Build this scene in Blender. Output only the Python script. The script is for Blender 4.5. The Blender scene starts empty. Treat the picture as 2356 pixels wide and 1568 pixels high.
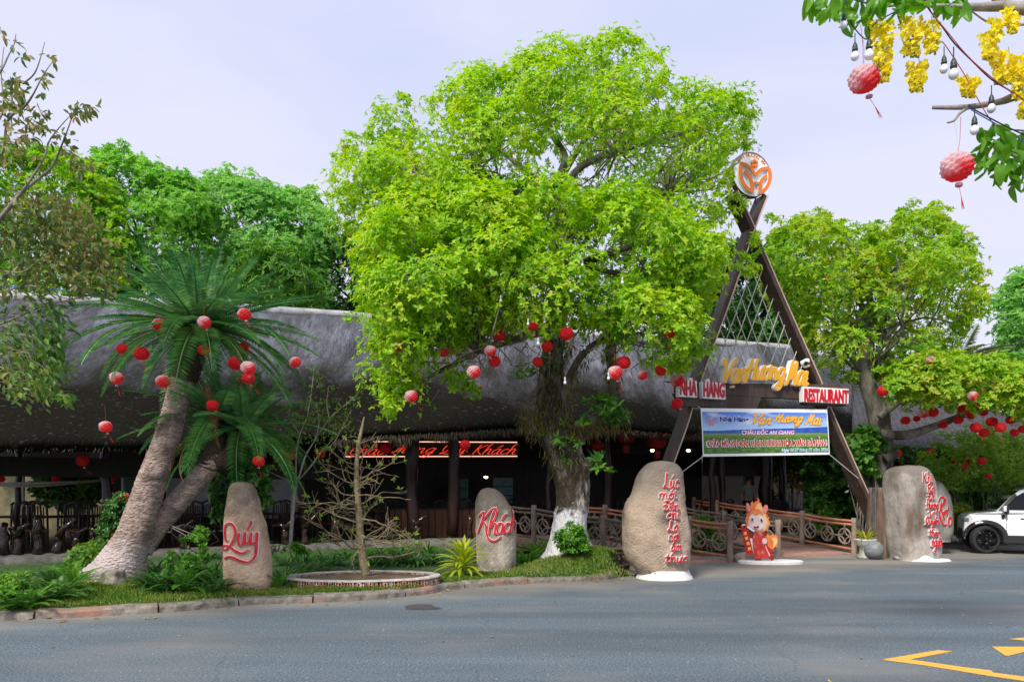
import bpy, math, random, unicodedata
import numpy as np
from mathutils import Vector, Matrix, noise
from mathutils.bvhtree import BVHTree

SC = bpy.context.scene
COL = SC.collection
R = math.radians

# ---------------------------------------------------------------- camera, sky, sun, exposure
cam_d = bpy.data.cameras.new('camera')
cam = bpy.data.objects.new('camera', cam_d)
COL.objects.link(cam)
cam.location = (0, 0, 1.6)
cam.rotation_euler = (R(90), 0, 0)
cam_d.sensor_width = 36
cam_d.lens = 26.72
cam_d.shift_y = 0.1488
cam_d.clip_end = 2000
SC.camera = cam

SUN_EL, SUN_AZ = 46, 208       # azimuth clockwise from +Y: the sun stands behind the camera, to its left
w = bpy.data.worlds.new('World')
SC.world = w
w.use_nodes = True
nt = w.node_tree
for n in list(nt.nodes):
    nt.nodes.remove(n)
N = nt.nodes.new
sky = N('ShaderNodeTexSky'); sky.sky_type = 'NISHITA'; sky.sun_disc = False
sky.sun_elevation = R(SUN_EL); sky.sun_rotation = R(SUN_AZ)
tc = N('ShaderNodeTexCoord'); mp = N('ShaderNodeMapping'); mp.inputs['Scale'].default_value = (1, 1, 3.0)
nz = N('ShaderNodeTexNoise'); nz.inputs['Scale'].default_value = 1.6; nz.inputs['Detail'].default_value = 5; nz.inputs['Roughness'].default_value = .5
cr = N('ShaderNodeValToRGB')
cr.color_ramp.elements[0].position = .36; cr.color_ramp.elements[0].color = (4.75, 5.15, 7.0, 1)
cr.color_ramp.elements[1].position = .62; cr.color_ramp.elements[1].color = (5.85, 5.9, 7.1, 1)
mx = N('ShaderNodeMixRGB'); mx.inputs[0].default_value = .92
bg = N('ShaderNodeBackground'); bg.inputs['Strength'].default_value = .1
out = N('ShaderNodeOutputWorld')
L = nt.links.new
L(tc.outputs['Generated'], mp.inputs['Vector']); L(mp.outputs[0], nz.inputs['Vector']); L(nz.outputs[0], cr.inputs[0])
L(sky.outputs[0], mx.inputs[1]); L(cr.outputs[0], mx.inputs[2]); L(mx.outputs[0], bg.inputs['Color']); L(bg.outputs[0], out.inputs['Surface'])

sun_d = bpy.data.lights.new('sun', 'SUN'); sun_d.energy = 3.2; sun_d.angle = R(13); sun_d.color = (1, .95, .86)
sun = bpy.data.objects.new('sun', sun_d); COL.objects.link(sun)
_sd = Vector((math.sin(R(SUN_AZ)) * math.cos(R(SUN_EL)), math.cos(R(SUN_AZ)) * math.cos(R(SUN_EL)), math.sin(R(SUN_EL))))
sun.rotation_euler = _sd.to_track_quat('Z', 'Y').to_euler(); sun.location = _sd * 60
SC.view_settings.view_transform = 'Standard'; SC.view_settings.look = 'None'
SC.view_settings.exposure = 0.55; SC.view_settings.gamma = 1
SC.view_settings.use_curve_mapping = False
SC.render.engine = 'CYCLES'
SC.cycles.max_bounces = 6; SC.cycles.transparent_max_bounces = 6; SC.cycles.diffuse_bounces = 3

# ---------------------------------------------------------------- measuring: view pixels to places
F = 1748.6
def V(x, y, d):
    return Vector(((x - 1178) / F * d, d, 1.6 + (1134.8 - y) / F * d))
def G(x, y, z=0.0):
    return V(x, y, F * (1.6 - z) / (y - 1134.8))
def crop(ox, oy, s):
    return lambda x, y: ((ox + x / s) / 1.08659, (oy + y / s) / 1.08659)

# ---------------------------------------------------------------- objects
WL = {}
def tag(o, label, cat, group=None, kind=None):
    if label: o['label'] = label
    if cat: o['category'] = cat
    if group: o['group'] = group
    if kind: o['kind'] = kind
    return o
def thing(name, label, cat, loc=(0, 0, 0), group=None, rz=0):
    o = bpy.data.objects.new(name, None); COL.objects.link(o)
    o.empty_display_size = .2
    o.location = loc; o.rotation_euler = (0, 0, rz)
    WL[o.name] = Vector(loc)
    return tag(o, label, cat, group)
def link(name, me, parent=None, loc=(0, 0, 0)):
    o = bpy.data.objects.new(name, me); COL.objects.link(o)
    if parent: o.parent = parent
    o.location = loc
    return o
def copy_tree(o, parent=None):
    c = o.copy(); COL.objects.link(c)
    if parent: c.parent = parent
    for ch in o.children:
        copy_tree(ch, c)
    return c
def kids(o):
    r = []
    for c in o.children: r += [c] + kids(c)
    return r

class MB:
    def __init__(s): s.v = []; s.f = []; s.m = []; s.cur = 0
    def add(s, vs, fs):
        b = len(s.v); s.v += [tuple(v) for v in vs]
        for f in fs: s.f.append([b + i for i in f]); s.m.append(s.cur)
        return s
    def box(s, c, d, M=None):
        x, y, z = d[0] / 2, d[1] / 2, d[2] / 2
        vs = [Vector((a * x, b * y, e * z)) for e in (-1, 1) for b in (-1, 1) for a in (-1, 1)]
        if M is not None: vs = [M @ v for v in vs]
        c = Vector(c); vs = [v + c for v in vs]
        return s.add(vs, [(0, 2, 3, 1), (4, 5, 7, 6), (0, 1, 5, 4), (2, 6, 7, 3), (0, 4, 6, 2), (1, 3, 7, 5)])
    def beam(s, a, b, wd, ht, up=(0, 0, 1)):
        a = Vector(a); b = Vector(b); d = (b - a); l = d.length; d.normalize()
        x = d.cross(Vector(up));
        if x.length < 1e-4: x = d.cross(Vector((0, 1, 0)))
        x.normalize(); z = x.cross(d)
        M = Matrix((x, d, z)).transposed()
        return s.box((a + b) / 2, (wd, l, ht), M)
    def tube(s, pts, rad, n=8, cap=True, noise_a=0, noise_s=3):
        pts = [Vector(p) for p in pts]; k = len(pts)
        if not hasattr(rad, '__len__'): rad = [rad] * k
        vs = []; x = None
        for i, p in enumerate(pts):
            t = (pts[min(i + 1, k - 1)] - pts[max(i - 1, 0)])
            if t.length < 1e-9: t = Vector((0, 0, 1))
            t.normalize()
            if x is None:
                x = t.cross(Vector((0, 1, 0.01)))
                if x.length < .1: x = t.cross(Vector((1, 0, 0)))
            x = (x - t * x.dot(t)); x.normalize(); y = t.cross(x)
            for j in range(n):
                a = 2 * math.pi * j / n; q = x * math.cos(a) + y * math.sin(a); r = rad[i]
                if noise_a: r *= 1 + noise_a * noise.noise((p + q * r) * noise_s)
                vs.append(p + q * r)
        fs = [(i * n + j, i * n + (j + 1) % n, (i + 1) * n + (j + 1) % n, (i + 1) * n + j) for i in range(k - 1) for j in range(n)]
        if cap: fs += [tuple(reversed(range(n))), tuple((k - 1) * n + j for j in range(n))]
        return s.add(vs, fs)
    def sphere(s, c, r, nu=12, nv=8):
        if not hasattr(r, '__len__'): r = (r, r, r)
        c = Vector(c); vs = [c + Vector((0, 0, -r[2]))]
        for i in range(1, nv):
            t = math.pi * i / nv - math.pi / 2
            for j in range(nu):
                a = 2 * math.pi * j / nu
                vs.append(c + Vector((r[0] * math.cos(t) * math.cos(a), r[1] * math.cos(t) * math.sin(a), r[2] * math.sin(t))))
        vs.append(c + Vector((0, 0, r[2]))); e = len(vs) - 1
        fs = [(0, 1 + (j + 1) % nu, 1 + j) for j in range(nu)]
        for i in range(nv - 2):
            for j in range(nu):
                a = 1 + i * nu; fs.append((a + j, a + (j + 1) % nu, a + nu + (j + 1) % nu, a + nu + j))
        a = 1 + (nv - 2) * nu
        fs += [(a + j, a + (j + 1) % nu, e) for j in range(nu)]
        return s.add(vs, fs)
    def lathe(s, prof, n=20, c=(0, 0, 0)):
        c = Vector(c); vs = []
        for r, z in prof:
            for j in range(n):
                a = 2 * math.pi * j / n; vs.append(c + Vector((r * math.cos(a), r * math.sin(a), z)))
        k = len(prof)
        fs = [(i * n + j, i * n + (j + 1) % n, (i + 1) * n + (j + 1) % n, (i + 1) * n + j) for i in range(k - 1) for j in range(n)]
        fs += [tuple(reversed(range(n))), tuple((k - 1) * n + j for j in range(n))]
        return s.add(vs, fs)
    def prism(s, poly, y0, y1, M=None):
        """poly: (x, z) outline; extruded between y0 (front) and y1"""
        k = len(poly)
        vs = [Vector((x, y0, z)) for x, z in poly] + [Vector((x, y1, z)) for x, z in poly]
        if M is not None: vs = [M @ v for v in vs]
        ar = sum(poly[i][0] * poly[(i + 1) % k][1] - poly[(i + 1) % k][0] * poly[i][1] for i in range(k))
        fs = [tuple(range(k)), tuple(range(2 * k - 1, k - 1, -1))] + [(i, i + k, (i + 1) % k + k, (i + 1) % k) for i in range(k)]
        if ar < 0: fs = [tuple(reversed(f)) for f in fs]
        return s.add(vs, fs)
    def build(s, name, mats, parent=None, smooth=False, loc=None, world=True):
        me = bpy.data.meshes.new(name)
        off = Vector((0, 0, 0))
        if world:
            p = parent
            off = Vector(loc) if loc is not None else Vector((0, 0, 0))
            while p is not None: off = off + WL.get(p.name, Vector((0, 0, 0))); p = p.parent
        vs = [(v[0] - off[0], v[1] - off[1], v[2] - off[2]) for v in s.v]
        me.from_pydata(vs, [], s.f)
        if not isinstance(mats, (list, tuple)): mats = [mats]
        for m in mats: me.materials.append(m)
        if len(mats) > 1: me.polygons.foreach_set('material_index', s.m)
        if smooth: me.polygons.foreach_set('use_smooth', [True] * len(me.polygons))
        o = link(name, me, parent, loc if loc is not None else (0, 0, 0))
        WL[o.name] = Vector(loc) if loc is not None else Vector((0, 0, 0))
        return o
def bevel(o, wdt=.01, seg=2):
    m = o.modifiers.new('bevel', 'BEVEL'); m.width = wdt; m.segments = seg; m.limit_method = 'ANGLE'; m.angle_limit = R(35)
    return o

def smooth_path(p, per=6):
    p = [Vector(q) for q in p]
    if len(p) < 3: return p
    o = []
    for i in range(len(p) - 1):
        a, b, c, d = p[max(i - 1, 0)], p[i], p[i + 1], p[min(i + 2, len(p) - 1)]
        for k in range(per):
            t = k / per
            o.append(.5 * ((2 * b) + (c - a) * t + (2 * a - 5 * b + 4 * c - d) * t * t + (3 * b - a - 3 * c + d) * t ** 3))
    o.append(p[-1])
    return o

# ---------------------------------------------------------------- materials
def newmat(name):
    m = bpy.data.materials.new(name); m.use_nodes = True
    t = m.node_tree; b = t.nodes['Principled BSDF']
    return m, t, b
def c4(c): return (c[0], c[1], c[2], 1)
def mat(name, c1, c2=None, scale=6, rough=.75, bump=0, bscale=None, metal=0, spec=.35, emit=None, estr=1, stretch=(1, 1, 1), lo=.35, hi=.65, c3=None, s3=1.2, lo3=.5, hi3=.62, coat=0, world=True, rnd=0):
    m, t, b = newmat(name); nn = t.nodes.new; ll = t.links.new
    b.inputs['Roughness'].default_value = rough; b.inputs['Metallic'].default_value = metal
    b.inputs['Specular IOR Level'].default_value = spec; b.inputs['Coat Weight'].default_value = coat
    b.inputs['Base Color'].default_value = c4(c1)
    co = None
    def coord():
        nonlocal co
        if co is None:
            g = nn('ShaderNodeNewGeometry') if world else nn('ShaderNodeTexCoord')
            mpn = nn('ShaderNodeMapping'); mpn.inputs['Scale'].default_value = stretch
            ll(g.outputs['Position'] if world else g.outputs['Object'], mpn.inputs['Vector']); co = mpn.outputs[0]
        return co
    col = None
    if c2 is not None:
        n1 = nn('ShaderNodeTexNoise'); n1.inputs['Scale'].default_value = scale; n1.inputs['Detail'].default_value = 8; n1.inputs['Roughness'].default_value = .65
        ll(coord(), n1.inputs['Vector'])
        r = nn('ShaderNodeValToRGB'); r.color_ramp.elements[0].position = lo; r.color_ramp.elements[1].position = hi
        r.color_ramp.elements[0].color = c4(c1); r.color_ramp.elements[1].color = c4(c2)
        ll(n1.outputs[0], r.inputs[0]); col = r.outputs[0]
    if c3 is not None:
        n2 = nn('ShaderNodeTexNoise'); n2.inputs['Scale'].default_value = s3; n2.inputs['Detail'].default_value = 6
        ll(coord(), n2.inputs['Vector'])
        r2 = nn('ShaderNodeMapRange'); r2.inputs[1].default_value = lo3; r2.inputs[2].default_value = hi3
        ll(n2.outputs[0], r2.inputs[0])
        x = nn('ShaderNodeMixRGB'); ll(r2.outputs[0], x.inputs[0]); x.inputs[2].default_value = c4(c3)
        if col is not None: ll(col, x.inputs[1])
        else: x.inputs[1].default_value = c4(c1)
        col = x.outputs[0]
    if rnd and col is not None:
        oi = nn('ShaderNodeObjectInfo'); h = nn('ShaderNodeHueSaturation'); mr = nn('ShaderNodeMapRange')
        mr.inputs[3].default_value = 1 - rnd; mr.inputs[4].default_value = 1 + rnd
        ll(oi.outputs['Random'], mr.inputs[0]); ll(mr.outputs[0], h.inputs['Value']); ll(col, h.inputs['Color']); col = h.outputs[0]
    if col is not None: ll(col, b.inputs['Base Color'])
    if bump:
        n3 = nn('ShaderNodeTexNoise'); n3.inputs['Scale'].default_value = bscale or scale * 2; n3.inputs['Detail'].default_value = 8
        ll(coord(), n3.inputs['Vector'])
        bp = nn('ShaderNodeBump'); bp.inputs['Strength'].default_value = bump; bp.inputs['Distance'].default_value = .03 if bump < 1 else .07
        ll(n3.outputs[0], bp.inputs['Height']); ll(bp.outputs[0], b.inputs['Normal'])
    if emit is not None:
        b.inputs['Emission Color'].default_value = c4(emit); b.inputs['Emission Strength'].default_value = estr
    return m
def leafmat(name, cols, trans=.45, rough=.45, spec=.35, patch=.9):
    """leaf colour from leaf to leaf (islands) and from branch to branch (slow noise); part of the light passes through"""
    m, t, b = newmat(name); nn = t.nodes.new; ll = t.links.new
    g = nn('ShaderNodeNewGeometry')
    n1 = nn('ShaderNodeTexNoise'); n1.inputs['Scale'].default_value = patch; n1.inputs['Detail'].default_value = 2
    ll(g.outputs['Position'], n1.inputs['Vector'])
    a = nn('ShaderNodeMath'); a.operation = 'MULTIPLY'; a.inputs[1].default_value = .6; ll(g.outputs['Random Per Island'], a.inputs[0])
    mr = nn('ShaderNodeMapRange'); mr.inputs[1].default_value = .3; mr.inputs[2].default_value = .7; mr.inputs[4].default_value = .45; ll(n1.outputs[0], mr.inputs[0])
    s = nn('ShaderNodeMath'); s.operation = 'ADD'; ll(a.outputs[0], s.inputs[0]); ll(mr.outputs[0], s.inputs[1])
    r = nn('ShaderNodeValToRGB'); e = r.color_ramp.elements
    k = len(cols)
    e[0].position = 0; e[0].color = c4(cols[0]); e[1].position = 1; e[1].color = c4(cols[-1])
    for i in range(1, k - 1): q = e.new(i / (k - 1)); q.color = c4(cols[i])
    ll(s.outputs[0], r.inputs[0]); ll(r.outputs[0], b.inputs['Base Color'])
    b.inputs['Roughness'].default_value = rough; b.inputs['Specular IOR Level'].default_value = spec
    tr = nn('ShaderNodeBsdfTranslucent'); hs = nn('ShaderNodeHueSaturation'); hs.inputs['Saturation'].default_value = 1.1; hs.inputs['Value'].default_value = 1.25
    ll(r.outputs[0], hs.inputs['Color']); ll(hs.outputs[0], tr.inputs['Color'])
    ms = nn('ShaderNodeMixShader'); ms.inputs[0].default_value = trans
    ll(b.outputs[0], ms.inputs[1]); ll(tr.outputs[0], ms.inputs[2]); ll(ms.outputs[0], t.nodes['Material Output'].inputs['Surface'])
    return m

# ---------------------------------------------------------------- leaves
def rng(seed): return np.random.default_rng(seed)
def unit(a): return a / np.maximum(np.linalg.norm(a, axis=1, keepdims=True), 1e-9)
def np_mesh(name, verts, faces, m, parent=None, loc=(0, 0, 0), smooth=False):
    """faces: (n, k) array of equal-sided faces"""
    n, k = faces.shape
    me = bpy.data.meshes.new(name)
    off = Vector(loc); p = parent
    while p is not None: off = off + WL.get(p.name, Vector((0, 0, 0))); p = p.parent
    verts = verts - np.array(off)
    me.vertices.add(len(verts)); me.vertices.foreach_set('co', verts.astype(np.float32).ravel())
    me.loops.add(n * k); me.loops.foreach_set('vertex_index', faces.astype(np.int32).ravel())
    me.polygons.add(n); me.polygons.foreach_set('loop_start', np.arange(0, n * k, k, dtype=np.int32))
    if smooth: me.polygons.foreach_set('use_smooth', np.ones(n, dtype=bool))
    me.materials.append(m); me.update(calc_edges=True)
    o = link(name, me, parent, loc); WL[o.name] = Vector(loc)
    return o
def leaf_arrays(P, D, Nn, Ln, Wd, hi=True, curl=.15):
    D = unit(D); S = unit(np.cross(D, Nn)); U = np.cross(S, D)
    Ln = Ln[:, None]; Wd = Wd[:, None]
    base = P; tip = P + D * Ln - U * Ln * curl
    lf = P + D * Ln * .5 - S * Wd * .5 + U * Ln * .05; rt = P + D * Ln * .5 + S * Wd * .5 + U * Ln * .05
    n = len(P); i = np.arange(n)
    if not hi:
        v = np.stack([base, lf, tip, rt], 1).reshape(-1, 3)
        f = np.stack([np.stack([i * 4, i * 4 + 2, i * 4 + 1], 1), np.stack([i * 4, i * 4 + 3, i * 4 + 2], 1)], 1).reshape(-1, 3)
        return v, f
    mid = P + D * Ln * .52 - U * Ln * .03
    l2 = P + D * Ln * .8 - S * Wd * .33; r2 = P + D * Ln * .8 + S * Wd * .33
    l1 = P + D * Ln * .45 - S * Wd * .5 + U * Ln * .05; r1 = P + D * Ln * .45 + S * Wd * .5 + U * Ln * .05
    v = np.stack([base, l1, l2, tip, r2, r1, mid], 1).reshape(-1, 3); b = i * 7
    tri = [(0, 6, 1), (1, 6, 2), (2, 6, 3), (3, 6, 4), (4, 6, 5), (5, 6, 0)]
    f = np.stack([np.stack([b + a, b + c, b + e], 1) for a, c, e in tri], 1).reshape(-1, 3)
    return v, f
def join_arr(lst):
    vs, fs, o = [], [], 0
    for v, f in lst: vs.append(v); fs.append(f + o); o += len(v)
    return np.concatenate(vs), np.concatenate(fs)
def whorls(C, A, k, Ln, ratio=.4, tilt=(40, 80), g=None, hi=True, curl=.15, var=.25):
    g = g or rng(1)
    n = len(C); A = unit(A)
    X = unit(np.cross(A, unit(g.normal(size=(n, 3))))); Y = np.cross(A, X)
    P, D, U, LL = [], [], [], []
    for j in range(k):
        ph = 2 * np.pi * (j / k) + g.uniform(-.5, .5, n); t = np.radians(g.uniform(tilt[0], tilt[1], n))
        pr = X * np.cos(ph)[:, None] + Y * np.sin(ph)[:, None]
        P.append(C); D.append(A * np.cos(t)[:, None] + pr * np.sin(t)[:, None]); U.append(A * np.sin(t)[:, None] - pr * np.cos(t)[:, None])
        LL.append(Ln * g.uniform(1 - var, 1 + var, n))
    P = np.concatenate(P); D = np.concatenate(D); U = np.concatenate(U); LL = np.concatenate(LL)
    return leaf_arrays(P, D, U, LL, LL * ratio * g.uniform(.85, 1.15, len(LL)), hi, curl)
def in_poly(x, y, poly):
    ins = np.zeros(len(x), bool); k = len(poly)
    for i in range(k):
        x0, y0 = poly[i]; x1, y1 = poly[(i + 1) % k]
        c = ((y0 > y) != (y1 > y)) & (x < (x1 - x0) * (y - y0) / (y1 - y0 + 1e-12) + x0)
        ins ^= c
    return ins
def edge_dist(x, y, poly):
    d = np.full(len(x), 1e9); k = len(poly)
    for i in range(k):
        x0, y0 = poly[i]; x1, y1 = poly[(i + 1) % k]; dx, dy = x1 - x0, y1 - y0
        t = np.clip(((x - x0) * dx + (y - y0) * dy) / (dx * dx + dy * dy + 1e-12), 0, 1)
        d = np.minimum(d, np.hypot(x - x0 - t * dx, y - y0 - t * dy))
    return d
def clumps(poly, d0, T, n, g, holes=(), margin=0, front=.5):
    """points through the inflated volume of an outline given in view pixels at distance d0"""
    pw = [((x - 1178) / F * d0, 1.6 + (1134.8 - y) / F * d0) for x, y in poly]
    xs = [p[0] for p in pw]; zs = [p[1] for p in pw]
    X = g.uniform(min(xs), max(xs), n * 6); Z = g.uniform(min(zs), max(zs), n * 6)
    ok = in_poly(X, Z, pw)
    for hx, hy, rx, ry, keep in holes:
        a = ((hx - 1178) / F * d0); b = 1.6 + (1134.8 - hy) / F * d0
        inside = ((X - a) / (rx / F * d0)) ** 2 + ((Z - b) / (ry / F * d0)) ** 2 < 1
        ok &= ~inside | (g.uniform(size=len(X)) < keep)
    X, Z = X[ok], Z[ok]; s = edge_dist(X, Z, pw)
    ok = s > margin; X, Z, s = X[ok][:n], Z[ok][:n], s[ok][:n]
    sm = max(s.max() * .8, 1e-6)
    Tl = T * np.sqrt(np.maximum(0, 1 - (1 - np.minimum(s / sm, 1)) ** 2))
    u = np.sign(g.uniform(-1, 1, len(X)) - (front - .5) * 2) * g.uniform(0, 1, len(X)) ** .6
    Y = d0 + u * Tl; q = Y / d0
    return np.stack([X * q, Y, 1.6 + (Z - 1.6) * q], 1)
def clump_whorls(C, r, per, g, up=.5, out=None, squash=.8):
    n = len(C); rr = r * g.uniform(.6, 1.35, n)
    C2 = np.repeat(C, per, 0); r2 = np.repeat(rr, per)
    d = unit(g.normal(size=(n * per, 3)) + np.array([0, -.15, up]))
    P = C2 + d * (r2 * g.uniform(.45, 1, n * per) ** .5)[:, None] * np.array([1, 1, squash])
    A = unit(d + np.array([0, -.1, .55]))
    return P, A
def limb(mb, a, b, r0, r1, g, n=6, wob=.12, k=6, lift=0):
    a = np.array(a, float); b = np.array(b, float); l = np.linalg.norm(b - a); pts = []
    o = g.normal(size=3) * l * wob; o2 = g.normal(size=3) * l * wob * .6
    for i in range(k + 1):
        t = i / k; pts.append(a + (b - a) * t + o * math.sin(math.pi * t) + o2 * math.sin(2 * math.pi * t) + np.array([0, 0, lift * l * math.sin(math.pi * t)]))
    mb.tube(pts, [r0 + (r1 - r0) * i / k for i in range(k + 1)], n)
    return pts

# ---------------------------------------------------------------- brush lettering
GL = {
 'a': (1.0, [[(.75, .85), (.45, 1), (.12, .7), (.1, .25), (.35, 0), (.65, .3), (.78, .9)], [(.78, 1), (.72, .3), (.85, 0), (1.02, .12)]]),
 'c': (.78, [[(.7, .8), (.5, 1), (.15, .75), (.08, .3), (.35, 0), (.75, .2)]]),
 'e': (.78, [[(.1, .45), (.6, .6), (.65, .9), (.4, 1), (.1, .65), (.12, .2), (.4, 0), (.75, .2)]]),
 'g': (1.0, [[(.75, .85), (.45, 1), (.1, .65), (.15, .15), (.4, .05), (.75, .4)], [(.78, 1), (.75, 0), (.65, -.7), (.35, -.9), (.1, -.65), (.4, -.3), (.95, .1)]]),
 'h': (.95, [[(.3, 1.9), (.12, 1.6), (.1, .8), (.1, 0)], [(.1, .5), (.4, 1), (.65, .85), (.65, .2), (.8, 0), (.95, .1)]]),
 'i': (.5, [[(.15, 1), (.12, .2), (.3, 0), (.5, .12)], [(.16, 1.38), (.2, 1.46)]]),
 'k': (.9, [[(.1, 1.9), (.1, 0)], [(.7, 1), (.15, .5), (.5, .2), (.8, 0)]]),
 'l': (.5, [[(.1, .5), (.4, 1.5), (.25, 1.9), (.1, 1.4), (.15, .2), (.4, 0)]]),
 'm': (1.35, [[(.08, 1), (.08, 0)], [(.1, .6), (.35, 1), (.55, .8), (.55, 0)], [(.57, .6), (.85, 1), (1.03, .8), (1.03, .2), (1.2, 0), (1.35, .12)]]),
 'n': (.95, [[(.08, 1), (.08, 0)], [(.1, .6), (.4, 1), (.62, .85), (.62, .2), (.8, 0), (.95, .12)]]),
 'o': (.85, [[(.45, 1), (.12, .7), (.12, .25), (.4, 0), (.7, .3), (.7, .75), (.45, 1)]]),
 't': (.65, [[(.25, 1.6), (.2, .8), (.2, .2), (.4, 0), (.62, .15)], [(-.05, 1.02), (.25, 1.08), (.6, 1.02)]]),
 'u': (.98, [[(.1, 1), (.1, .3), (.3, 0), (.6, .3), (.68, 1)], [(.7, 1), (.68, .25), (.8, 0), (.98, .12)]]),
 'y': (.95, [[(.1, 1), (.12, .35), (.35, .1), (.68, .5)], [(.72, 1), (.68, .1), (.55, -.7), (.3, -.85), (.1, -.6), (.5, -.25), (.95, .05)]]),
 'L': (1.05, [[(.45, 1.75), (.3, 1.85), (.3, 1), (.2, .15), (-.05, .1), (.1, .3), (.45, .08), (1.05, -.12)]]),
 'K': (1.15, [[(.25, 1.8), (.15, .9), (.12, 0)], [(1.0, 1.75), (.7, 1.5), (.2, .9)], [(.3, 1), (.6, .4), (1.15, -.05)]]),
 'R': (1.1, [[(.25, 1.75), (.2, 0)], [(0, 1.45), (.5, 1.85), (.9, 1.5), (.6, 1.02), (.25, .95)], [(.45, .98), (.7, .4), (1.15, -.05)]]),
 'D': (1.15, [[(.35, 1.65), (.3, .05)], [(.05, 1.6), (.6, 1.78), (1.1, 1.2), (.9, .3), (.3, .02), (.05, .2)], [(-.05, .9), (.3, .92), (.65, .9)]]),
 'H': (1.2, [[(.35, 1.8), (.25, .9), (.1, 0)], [(1.0, 1.8), (.92, .9), (.92, .1), (1.15, .05)], [(-.05, .85), (.15, 1.1), (.6, 1.0), (1.05, 1.05)]]),
 'V': (1.25, [[(-.1, 1.3), (.0, 1.72), (.2, 1.65), (.34, .8), (.45, 0)], [(.45, 0), (.95, 1.0), (1.5, 1.85)]]),
 'Q': (1.3, [[(.3, .35), (.08, .8), (.2, 1.55), (.6, 1.85), (.98, 1.4), (.85, .6), (.4, .05), (.05, -.1), (.25, .15), (.7, -.1), (1.25, -.15)]]),
 'M': (1.4, [[(.0, .25), (.12, .02), (.3, .5), (.5, 1.8)], [(.5, 1.8), (.58, 1), (.62, .4)], [(.62, .4), (.85, 1.2), (1.05, 1.7)], [(1.05, 1.7), (1.05, .6), (1.15, .05), (1.35, .12)]]),
 'C': (1.05, [[(.95, 1.45), (.65, 1.8), (.2, 1.3), (.12, .5), (.45, 0), (1, .3)]]),
 ' ': (.6, []),
}
MK = {'\u0301': [[(-.05, 0), (.22, .42)]], '\u0300': [[(-.2, .42), (.08, 0)]], '\u0309': [[(-.1, .32), (.08, .45), (.18, .26), (.02, .08)]],
      '\u0302': [[(-.25, 0), (0, .24), (.25, 0)]], '\u0303': [[(-.25, .08), (-.08, .22), (.08, .08), (.25, .2)]], '\u0306': [[(-.2, .2), (0, 0), (.2, .2)]]}
def script(txt, slant=.2, gap=.04):
    st = []; x = 0
    for ch in txt:
        if ch in 'Đđ': b, mk = 'D', ''
        else:
            d = unicodedata.normalize('NFD', ch); b, mk = d[0], d[1:]
        adv, ss = GL[b]; low = b.islower()
        if b == 'i' and mk and mk != '\u0323': ss = ss[:1]
        new = [list(s) for s in ss]; top = 1.25 if low else 2.0; cx = adv * .42
        for q in sorted(mk, key=lambda c: c != '\u0302'):
            if q == '\u031b': new.append([(adv * .8 - .1, .8), (adv * .8 + .12, 1.0), (adv * .8 + .1, 1.25)])
            elif q == '\u0323': new.append([(cx, -.32), (cx + .06, -.4)])
            else: new += [[(cx + a, top + e) for a, e in s] for s in MK[q]]; top += .3
        st += [[(x + a + e * slant, e) for a, e in s] for s in new]
        x += adv + gap
    return st
def fit(st, x0, y0, x1, y1):
    """strokes into a box; y up, (x0, y0) lower left"""
    a = [p for s in st for p in s]; ax = min(p[0] for p in a); bx = max(p[0] for p in a); ay = min(p[1] for p in a); by = max(p[1] for p in a)
    return [[(x0 + (p[0] - ax) / (bx - ax) * (x1 - x0), y0 + (p[1] - ay) / (by - ay) * (y1 - y0)) for p in s] for s in st]
def ribbon(mb, st, wd, place, h0, h1, nib=.9, flat=.35, grow=0.0, per=7, blob=0):
    """strokes (u, v) as solid strips; place(u, v, h) puts a point h in front of the surface"""
    zz = 0
    for s in st:
        c = smooth_path([Vector((p[0], p[1], 0)) for p in s], per)
        if len(c) == 2: c = [c[0], (c[0] + c[1]) / 2, c[1]]
        k = len(c); L_, R_ = [], []
        for i in range(k):
            t = c[min(i + 1, k - 1)] - c[max(i - 1, 0)]
            if t.length < 1e-9: t = Vector((1, 0, 0))
            t.normalize(); nn_ = Vector((-t.y, t.x, 0))
            a = math.atan2(t.y, t.x)
            wv = wd * (flat + (1 - flat) * abs(math.sin(a - nib)))
            if blob: wv *= 1 + blob * max(0, 1 - i / (k * .3))
            e = min(i, k - 1 - i)
            wv *= (.55, .9, 1)[min(e, 2)]
            wv = wv / 2 + grow
            p = c[i]
            if e == 0: p = p - t * (wv * .5 if i == 0 else -wv * .5)
            L_.append(p + nn_ * wv); R_.append(p - nn_ * wv)
        dz = .0012
        vs = []
        for i in range(k):
            z = zz + dz * .5 * i / k
            vs += [place(L_[i].x, L_[i].y, h1 + z), place(R_[i].x, R_[i].y, h1 + z), place(R_[i].x, R_[i].y, h0), place(L_[i].x, L_[i].y, h0)]
        fs = []
        for i in range(k - 1):
            a, b = i * 4, i * 4 + 4
            fs += [(a, a + 1, b + 1, b), (a + 1, a + 2, b + 2, b + 1), (a + 3, a, b, b + 3)]
        fs += [(0, 3, 2, 1), ((k - 1) * 4, (k - 1) * 4 + 1, (k - 1) * 4 + 2, (k - 1) * 4 + 3)]
        mb.add(vs, fs); zz += dz
def type_mesh(txt, bold=0.0, ext=0.0, res=2):
    c = bpy.data.curves.new('type', 'FONT'); c.body = txt; c.offset = bold; c.extrude = ext; c.resolution_u = res
    o = bpy.data.objects.new('type', c); COL.objects.link(o)
    dg = bpy.context.evaluated_depsgraph_get(); dg.update()
    me = bpy.data.meshes.new_from_object(o.evaluated_get(dg))
    vs = [tuple(v.co) for v in me.vertices]; fs = [tuple(p.vertices) for p in me.polygons]
    bpy.data.objects.remove(o); bpy.data.curves.remove(c); bpy.data.meshes.remove(me)
    return vs, fs
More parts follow.
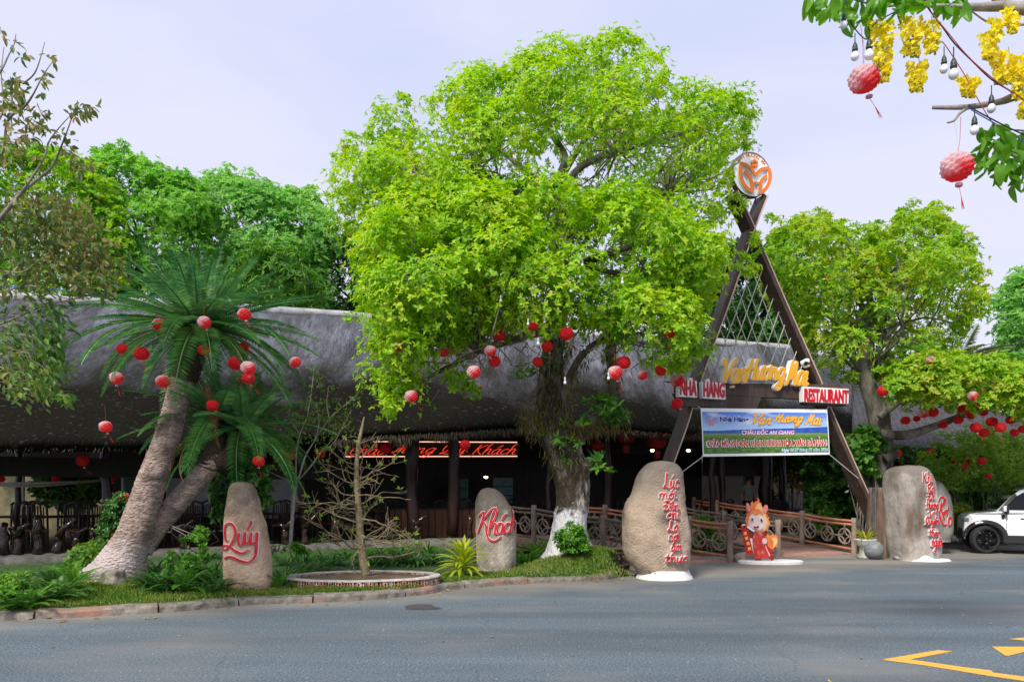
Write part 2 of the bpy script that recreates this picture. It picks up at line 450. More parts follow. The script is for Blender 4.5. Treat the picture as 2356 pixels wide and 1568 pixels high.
def type_on(mb, txt, box, place, h0, h1, bold=0.0, shear=0):
    """printed type fitted into box (u0, v0, u1, v1) on a surface"""
    vs, fs = type_mesh(txt, bold, 1.0)
    vs = [(x + y * shear, y, z) for x, y, z in vs]
    ax = min(v[0] for v in vs); bx = max(v[0] for v in vs); ay = min(v[1] for v in vs); by = max(v[1] for v in vs)
    mb.add([place(box[0] + (x - ax) / (bx - ax) * (box[2] - box[0]), box[1] + (y - ay) / (by - ay) * (box[3] - box[1]), h1 if z > 0 else h0) for x, y, z in vs], fs)
# ================================================================ SETTING
g0 = rng(7)
m_road = mat('asphalt', (.042, .06, .073), (.165, .205, .228), scale=42, rough=.85, bump=.6, bscale=70, c3=(.165, .17, .165), s3=.45, lo3=.5, hi3=.72, lo=.36, hi=.64, stretch=(1, 1, 1))
# pale dust gathers along the kerb: a worn band that follows the kerb line
def dust(m):
    t = m.node_tree; nn = t.nodes.new; ll = t.links.new; b = t.nodes['Principled BSDF']
    src = b.inputs['Base Color'].links[0].from_socket
    g = nn('ShaderNodeNewGeometry'); dp = nn('ShaderNodeVectorMath'); dp.operation = 'DOT_PRODUCT'
    dp.inputs[1].default_value = (-.475, .88, 0); ll(g.outputs['Position'], dp.inputs[0])
    nz = nn('ShaderNodeTexNoise'); nz.inputs['Scale'].default_value = .8; nz.inputs['Detail'].default_value = 7; ll(g.outputs['Position'], nz.inputs['Vector'])
    a = nn('ShaderNodeMath'); a.operation = 'MULTIPLY_ADD'; a.inputs[1].default_value = 1.6; ll(nz.outputs[0], a.inputs[0]); ll(dp.outputs['Value'], a.inputs[2])
    r = nn('ShaderNodeMapRange'); r.inputs[1].default_value = 11.1; r.inputs[2].default_value = 12.1; ll(a.outputs[0], r.inputs[0])
    x = nn('ShaderNodeMixRGB'); x.inputs[2].default_value = (.26, .23, .19, 1)
    mu = nn('ShaderNodeMath'); mu.operation = 'MULTIPLY'; mu.inputs[1].default_value = .72; ll(r.outputs[0], mu.inputs[0])
    ll(mu.outputs[0], x.inputs[0]); ll(src, x.inputs[1])
    # scattered pale chips in the surface
    v = nn('ShaderNodeTexVoronoi'); v.inputs['Scale'].default_value = 9; ll(g.outputs['Position'], v.inputs['Vector'])
    lt = nn('ShaderNodeMath'); lt.operation = 'LESS_THAN'; lt.inputs[1].default_value = .075; ll(v.outputs['Distance'], lt.inputs[0])
    y = nn('ShaderNodeMixRGB'); y.inputs[2].default_value = (.42, .41, .36, 1); ll(lt.outputs[0], y.inputs[0]); ll(x.outputs[0], y.inputs[1])
    # worn wheel lanes and old patches, and a few hairline cracks
    mpn = nn('ShaderNodeMapping'); mpn.inputs['Rotation'].default_value = (0, 0, R(-28)); mpn.inputs['Scale'].default_value = (.12, .75, 1); ll(g.outputs['Position'], mpn.inputs['Vector'])
    n4 = nn('ShaderNodeTexNoise'); n4.inputs['Scale'].default_value = 1; n4.inputs['Detail'].default_value = 7; n4.inputs['Roughness'].default_value = .6; ll(mpn.outputs[0], n4.inputs['Vector'])
    r4 = nn('ShaderNodeMapRange'); r4.inputs[1].default_value = .35; r4.inputs[2].default_value = .65; r4.inputs[3].default_value = .78; r4.inputs[4].default_value = 1.24; ll(n4.outputs[0], r4.inputs[0])
    hs = nn('ShaderNodeHueSaturation'); ll(r4.outputs[0], hs.inputs['Value']); ll(y.outputs[0], hs.inputs['Color'])
    n5 = nn('ShaderNodeTexNoise'); n5.inputs['Scale'].default_value = 1.6; n5.inputs['Detail'].default_value = 4; ll(g.outputs['Position'], n5.inputs['Vector'])
    av = nn('ShaderNodeMixRGB'); av.inputs[0].default_value = .35; ll(g.outputs['Position'], av.inputs[1]); ll(n5.outputs['Color'], av.inputs[2])
    vc = nn('ShaderNodeTexVoronoi'); vc.feature = 'DISTANCE_TO_EDGE'; vc.inputs['Scale'].default_value = .42; ll(av.outputs[0], vc.inputs['Vector'])
    lc = nn('ShaderNodeMath'); lc.operation = 'LESS_THAN'; lc.inputs[1].default_value = .0035; ll(vc.outputs['Distance'], lc.inputs[0])
    gt = nn('ShaderNodeMath'); gt.operation = 'GREATER_THAN'; gt.inputs[1].default_value = .5; ll(n4.outputs[0], gt.inputs[0])
    cm = nn('ShaderNodeMath'); cm.operation = 'MULTIPLY'; ll(lc.outputs[0], cm.inputs[0]); ll(gt.outputs[0], cm.inputs[1])
    cf_ = nn('ShaderNodeMath'); cf_.operation = 'MULTIPLY'; cf_.inputs[1].default_value = .18; ll(cm.outputs[0], cf_.inputs[0])
    z = nn('ShaderNodeMixRGB'); z.inputs[2].default_value = (.03, .03, .03, 1); ll(cf_.outputs[0], z.inputs[0]); ll(hs.outputs[0], z.inputs[1])
    ll(z.outputs[0], b.inputs['Base Color'])
dust(m_road)
m_soil = mat('soil', (.09, .065, .04), (.16, .12, .075), scale=5, rough=.95, bump=.4)
m_lawn = mat('lawn', (.022, .065, .012), (.06, .12, .025), scale=9, rough=.95, bump=.7, bscale=60, c3=(.12, .12, .045), s3=.9, lo3=.55, hi3=.75)
m_kerb = mat('kerb', (.1, .088, .07), (.3, .265, .22), scale=7, rough=.92, bump=.6, c3=(.32, .17, .12), s3=.8, lo3=.55, hi3=.66)
m_yellow = mat('yellow_paint', (.75, .42, .06), (.62, .34, .06), scale=30, rough=.7, bump=.2)
m_wet = mat('wet_patch', (.05, .05, .05), (.08, .075, .07), scale=8, rough=.5)

def sheet(name, pts, z, m, kind='structure'):
    mb = MB(); mb.add([(p[0], p[1], z) for p in pts], [tuple(range(len(pts)))])
    o = mb.build(name, m); o['kind'] = kind
    return o
sheet('ground', [(-600, -100), (600, -100), (600, 900), (-600, 900)], -.03, m_soil)
sheet('road', [(-60, -30), (60, -30), (60, 31), (11, 31), (10.4, 20.6), (4.5, 19.2), (1, 20), (-60, 20)], 0.0, m_road)

kv = [(-420, 1470), (-150, 1438), (0, 1427), (187, 1424 - 4), (387, 1408), (493, 1399), (598, 1389), (739, 1386), (880, 1378), (986, 1366), (1031, 1356), (1126, 1349), (1242, 1340), (1348, 1336.5), (1414, 1329), (1440, 1312)]
kerb_line = [Vector(G(x, y)) for x, y in kv]
kpath = smooth_path(kerb_line, 8)
cum = [0]
for i in range(1, len(kpath)): cum.append(cum[-1] + (kpath[i] - kpath[i - 1]).length)
def kat(s):
    s = max(0, min(cum[-1] - 1e-6, s))
    for i in range(1, len(cum)):
        if cum[i] >= s:
            t = (s - cum[i - 1]) / max(cum[i] - cum[i - 1], 1e-6); p = kpath[i - 1].lerp(kpath[i], t); d = (kpath[i] - kpath[i - 1]).normalized()
            return p, d
kerb = thing('kerb', None, None, (0, 0, 0)); kerb['kind'] = 'structure'
s = 0; i = 0; rr = random.Random(4)
while s < cum[-1] - .1:
    l = min(rr.uniform(.95, 1.5), cum[-1] - s)
    mb = MB(); rows = []; nseg = max(2, int(l / .18)); ht = rr.uniform(.08, .115); off = rr.uniform(-.02, .03)
    for q in range(nseg + 1):
        p, d = kat(s + .012 + (l - .024) * q / nseg); nrm = Vector((-d.y, d.x, 0))
        p = p + nrm * off; j = noise.noise(p * 3) * .014 + noise.noise(p * 11) * .012
        for wv, z in ((-.0, -.02), (.012 + j, ht - .03 + j), (.035 + j, ht + j), (.2, ht + .01 + j), (.24, -.02)):
            rows.append(p + nrm * wv + Vector((0, 0, z)))
    k = 5
    fs = [(a * k + b, (a + 1) * k + b, (a + 1) * k + b + 1, a * k + b + 1) for a in range(nseg) for b in range(k - 1)]
    fs += [tuple(range(k)), tuple(nseg * k + b for b in reversed(range(k)))]
    mb.add(rows, fs)
    mb.build('kerb_stone', m_kerb, kerb)
    s += l; i += 1

MOUND = Vector((1.55, 14.75, 0))
def bed_h(x, y):
    h = .11 + .03 * noise.noise(Vector((x * .9, y * .9, 0)))
    dx, dy = (x - MOUND.x) / 1.05, (y - MOUND.y) / .95
    h += .42 * math.exp(-(dx * dx + dy * dy) * 1.1)
    dx, dy = (x + 6.15) / 1.7, (y - 11.3) / .9
    h += .13 * math.exp(-(dx * dx + dy * dy))
    return h
mb = MB(); nu, nw = 130, 46; vs = []
for a in range(nu + 1):
    p, d = kat(cum[-1] * a / nu); nrm = Vector((-.47, .88, 0)).lerp(Vector((-d.y, d.x, 0)), .35).normalized()
    for b in range(nw + 1):
        wv = .19 + 9.5 * (b / nw) ** 1.7; q = p + nrm * wv
        vs.append((q.x, q.y, bed_h(q.x, q.y) if b else .09))
mb.add(vs, [(a * (nw + 1) + b, (a + 1) * (nw + 1) + b, (a + 1) * (nw + 1) + b + 1, a * (nw + 1) + b + 1) for a in range(nu) for b in range(nw)])
o = mb.build('lawn', m_lawn, smooth=True); o['kind'] = 'structure'
sheet('garden_soil', [(-40, 14), (-8, 15), (0, 19), (4.0, 17.6), (6.2, 18.75), (9.3, 20.6), (11, 31), (60, 31), (60, 60), (-40, 60)], -.012, m_soil)

# painted arrow heads and the dark damp patch
def px(x, y): return ((2000 + x / 4.207) / 1.08659, (1550 + y / 4.207) / 1.08659)
def marking(name, pts, z=.004):
    q = [G(*px(x, y)) for x, y in pts]
    return sheet(name, q, z, m_yellow)
rm = thing('road_marking', None, None); rm['kind'] = 'structure'
for pts in ([(865, 412), (1450, 314), (1612, 326), (1160, 412), (1700, 490), (2010, 528), (2032, 550), (2500, 610), (2900, 665), (2900, 712), (2356, 640), (2000, 588), (1300, 474), (900, 422)],
            [(2018, 277), (3000, 282), (2356, 332), (2200, 373), (2160, 373)], [(2190, 198), (2800, 140), (2800, 215), (2356, 213)]):
    o = marking('arrow_mark', pts); o.parent = rm
    if 'kind' in o: del o['kind']
pd = [G(970 + 38 * math.cos(a) * (1 + .18 * math.sin(3 * a)) + 6 * math.sin(5 * a), 1396 + 8 * math.sin(a) * (1 + .2 * math.cos(2 * a))) for a in [2 * math.pi * k / 40 for k in range(40)]]
sheet('damp_patch', pd, .004, m_wet)

# ---------------------------------------------------------------- the restaurant
m_roof = mat('cement_roof', (.07, .072, .085), (.17, .178, .21), scale=4.5, rough=1, spec=.05, bump=1, bscale=12, c3=(.03, .029, .025), s3=.5, lo3=.48, hi3=.68, stretch=(1.6, .5, .3))
# below the middle the roof is blackened by algae, paler lichen specks on it
def roof_stain(m):
    t = m.node_tree; nn = t.nodes.new; ll = t.links.new; b = t.nodes['Principled BSDF']
    src = b.inputs['Base Color'].links[0].from_socket
    g = nn('ShaderNodeNewGeometry'); sp = nn('ShaderNodeSeparateXYZ'); ll(g.outputs['Position'], sp.inputs[0])
    nz = nn('ShaderNodeTexNoise'); nz.inputs['Scale'].default_value = .35; nz.inputs['Detail'].default_value = 6; ll(g.outputs['Position'], nz.inputs['Vector'])
    a = nn('ShaderNodeMath'); a.operation = 'MULTIPLY_ADD'; a.inputs[1].default_value = -4.5; ll(nz.outputs[0], a.inputs[0]); ll(sp.outputs['Z'], a.inputs[2])
    r = nn('ShaderNodeMapRange'); r.inputs[1].default_value = 2.2; r.inputs[2].default_value = 4.3; r.inputs[3].default_value = 1; r.inputs[4].default_value = 0; ll(a.outputs[0], r.inputs[0])
    x = nn('ShaderNodeMixRGB'); x.inputs[2].default_value = (.0085, .008, .005, 1); ll(r.outputs[0], x.inputs[0]); ll(src, x.inputs[1])
    n2 = nn('ShaderNodeTexNoise'); n2.inputs['Scale'].default_value = 7; n2.inputs['Detail'].default_value = 8; ll(g.outputs['Position'], n2.inputs['Vector'])
    r2 = nn('ShaderNodeMapRange'); r2.inputs[1].default_value = .6; r2.inputs[2].default_value = .72; r2.inputs[4].default_value = .2; ll(n2.outputs[0], r2.inputs[0])
    y = nn('ShaderNodeMixRGB'); y.inputs[2].default_value = (.2, .195, .19, 1); ll(r2.outputs[0], y.inputs[0]); ll(x.outputs[0], y.inputs[1])
    ll(y.outputs[0], b.inputs['Base Color'])
roof_stain(m_roof)
m_thatch = mat('thatch', (.03, .024, .017), (.075, .062, .045), scale=8, rough=.95)
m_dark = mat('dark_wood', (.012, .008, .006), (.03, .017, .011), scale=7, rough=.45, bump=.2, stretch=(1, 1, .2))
m_gloss = mat('varnished_wood', (.014, .007, .005), (.035, .012, .008), scale=9, rough=.3, spec=.4, bump=.5, bscale=9, stretch=(1, 1, .35))
m_red_wood = mat('red_wood', (.07, .02, .01), (.15, .05, .025), scale=5, rough=.35, bump=.2, stretch=(1, 1, .15))
m_floor = mat('red_floor', (.045, .02, .014), (.07, .03, .02), scale=6, rough=.4)
m_conc = mat('pale_concrete', (.07, .066, .058), (.17, .16, .145), scale=5, rough=.95, bump=.4)
m_white = mat('white_wall', (.55, .55, .55), (.68, .68, .67), scale=2, rough=.85)
m_ceil = mat('dark_ceiling', (.012, .011, .01), (.022, .02, .018), scale=3, rough=.95)  # plain near-black, also on the eave boards, annex wall and sign board

ST = [(-420, 1030, 13.6, 681, 20), (-200, 1028, 14.6, 683, 21), (0, 1026, 15.5, 686, 22), (250, 1024, 16.5, 696, 23.2), (480, 1020, 17.8, 706, 24.5), (640, 1014, 18.8, 716, 25.5), (780, 1006, 19.8, 725, 26.3),
      (870, 999, 20.5, 733, 27), (1000, 993, 21.3, 741, 27.7), (1220, 980, 22.5, 760, 28.5), (1400, 985, 23.2, 775, 29), (1600, 1000, 23.8, 785, 29.6), (1800, 1012, 24.4, 800, 30), (1960, 1030, 25, 830, 30.5)]
def station(x):
    for i in range(len(ST) - 1):
        a, b = ST[i], ST[i + 1]
        if a[0] <= x <= b[0]:
            t = (x - a[0]) / (b[0] - a[0]); t2 = t * t * (3 - 2 * t) * .5 + t * .5
            return [a[k] + (b[k] - a[k]) * t2 for k in range(1, 5)]
    return list(ST[-1][1:] if x > 0 else ST[0][1:])
def fl(x): return station(x)[1] + .75         # the floor's front edge
xs = [-420 + 2380 * k / 260 for k in range(261)]
mb = MB(); rows = []
for x in xs:
    ey, ed, ry, rd = station(x); ey -= 9
    e = V(x, ey, ed); r_ = V(x, ry, rd); bk = V(x, ry, rd) + Vector((-.6, 6.5, -3.6)); col = []
    und = [e + Vector((0, .35, -.2)), r_ + Vector((0, 0, -.45)), bk + Vector((0, -.3, -.3))]
    top = []
    for k in range(25):
        t = k / 24; p = e.lerp(r_, t); p.z -= .42 * math.sin(math.pi * t) ** 1.2
        fold = .17 * noise.noise(Vector((p.x * .45, t * .8, 2))) + .1 * noise.noise(Vector((p.x * 1.3, t * 1.6, 7))) + .05 * noise.noise(Vector((p.x * 3.1, t * 2.5, 4)))
        fold -= .5 * math.exp(-((x - 810 - 60 * t) / 42) ** 2) * math.sin(math.pi * min(1, t * 1.15)) ** .7   # the valley between the two roofs
        p.z += fold * min(1, 3 * t + .25); p.y += .05 * noise.noise(Vector((p.x * .9, t * 3, 3))); top.append(p)
    lip = [top[0] + Vector((0, .02, -.1 - .03 * noise.noise(top[0] * 1.5))), top[0] + Vector((0, .2, -.2))]
    rows.append(list(reversed(lip)) + top + [bk, und[2], und[1], und[0]])
k = len(rows[0]); vs = [v for r_ in rows for v in r_]
fs = [(a * k + b, (a + 1) * k + b, (a + 1) * k + (b + 1) % k, a * k + (b + 1) % k) for a in range(len(rows) - 1) for b in range(k)]
fs += [tuple(reversed(range(k))), tuple((len(rows) - 1) * k + b for b in range(k))]
mb.add(vs, fs)
rest = thing('restaurant', 'long open-fronted restaurant under a sagging dark cement roof', 'restaurant', (0, 22, 0))
roof = mb.build('roof', m_roof, rest, smooth=True)
# ridge cap, paler
mb = MB(); mb.tube([V(x, station(x)[2], station(x)[3]) + Vector((0, .1, .02 + .05 * noise.noise(Vector((x * .01, 0, 0))))) for x in xs[::3]], .17, 8)
mb.build('ridge_cap', mat('ridge_cement', (.22, .22, .23), (.46, .46, .46), scale=3, rough=.9, bump=.3), roof, smooth=True)
# ragged thatch hanging below the lip
def fringe(x0, x1, n, l0, l1, seed):
    g = rng(seed); X = g.uniform(x0, x1, n); P, D = [], []
    for x in X:
        ey, ed, _, _ = station(x); p = V(x, ey - 8, ed) + Vector((0, g.uniform(.0, .3), -.09 - g.uniform(0, .08))); P.append(p); D.append((g.normal() * .25, -.12 + g.normal() * .2, -1))
    P = np.array(P); D = np.array(D); Ln = g.uniform(l0, l1, n) * (.55 + .9 * np.array([max(0, .5 + noise.noise(Vector((x * .02, 5, 0)))) for x in X]))
    return leaf_arrays(P, D, np.tile([0, -1, .1], (n, 1)) + g.normal(size=(n, 3)) * .4, Ln, np.full(n, .022), False, 0)
v, f = join_arr([fringe(770, 1260, 2600, .12, .3, 1), fringe(1260, 1800, 1700, .1, .24, 2), fringe(-300, 770, 500, .04, .1, 3)])
o = np_mesh('thatch', v, f, m_thatch, rest); o['kind'] = 'stuff'

# floor slab with a pale edge, steps down to the lawn
fp = [V(x, 1134.8, fl(x)) for x in xs]
mb = MB(); n = len(fp); vs = []
for p in fp:
    vs += [(p.x, p.y, -.02), (p.x, p.y, .27), (p.x - .4, p.y + 10, .27)]
mb.add(vs, [(a * 3 + b, a * 3 + 3 + b, a * 3 + 4 + b, a * 3 + 1 + b) for a in range(n - 1) for b in range(2)])
mb.build('floor', m_floor, rest)
mb = MB(); vs = []
for p in fp:
    j = .03 * noise.noise(p * 1.5)
    vs += [(p.x, p.y - .34 + j, .0), (p.x, p.y - .33 + j, .2 + j * .6), (p.x, p.y - .02, .275), (p.x, p.y + .02, .29), (p.x, p.y + .3, .29)]
mb.add(vs, [(a * 5 + b, a * 5 + 5 + b, a * 5 + 6 + b, a * 5 + 1 + b) for a in range(n - 1) for b in range(4)])
mb.build('floor_edge', m_conc, rest, smooth=True)
# back wall with gaps at both ends; end walls
def wallstrip(name, x0, x1, dd, z0, z1, m, th=.15):
    X = [x0 + (x1 - x0) * k / 14 for k in range(15)]; P = [V(x, 1134.8, fl(x) + dd) for x in X]; mb = MB(); vs = []
    for p in P: vs += [(p.x, p.y, z0), (p.x, p.y, z1), (p.x, p.y + th, z1), (p.x, p.y + th, z0)]
    fs = [(a * 4 + b, a * 4 + 4 + b, a * 4 + 4 + (b + 1) % 4, a * 4 + (b + 1) % 4) for a in range(14) for b in range(4)]
    mb.add(vs, fs + [(3, 2, 1, 0), (56, 57, 58, 59)]); return mb.build(name, m, rest)
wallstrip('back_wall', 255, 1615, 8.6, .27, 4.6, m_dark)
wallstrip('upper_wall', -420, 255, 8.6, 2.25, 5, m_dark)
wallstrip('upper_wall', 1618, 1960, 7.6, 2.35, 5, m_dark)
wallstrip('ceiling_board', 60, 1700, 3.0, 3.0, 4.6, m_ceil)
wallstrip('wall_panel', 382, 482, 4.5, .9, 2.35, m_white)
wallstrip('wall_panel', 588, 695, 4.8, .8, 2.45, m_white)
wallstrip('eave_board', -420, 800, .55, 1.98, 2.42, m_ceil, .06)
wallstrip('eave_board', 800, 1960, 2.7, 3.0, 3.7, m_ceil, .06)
# columns along the front
for x, dd, wd in ((42, 2.5, 14), (246, .9, 24), (352, 1.6, 22), (560, 1.2, 22), (694, 1.8, 20), (948, .35, 31), (1043, .5, 27), (1262, .4, 13), (1284, .5, 15), (1395, 1.0, 20), (1640, .5, 14), (1662, .7, 15), (1760, 1.3, 26), (1800, 3.2, 18)):
    d = fl(x) + dd; r_ = wd / F * d / 2; p = V(x, 1134.8, d); h = 1.6 + (1134.8 - station(x)[0]) / F * station(x)[1] + .3
    g = rng(int(x)); pts = [(p.x + .03 * g.normal(), p.y + .03 * g.normal(), .27 + (h - .27) * k / 7) for k in range(8)]
    mb = MB(); mb.tube(pts, [r_ * (1.1 + .1 * g.normal()) if k == 0 else r_ * (1 + .08 * g.normal()) for k in range(8)], 12, True, .12, 4)
    mb.build('column', m_gloss, rest, smooth=True)
# moss and fallen leaves heaped on the eave under the big tree
g = rng(31); n = 2600; X = np.where(g.uniform(size=n) < .6, g.normal(1675, 52, n), g.uniform(1290, 1760, n)); P = []
for x in X:
    ey, ed, ry, rd = station(x); t = abs(g.normal()) * .035; p = V(x, ey, ed).lerp(V(x, ry, rd), t); h = .34 * math.exp(-((x - 1675) / 62) ** 2) + .05
    P.append((p.x, p.y - .06 * g.uniform(), p.z - .12 + h * g.uniform()))
D = g.normal(size=(n, 3)); v, f = leaf_arrays(np.array(P), D, g.normal(size=(n, 3)), g.uniform(.05, .12, n), g.uniform(.025, .05, n), False)
o = np_mesh('leaf_litter', v, f, mat('dead_leaves', (.1, .045, .02), (.2, .1, .05), scale=30, rough=.9), rest); o['kind'] = 'stuff'

# annex on the right with ribbed sheet roof
ann = thing('annex_hall', 'lower grey ribbed-roof hall behind the lantern tree on the far side', 'building', (14, 28, 0))
m_sheet = mat('grey_sheet', (.05, .05, .056), (.085, .085, .092), scale=3, rough=1, spec=.08, bump=.3, stretch=(2, 2, 2), c3=(.06, .055, .05), s3=.7)
A_, B_ = V(1930, 1028, 26.5), V(2560, 1040, 27.5); C_, D_ = V(1900, 830, 32), V(2330, 960, 33.5); E_ = V(2640, 1100, 28)
nseg = 42
for k in range(nseg):
    t0, t1 = k / nseg, (k + 1) / nseg
    a, b = A_.lerp(B_, t0), A_.lerp(B_, t1); c, d = C_.lerp(D_, t1), C_.lerp(D_, t0)
    mb = MB(); up = Vector((0, -.02, .05))
    mb.add([a, b - Vector((.012, 0, 0)), c - Vector((.012, 0, 0)), d, a + up, b + up - Vector((.012, 0, 0)), c + up - Vector((.012, 0, 0)), d + up],
           [(4, 5, 6, 7), (3, 2, 1, 0), (0, 1, 5, 4), (1, 2, 6, 5), (2, 3, 7, 6), (3, 0, 4, 7)])
    mb.build('roof_sheet', m_sheet, ann)
mb = MB(); mb.beam(B_ + Vector((0, 0, .1)), D_ + Vector((0, 0, .1)), .12, .14); mb.build('gable_edge', mat('yellow_edge', (.55, .42, .08), (.45, .34, .08), scale=6), ann)
mb = MB(); q0, q1 = V(1960, 1134.8, 31), V(2700, 1134.8, 31.5)
mb.box(((q0.x + q1.x) / 2, 31.2, 1.5), (q1.x - q0.x, .2, 5.6)); mb.build('wall', m_ceil, ann)
for x in (1995, 2110, 2230, 2350): 
    mb = MB(); p = V(x, 1134.8, 27.2); mb.tube([(p.x, p.y, 0), (p.x, p.y, 3.15)], .1, 10); mb.build('column', m_gloss, ann, smooth=True)

# garden walls seen through the open ends
m_brickw = mat('old_garden_wall', (.16, .14, .08), (.26, .22, .13), scale=3, rough=.95, bump=.5, c3=(.09, .09, .05), s3=.8)
mb = MB(); a, b = V(-420, 1134.8, 27), V(275, 1134.8, 30); mb.beam((a.x, a.y, 1.25), (b.x, b.y, 1.25), .2, 2.5)
tag(mb.build('garden_wall', m_brickw, loc=((a.x + b.x) / 2, 28.5, 0)), 'old yellowish garden wall seen behind the open hall', 'wall')
m_beige = mat('beige_wall', (.5, .44, .36), (.6, .53, .44), scale=2, rough=.9)
mb = MB(); a, b = V(1600, 1134.8, 37), V(2080, 1134.8, 37); mb.beam((a.x, a.y, 1.8), (b.x, b.y, 1.8), .2, 3.6)
tag(mb.build('boundary_wall', m_beige, loc=((a.x + b.x) / 2, 37, 0)), 'plain beige wall lit behind the open hall', 'wall')
# ================================================================ WRITTEN STONES
m_stone1 = mat('tan_granite', (.44, .3, .19), (.66, .48, .34), scale=3.2, rough=.9, bump=.9, bscale=26, c3=(.12, .095, .07), s3=1.5, lo3=.54, hi3=.72)
m_stone2 = mat('grey_granite', (.25, .21, .17), (.5, .44, .37), scale=5, rough=.9, bump=.9, bscale=30, c3=(.1, .085, .07), s3=1.7, lo3=.52, hi3=.7, stretch=(1, 1, .5))
m_stone3 = mat('streaked_granite', (.36, .31, .26), (.55, .5, .45), scale=4, rough=.9, bump=.8, bscale=26, c3=(.14, .105, .08), s3=1.5, lo3=.5, hi3=.66, stretch=(1, 1, .4))
m_stone4 = mat('weathered_granite', (.1, .09, .075), (.25, .23, .2), scale=3, rough=.92, bump=.9, bscale=22, c3=(.33, .31, .28), s3=2, lo3=.55, hi3=.68, stretch=(1, 1, .25))
def crown_stain(m, z0, z1, col=(.1, .085, .065)):
    """rain-blackened upper part, with a noisy edge"""
    t = m.node_tree; nn = t.nodes.new; ll = t.links.new; b = t.nodes['Principled BSDF']; src = b.inputs['Base Color'].links[0].from_socket
    g = nn('ShaderNodeNewGeometry'); sp = nn('ShaderNodeSeparateXYZ'); ll(g.outputs['Position'], sp.inputs[0])
    nz = nn('ShaderNodeTexNoise'); nz.inputs['Scale'].default_value = 2.6; nz.inputs['Detail'].default_value = 8; nz.inputs['Roughness'].default_value = .7; ll(g.outputs['Position'], nz.inputs['Vector'])
    a = nn('ShaderNodeMath'); a.operation = 'MULTIPLY_ADD'; a.inputs[1].default_value = 1.5; ll(nz.outputs[0], a.inputs[0]); ll(sp.outputs['Z'], a.inputs[2])
    r = nn('ShaderNodeMapRange'); r.inputs[1].default_value = z0 + .75; r.inputs[2].default_value = z1 + .75; r.inputs[4].default_value = .8; ll(a.outputs[0], r.inputs[0])
    x = nn('ShaderNodeMixRGB'); x.inputs[2].default_value = c4(col); ll(r.outputs[0], x.inputs[0]); ll(src, x.inputs[1])
    v = nn('ShaderNodeTexNoise'); v.inputs['Scale'].default_value = 90; v.inputs['Detail'].default_value = 3; ll(g.outputs['Position'], v.inputs['Vector'])
    h = nn('ShaderNodeMixRGB'); h.blend_type = 'OVERLAY'; h.inputs[0].default_value = .45; ll(x.outputs[0], h.inputs[1]); ll(v.outputs[0], h.inputs[2])
    ll(h.outputs[0], b.inputs['Base Color'])
crown_stain(m_stone1, .95, 1.5); crown_stain(m_stone2, .8, 1.35, (.095, .08, .065)); crown_stain(m_stone3, 1.6, 2.1, (.12, .1, .08)); crown_stain(m_stone4, 1.5, 2.0)
m_boulder = mat('boulder_granite', (.32, .235, .165), (.52, .41, .31), scale=2.6, rough=.9, bump=.9, bscale=30, c3=(.14, .105, .075), s3=1.3, lo3=.55, hi3=.7)
crown_stain(m_boulder, 1.25, 1.95, (.13, .115, .1))
m_red = mat('red_letter', (.62, .012, .02), (.5, .01, .018), scale=12, rough=.35)
m_wt = mat('white_edge', (.78, .78, .78), rough=.5)
m_wpaint = mat('white_paint', (.74, .74, .74), (.62, .62, .6), scale=9, rough=.7, bump=.15)

def stone(name, label, rows, cf, d, depth, m, fz=None, amp=.02, seed=0, sink=.05, cat='stone', e=.74):
    """rows of (y, left x, right x) read off the outline; a rounded solid of its own depth"""
    rows = [(cf(xl, y), cf(xr, y)) for y, xl, xr in rows]
    pr = []
    for (xl, y), (xr, _) in rows:
        a, b = V(xl, y, d), V(xr, y, d); pr.append((a.z, a.x, b.x))
    dense = smooth_path([Vector(p) for p in pr], 7)
    n = 64; vs = []; base = Vector(((dense[-1].y + dense[-1].z) / 2, d, min(p.x for p in dense)))
    top = dense[0]; zr = top.x - dense[-1].x
    k = len(dense)
    for i, p in enumerate(dense):
        cx = (p.y + p.z) / 2; hw = (p.z - p.y) / 2; hd = depth * (.35 + .65 * min(1, hw / max(q.z / 2 - q.y / 2 for q in dense)))
        if i < 5: hd *= .45 + .11 * i
        for j in range(n):
            a = 2 * math.pi * j / n; c, s_ = math.cos(a), math.sin(a)
            q = Vector((cx + hw * math.copysign(abs(c) ** e, c), d + hd * math.copysign(abs(s_) ** e, s_), p.x))
            q += Vector((c, s_, 0)) * amp * (noise.noise(q * 1.4 + Vector((seed, 0, 0))) + .6 * noise.noise(q * 4 + Vector((seed, 3, 0))) + .35 * noise.noise(q * 10))
            if i == k - 1: q.z -= sink
            vs.append(q)
    mb = MB(); fs = [(i * n + j, (i + 1) * n + j, (i + 1) * n + (j + 1) % n, i * n + (j + 1) % n) for i in range(k - 1) for j in range(n)]
    fs += [tuple(range(n))[::-1], tuple((k - 1) * n + j for j in range(n))]
    vs.append(Vector(((top.y + top.z) / 2, d, top.x + .015))); tip = len(vs) - 1
    fs[-2] = (0, 1, tip)
    fs += [(j, (j + 1) % n, tip) for j in range(1, n)]
    fs = [tuple(reversed(f)) for f in fs]
    t = thing(name, label, cat, tuple(base))
    mb.add(vs, fs); o = mb.build('rock', m, t, smooth=True)
    bv = BVHTree.FromPolygons([tuple(v) for v in vs], fs)
    me = o.data; me.update()
    def place(u, v, h):
        """(view x, view y) on the stone's front, h in front of it"""
        p = V(u, -v, d); hit = bv.ray_cast(Vector((p.x, d - 4, p.z)), Vector((0, 1, 0)))
        y = hit[0].y if hit[0] is not None else d - depth * .2
        return Vector((p.x, y - h, p.z))
    return t, place
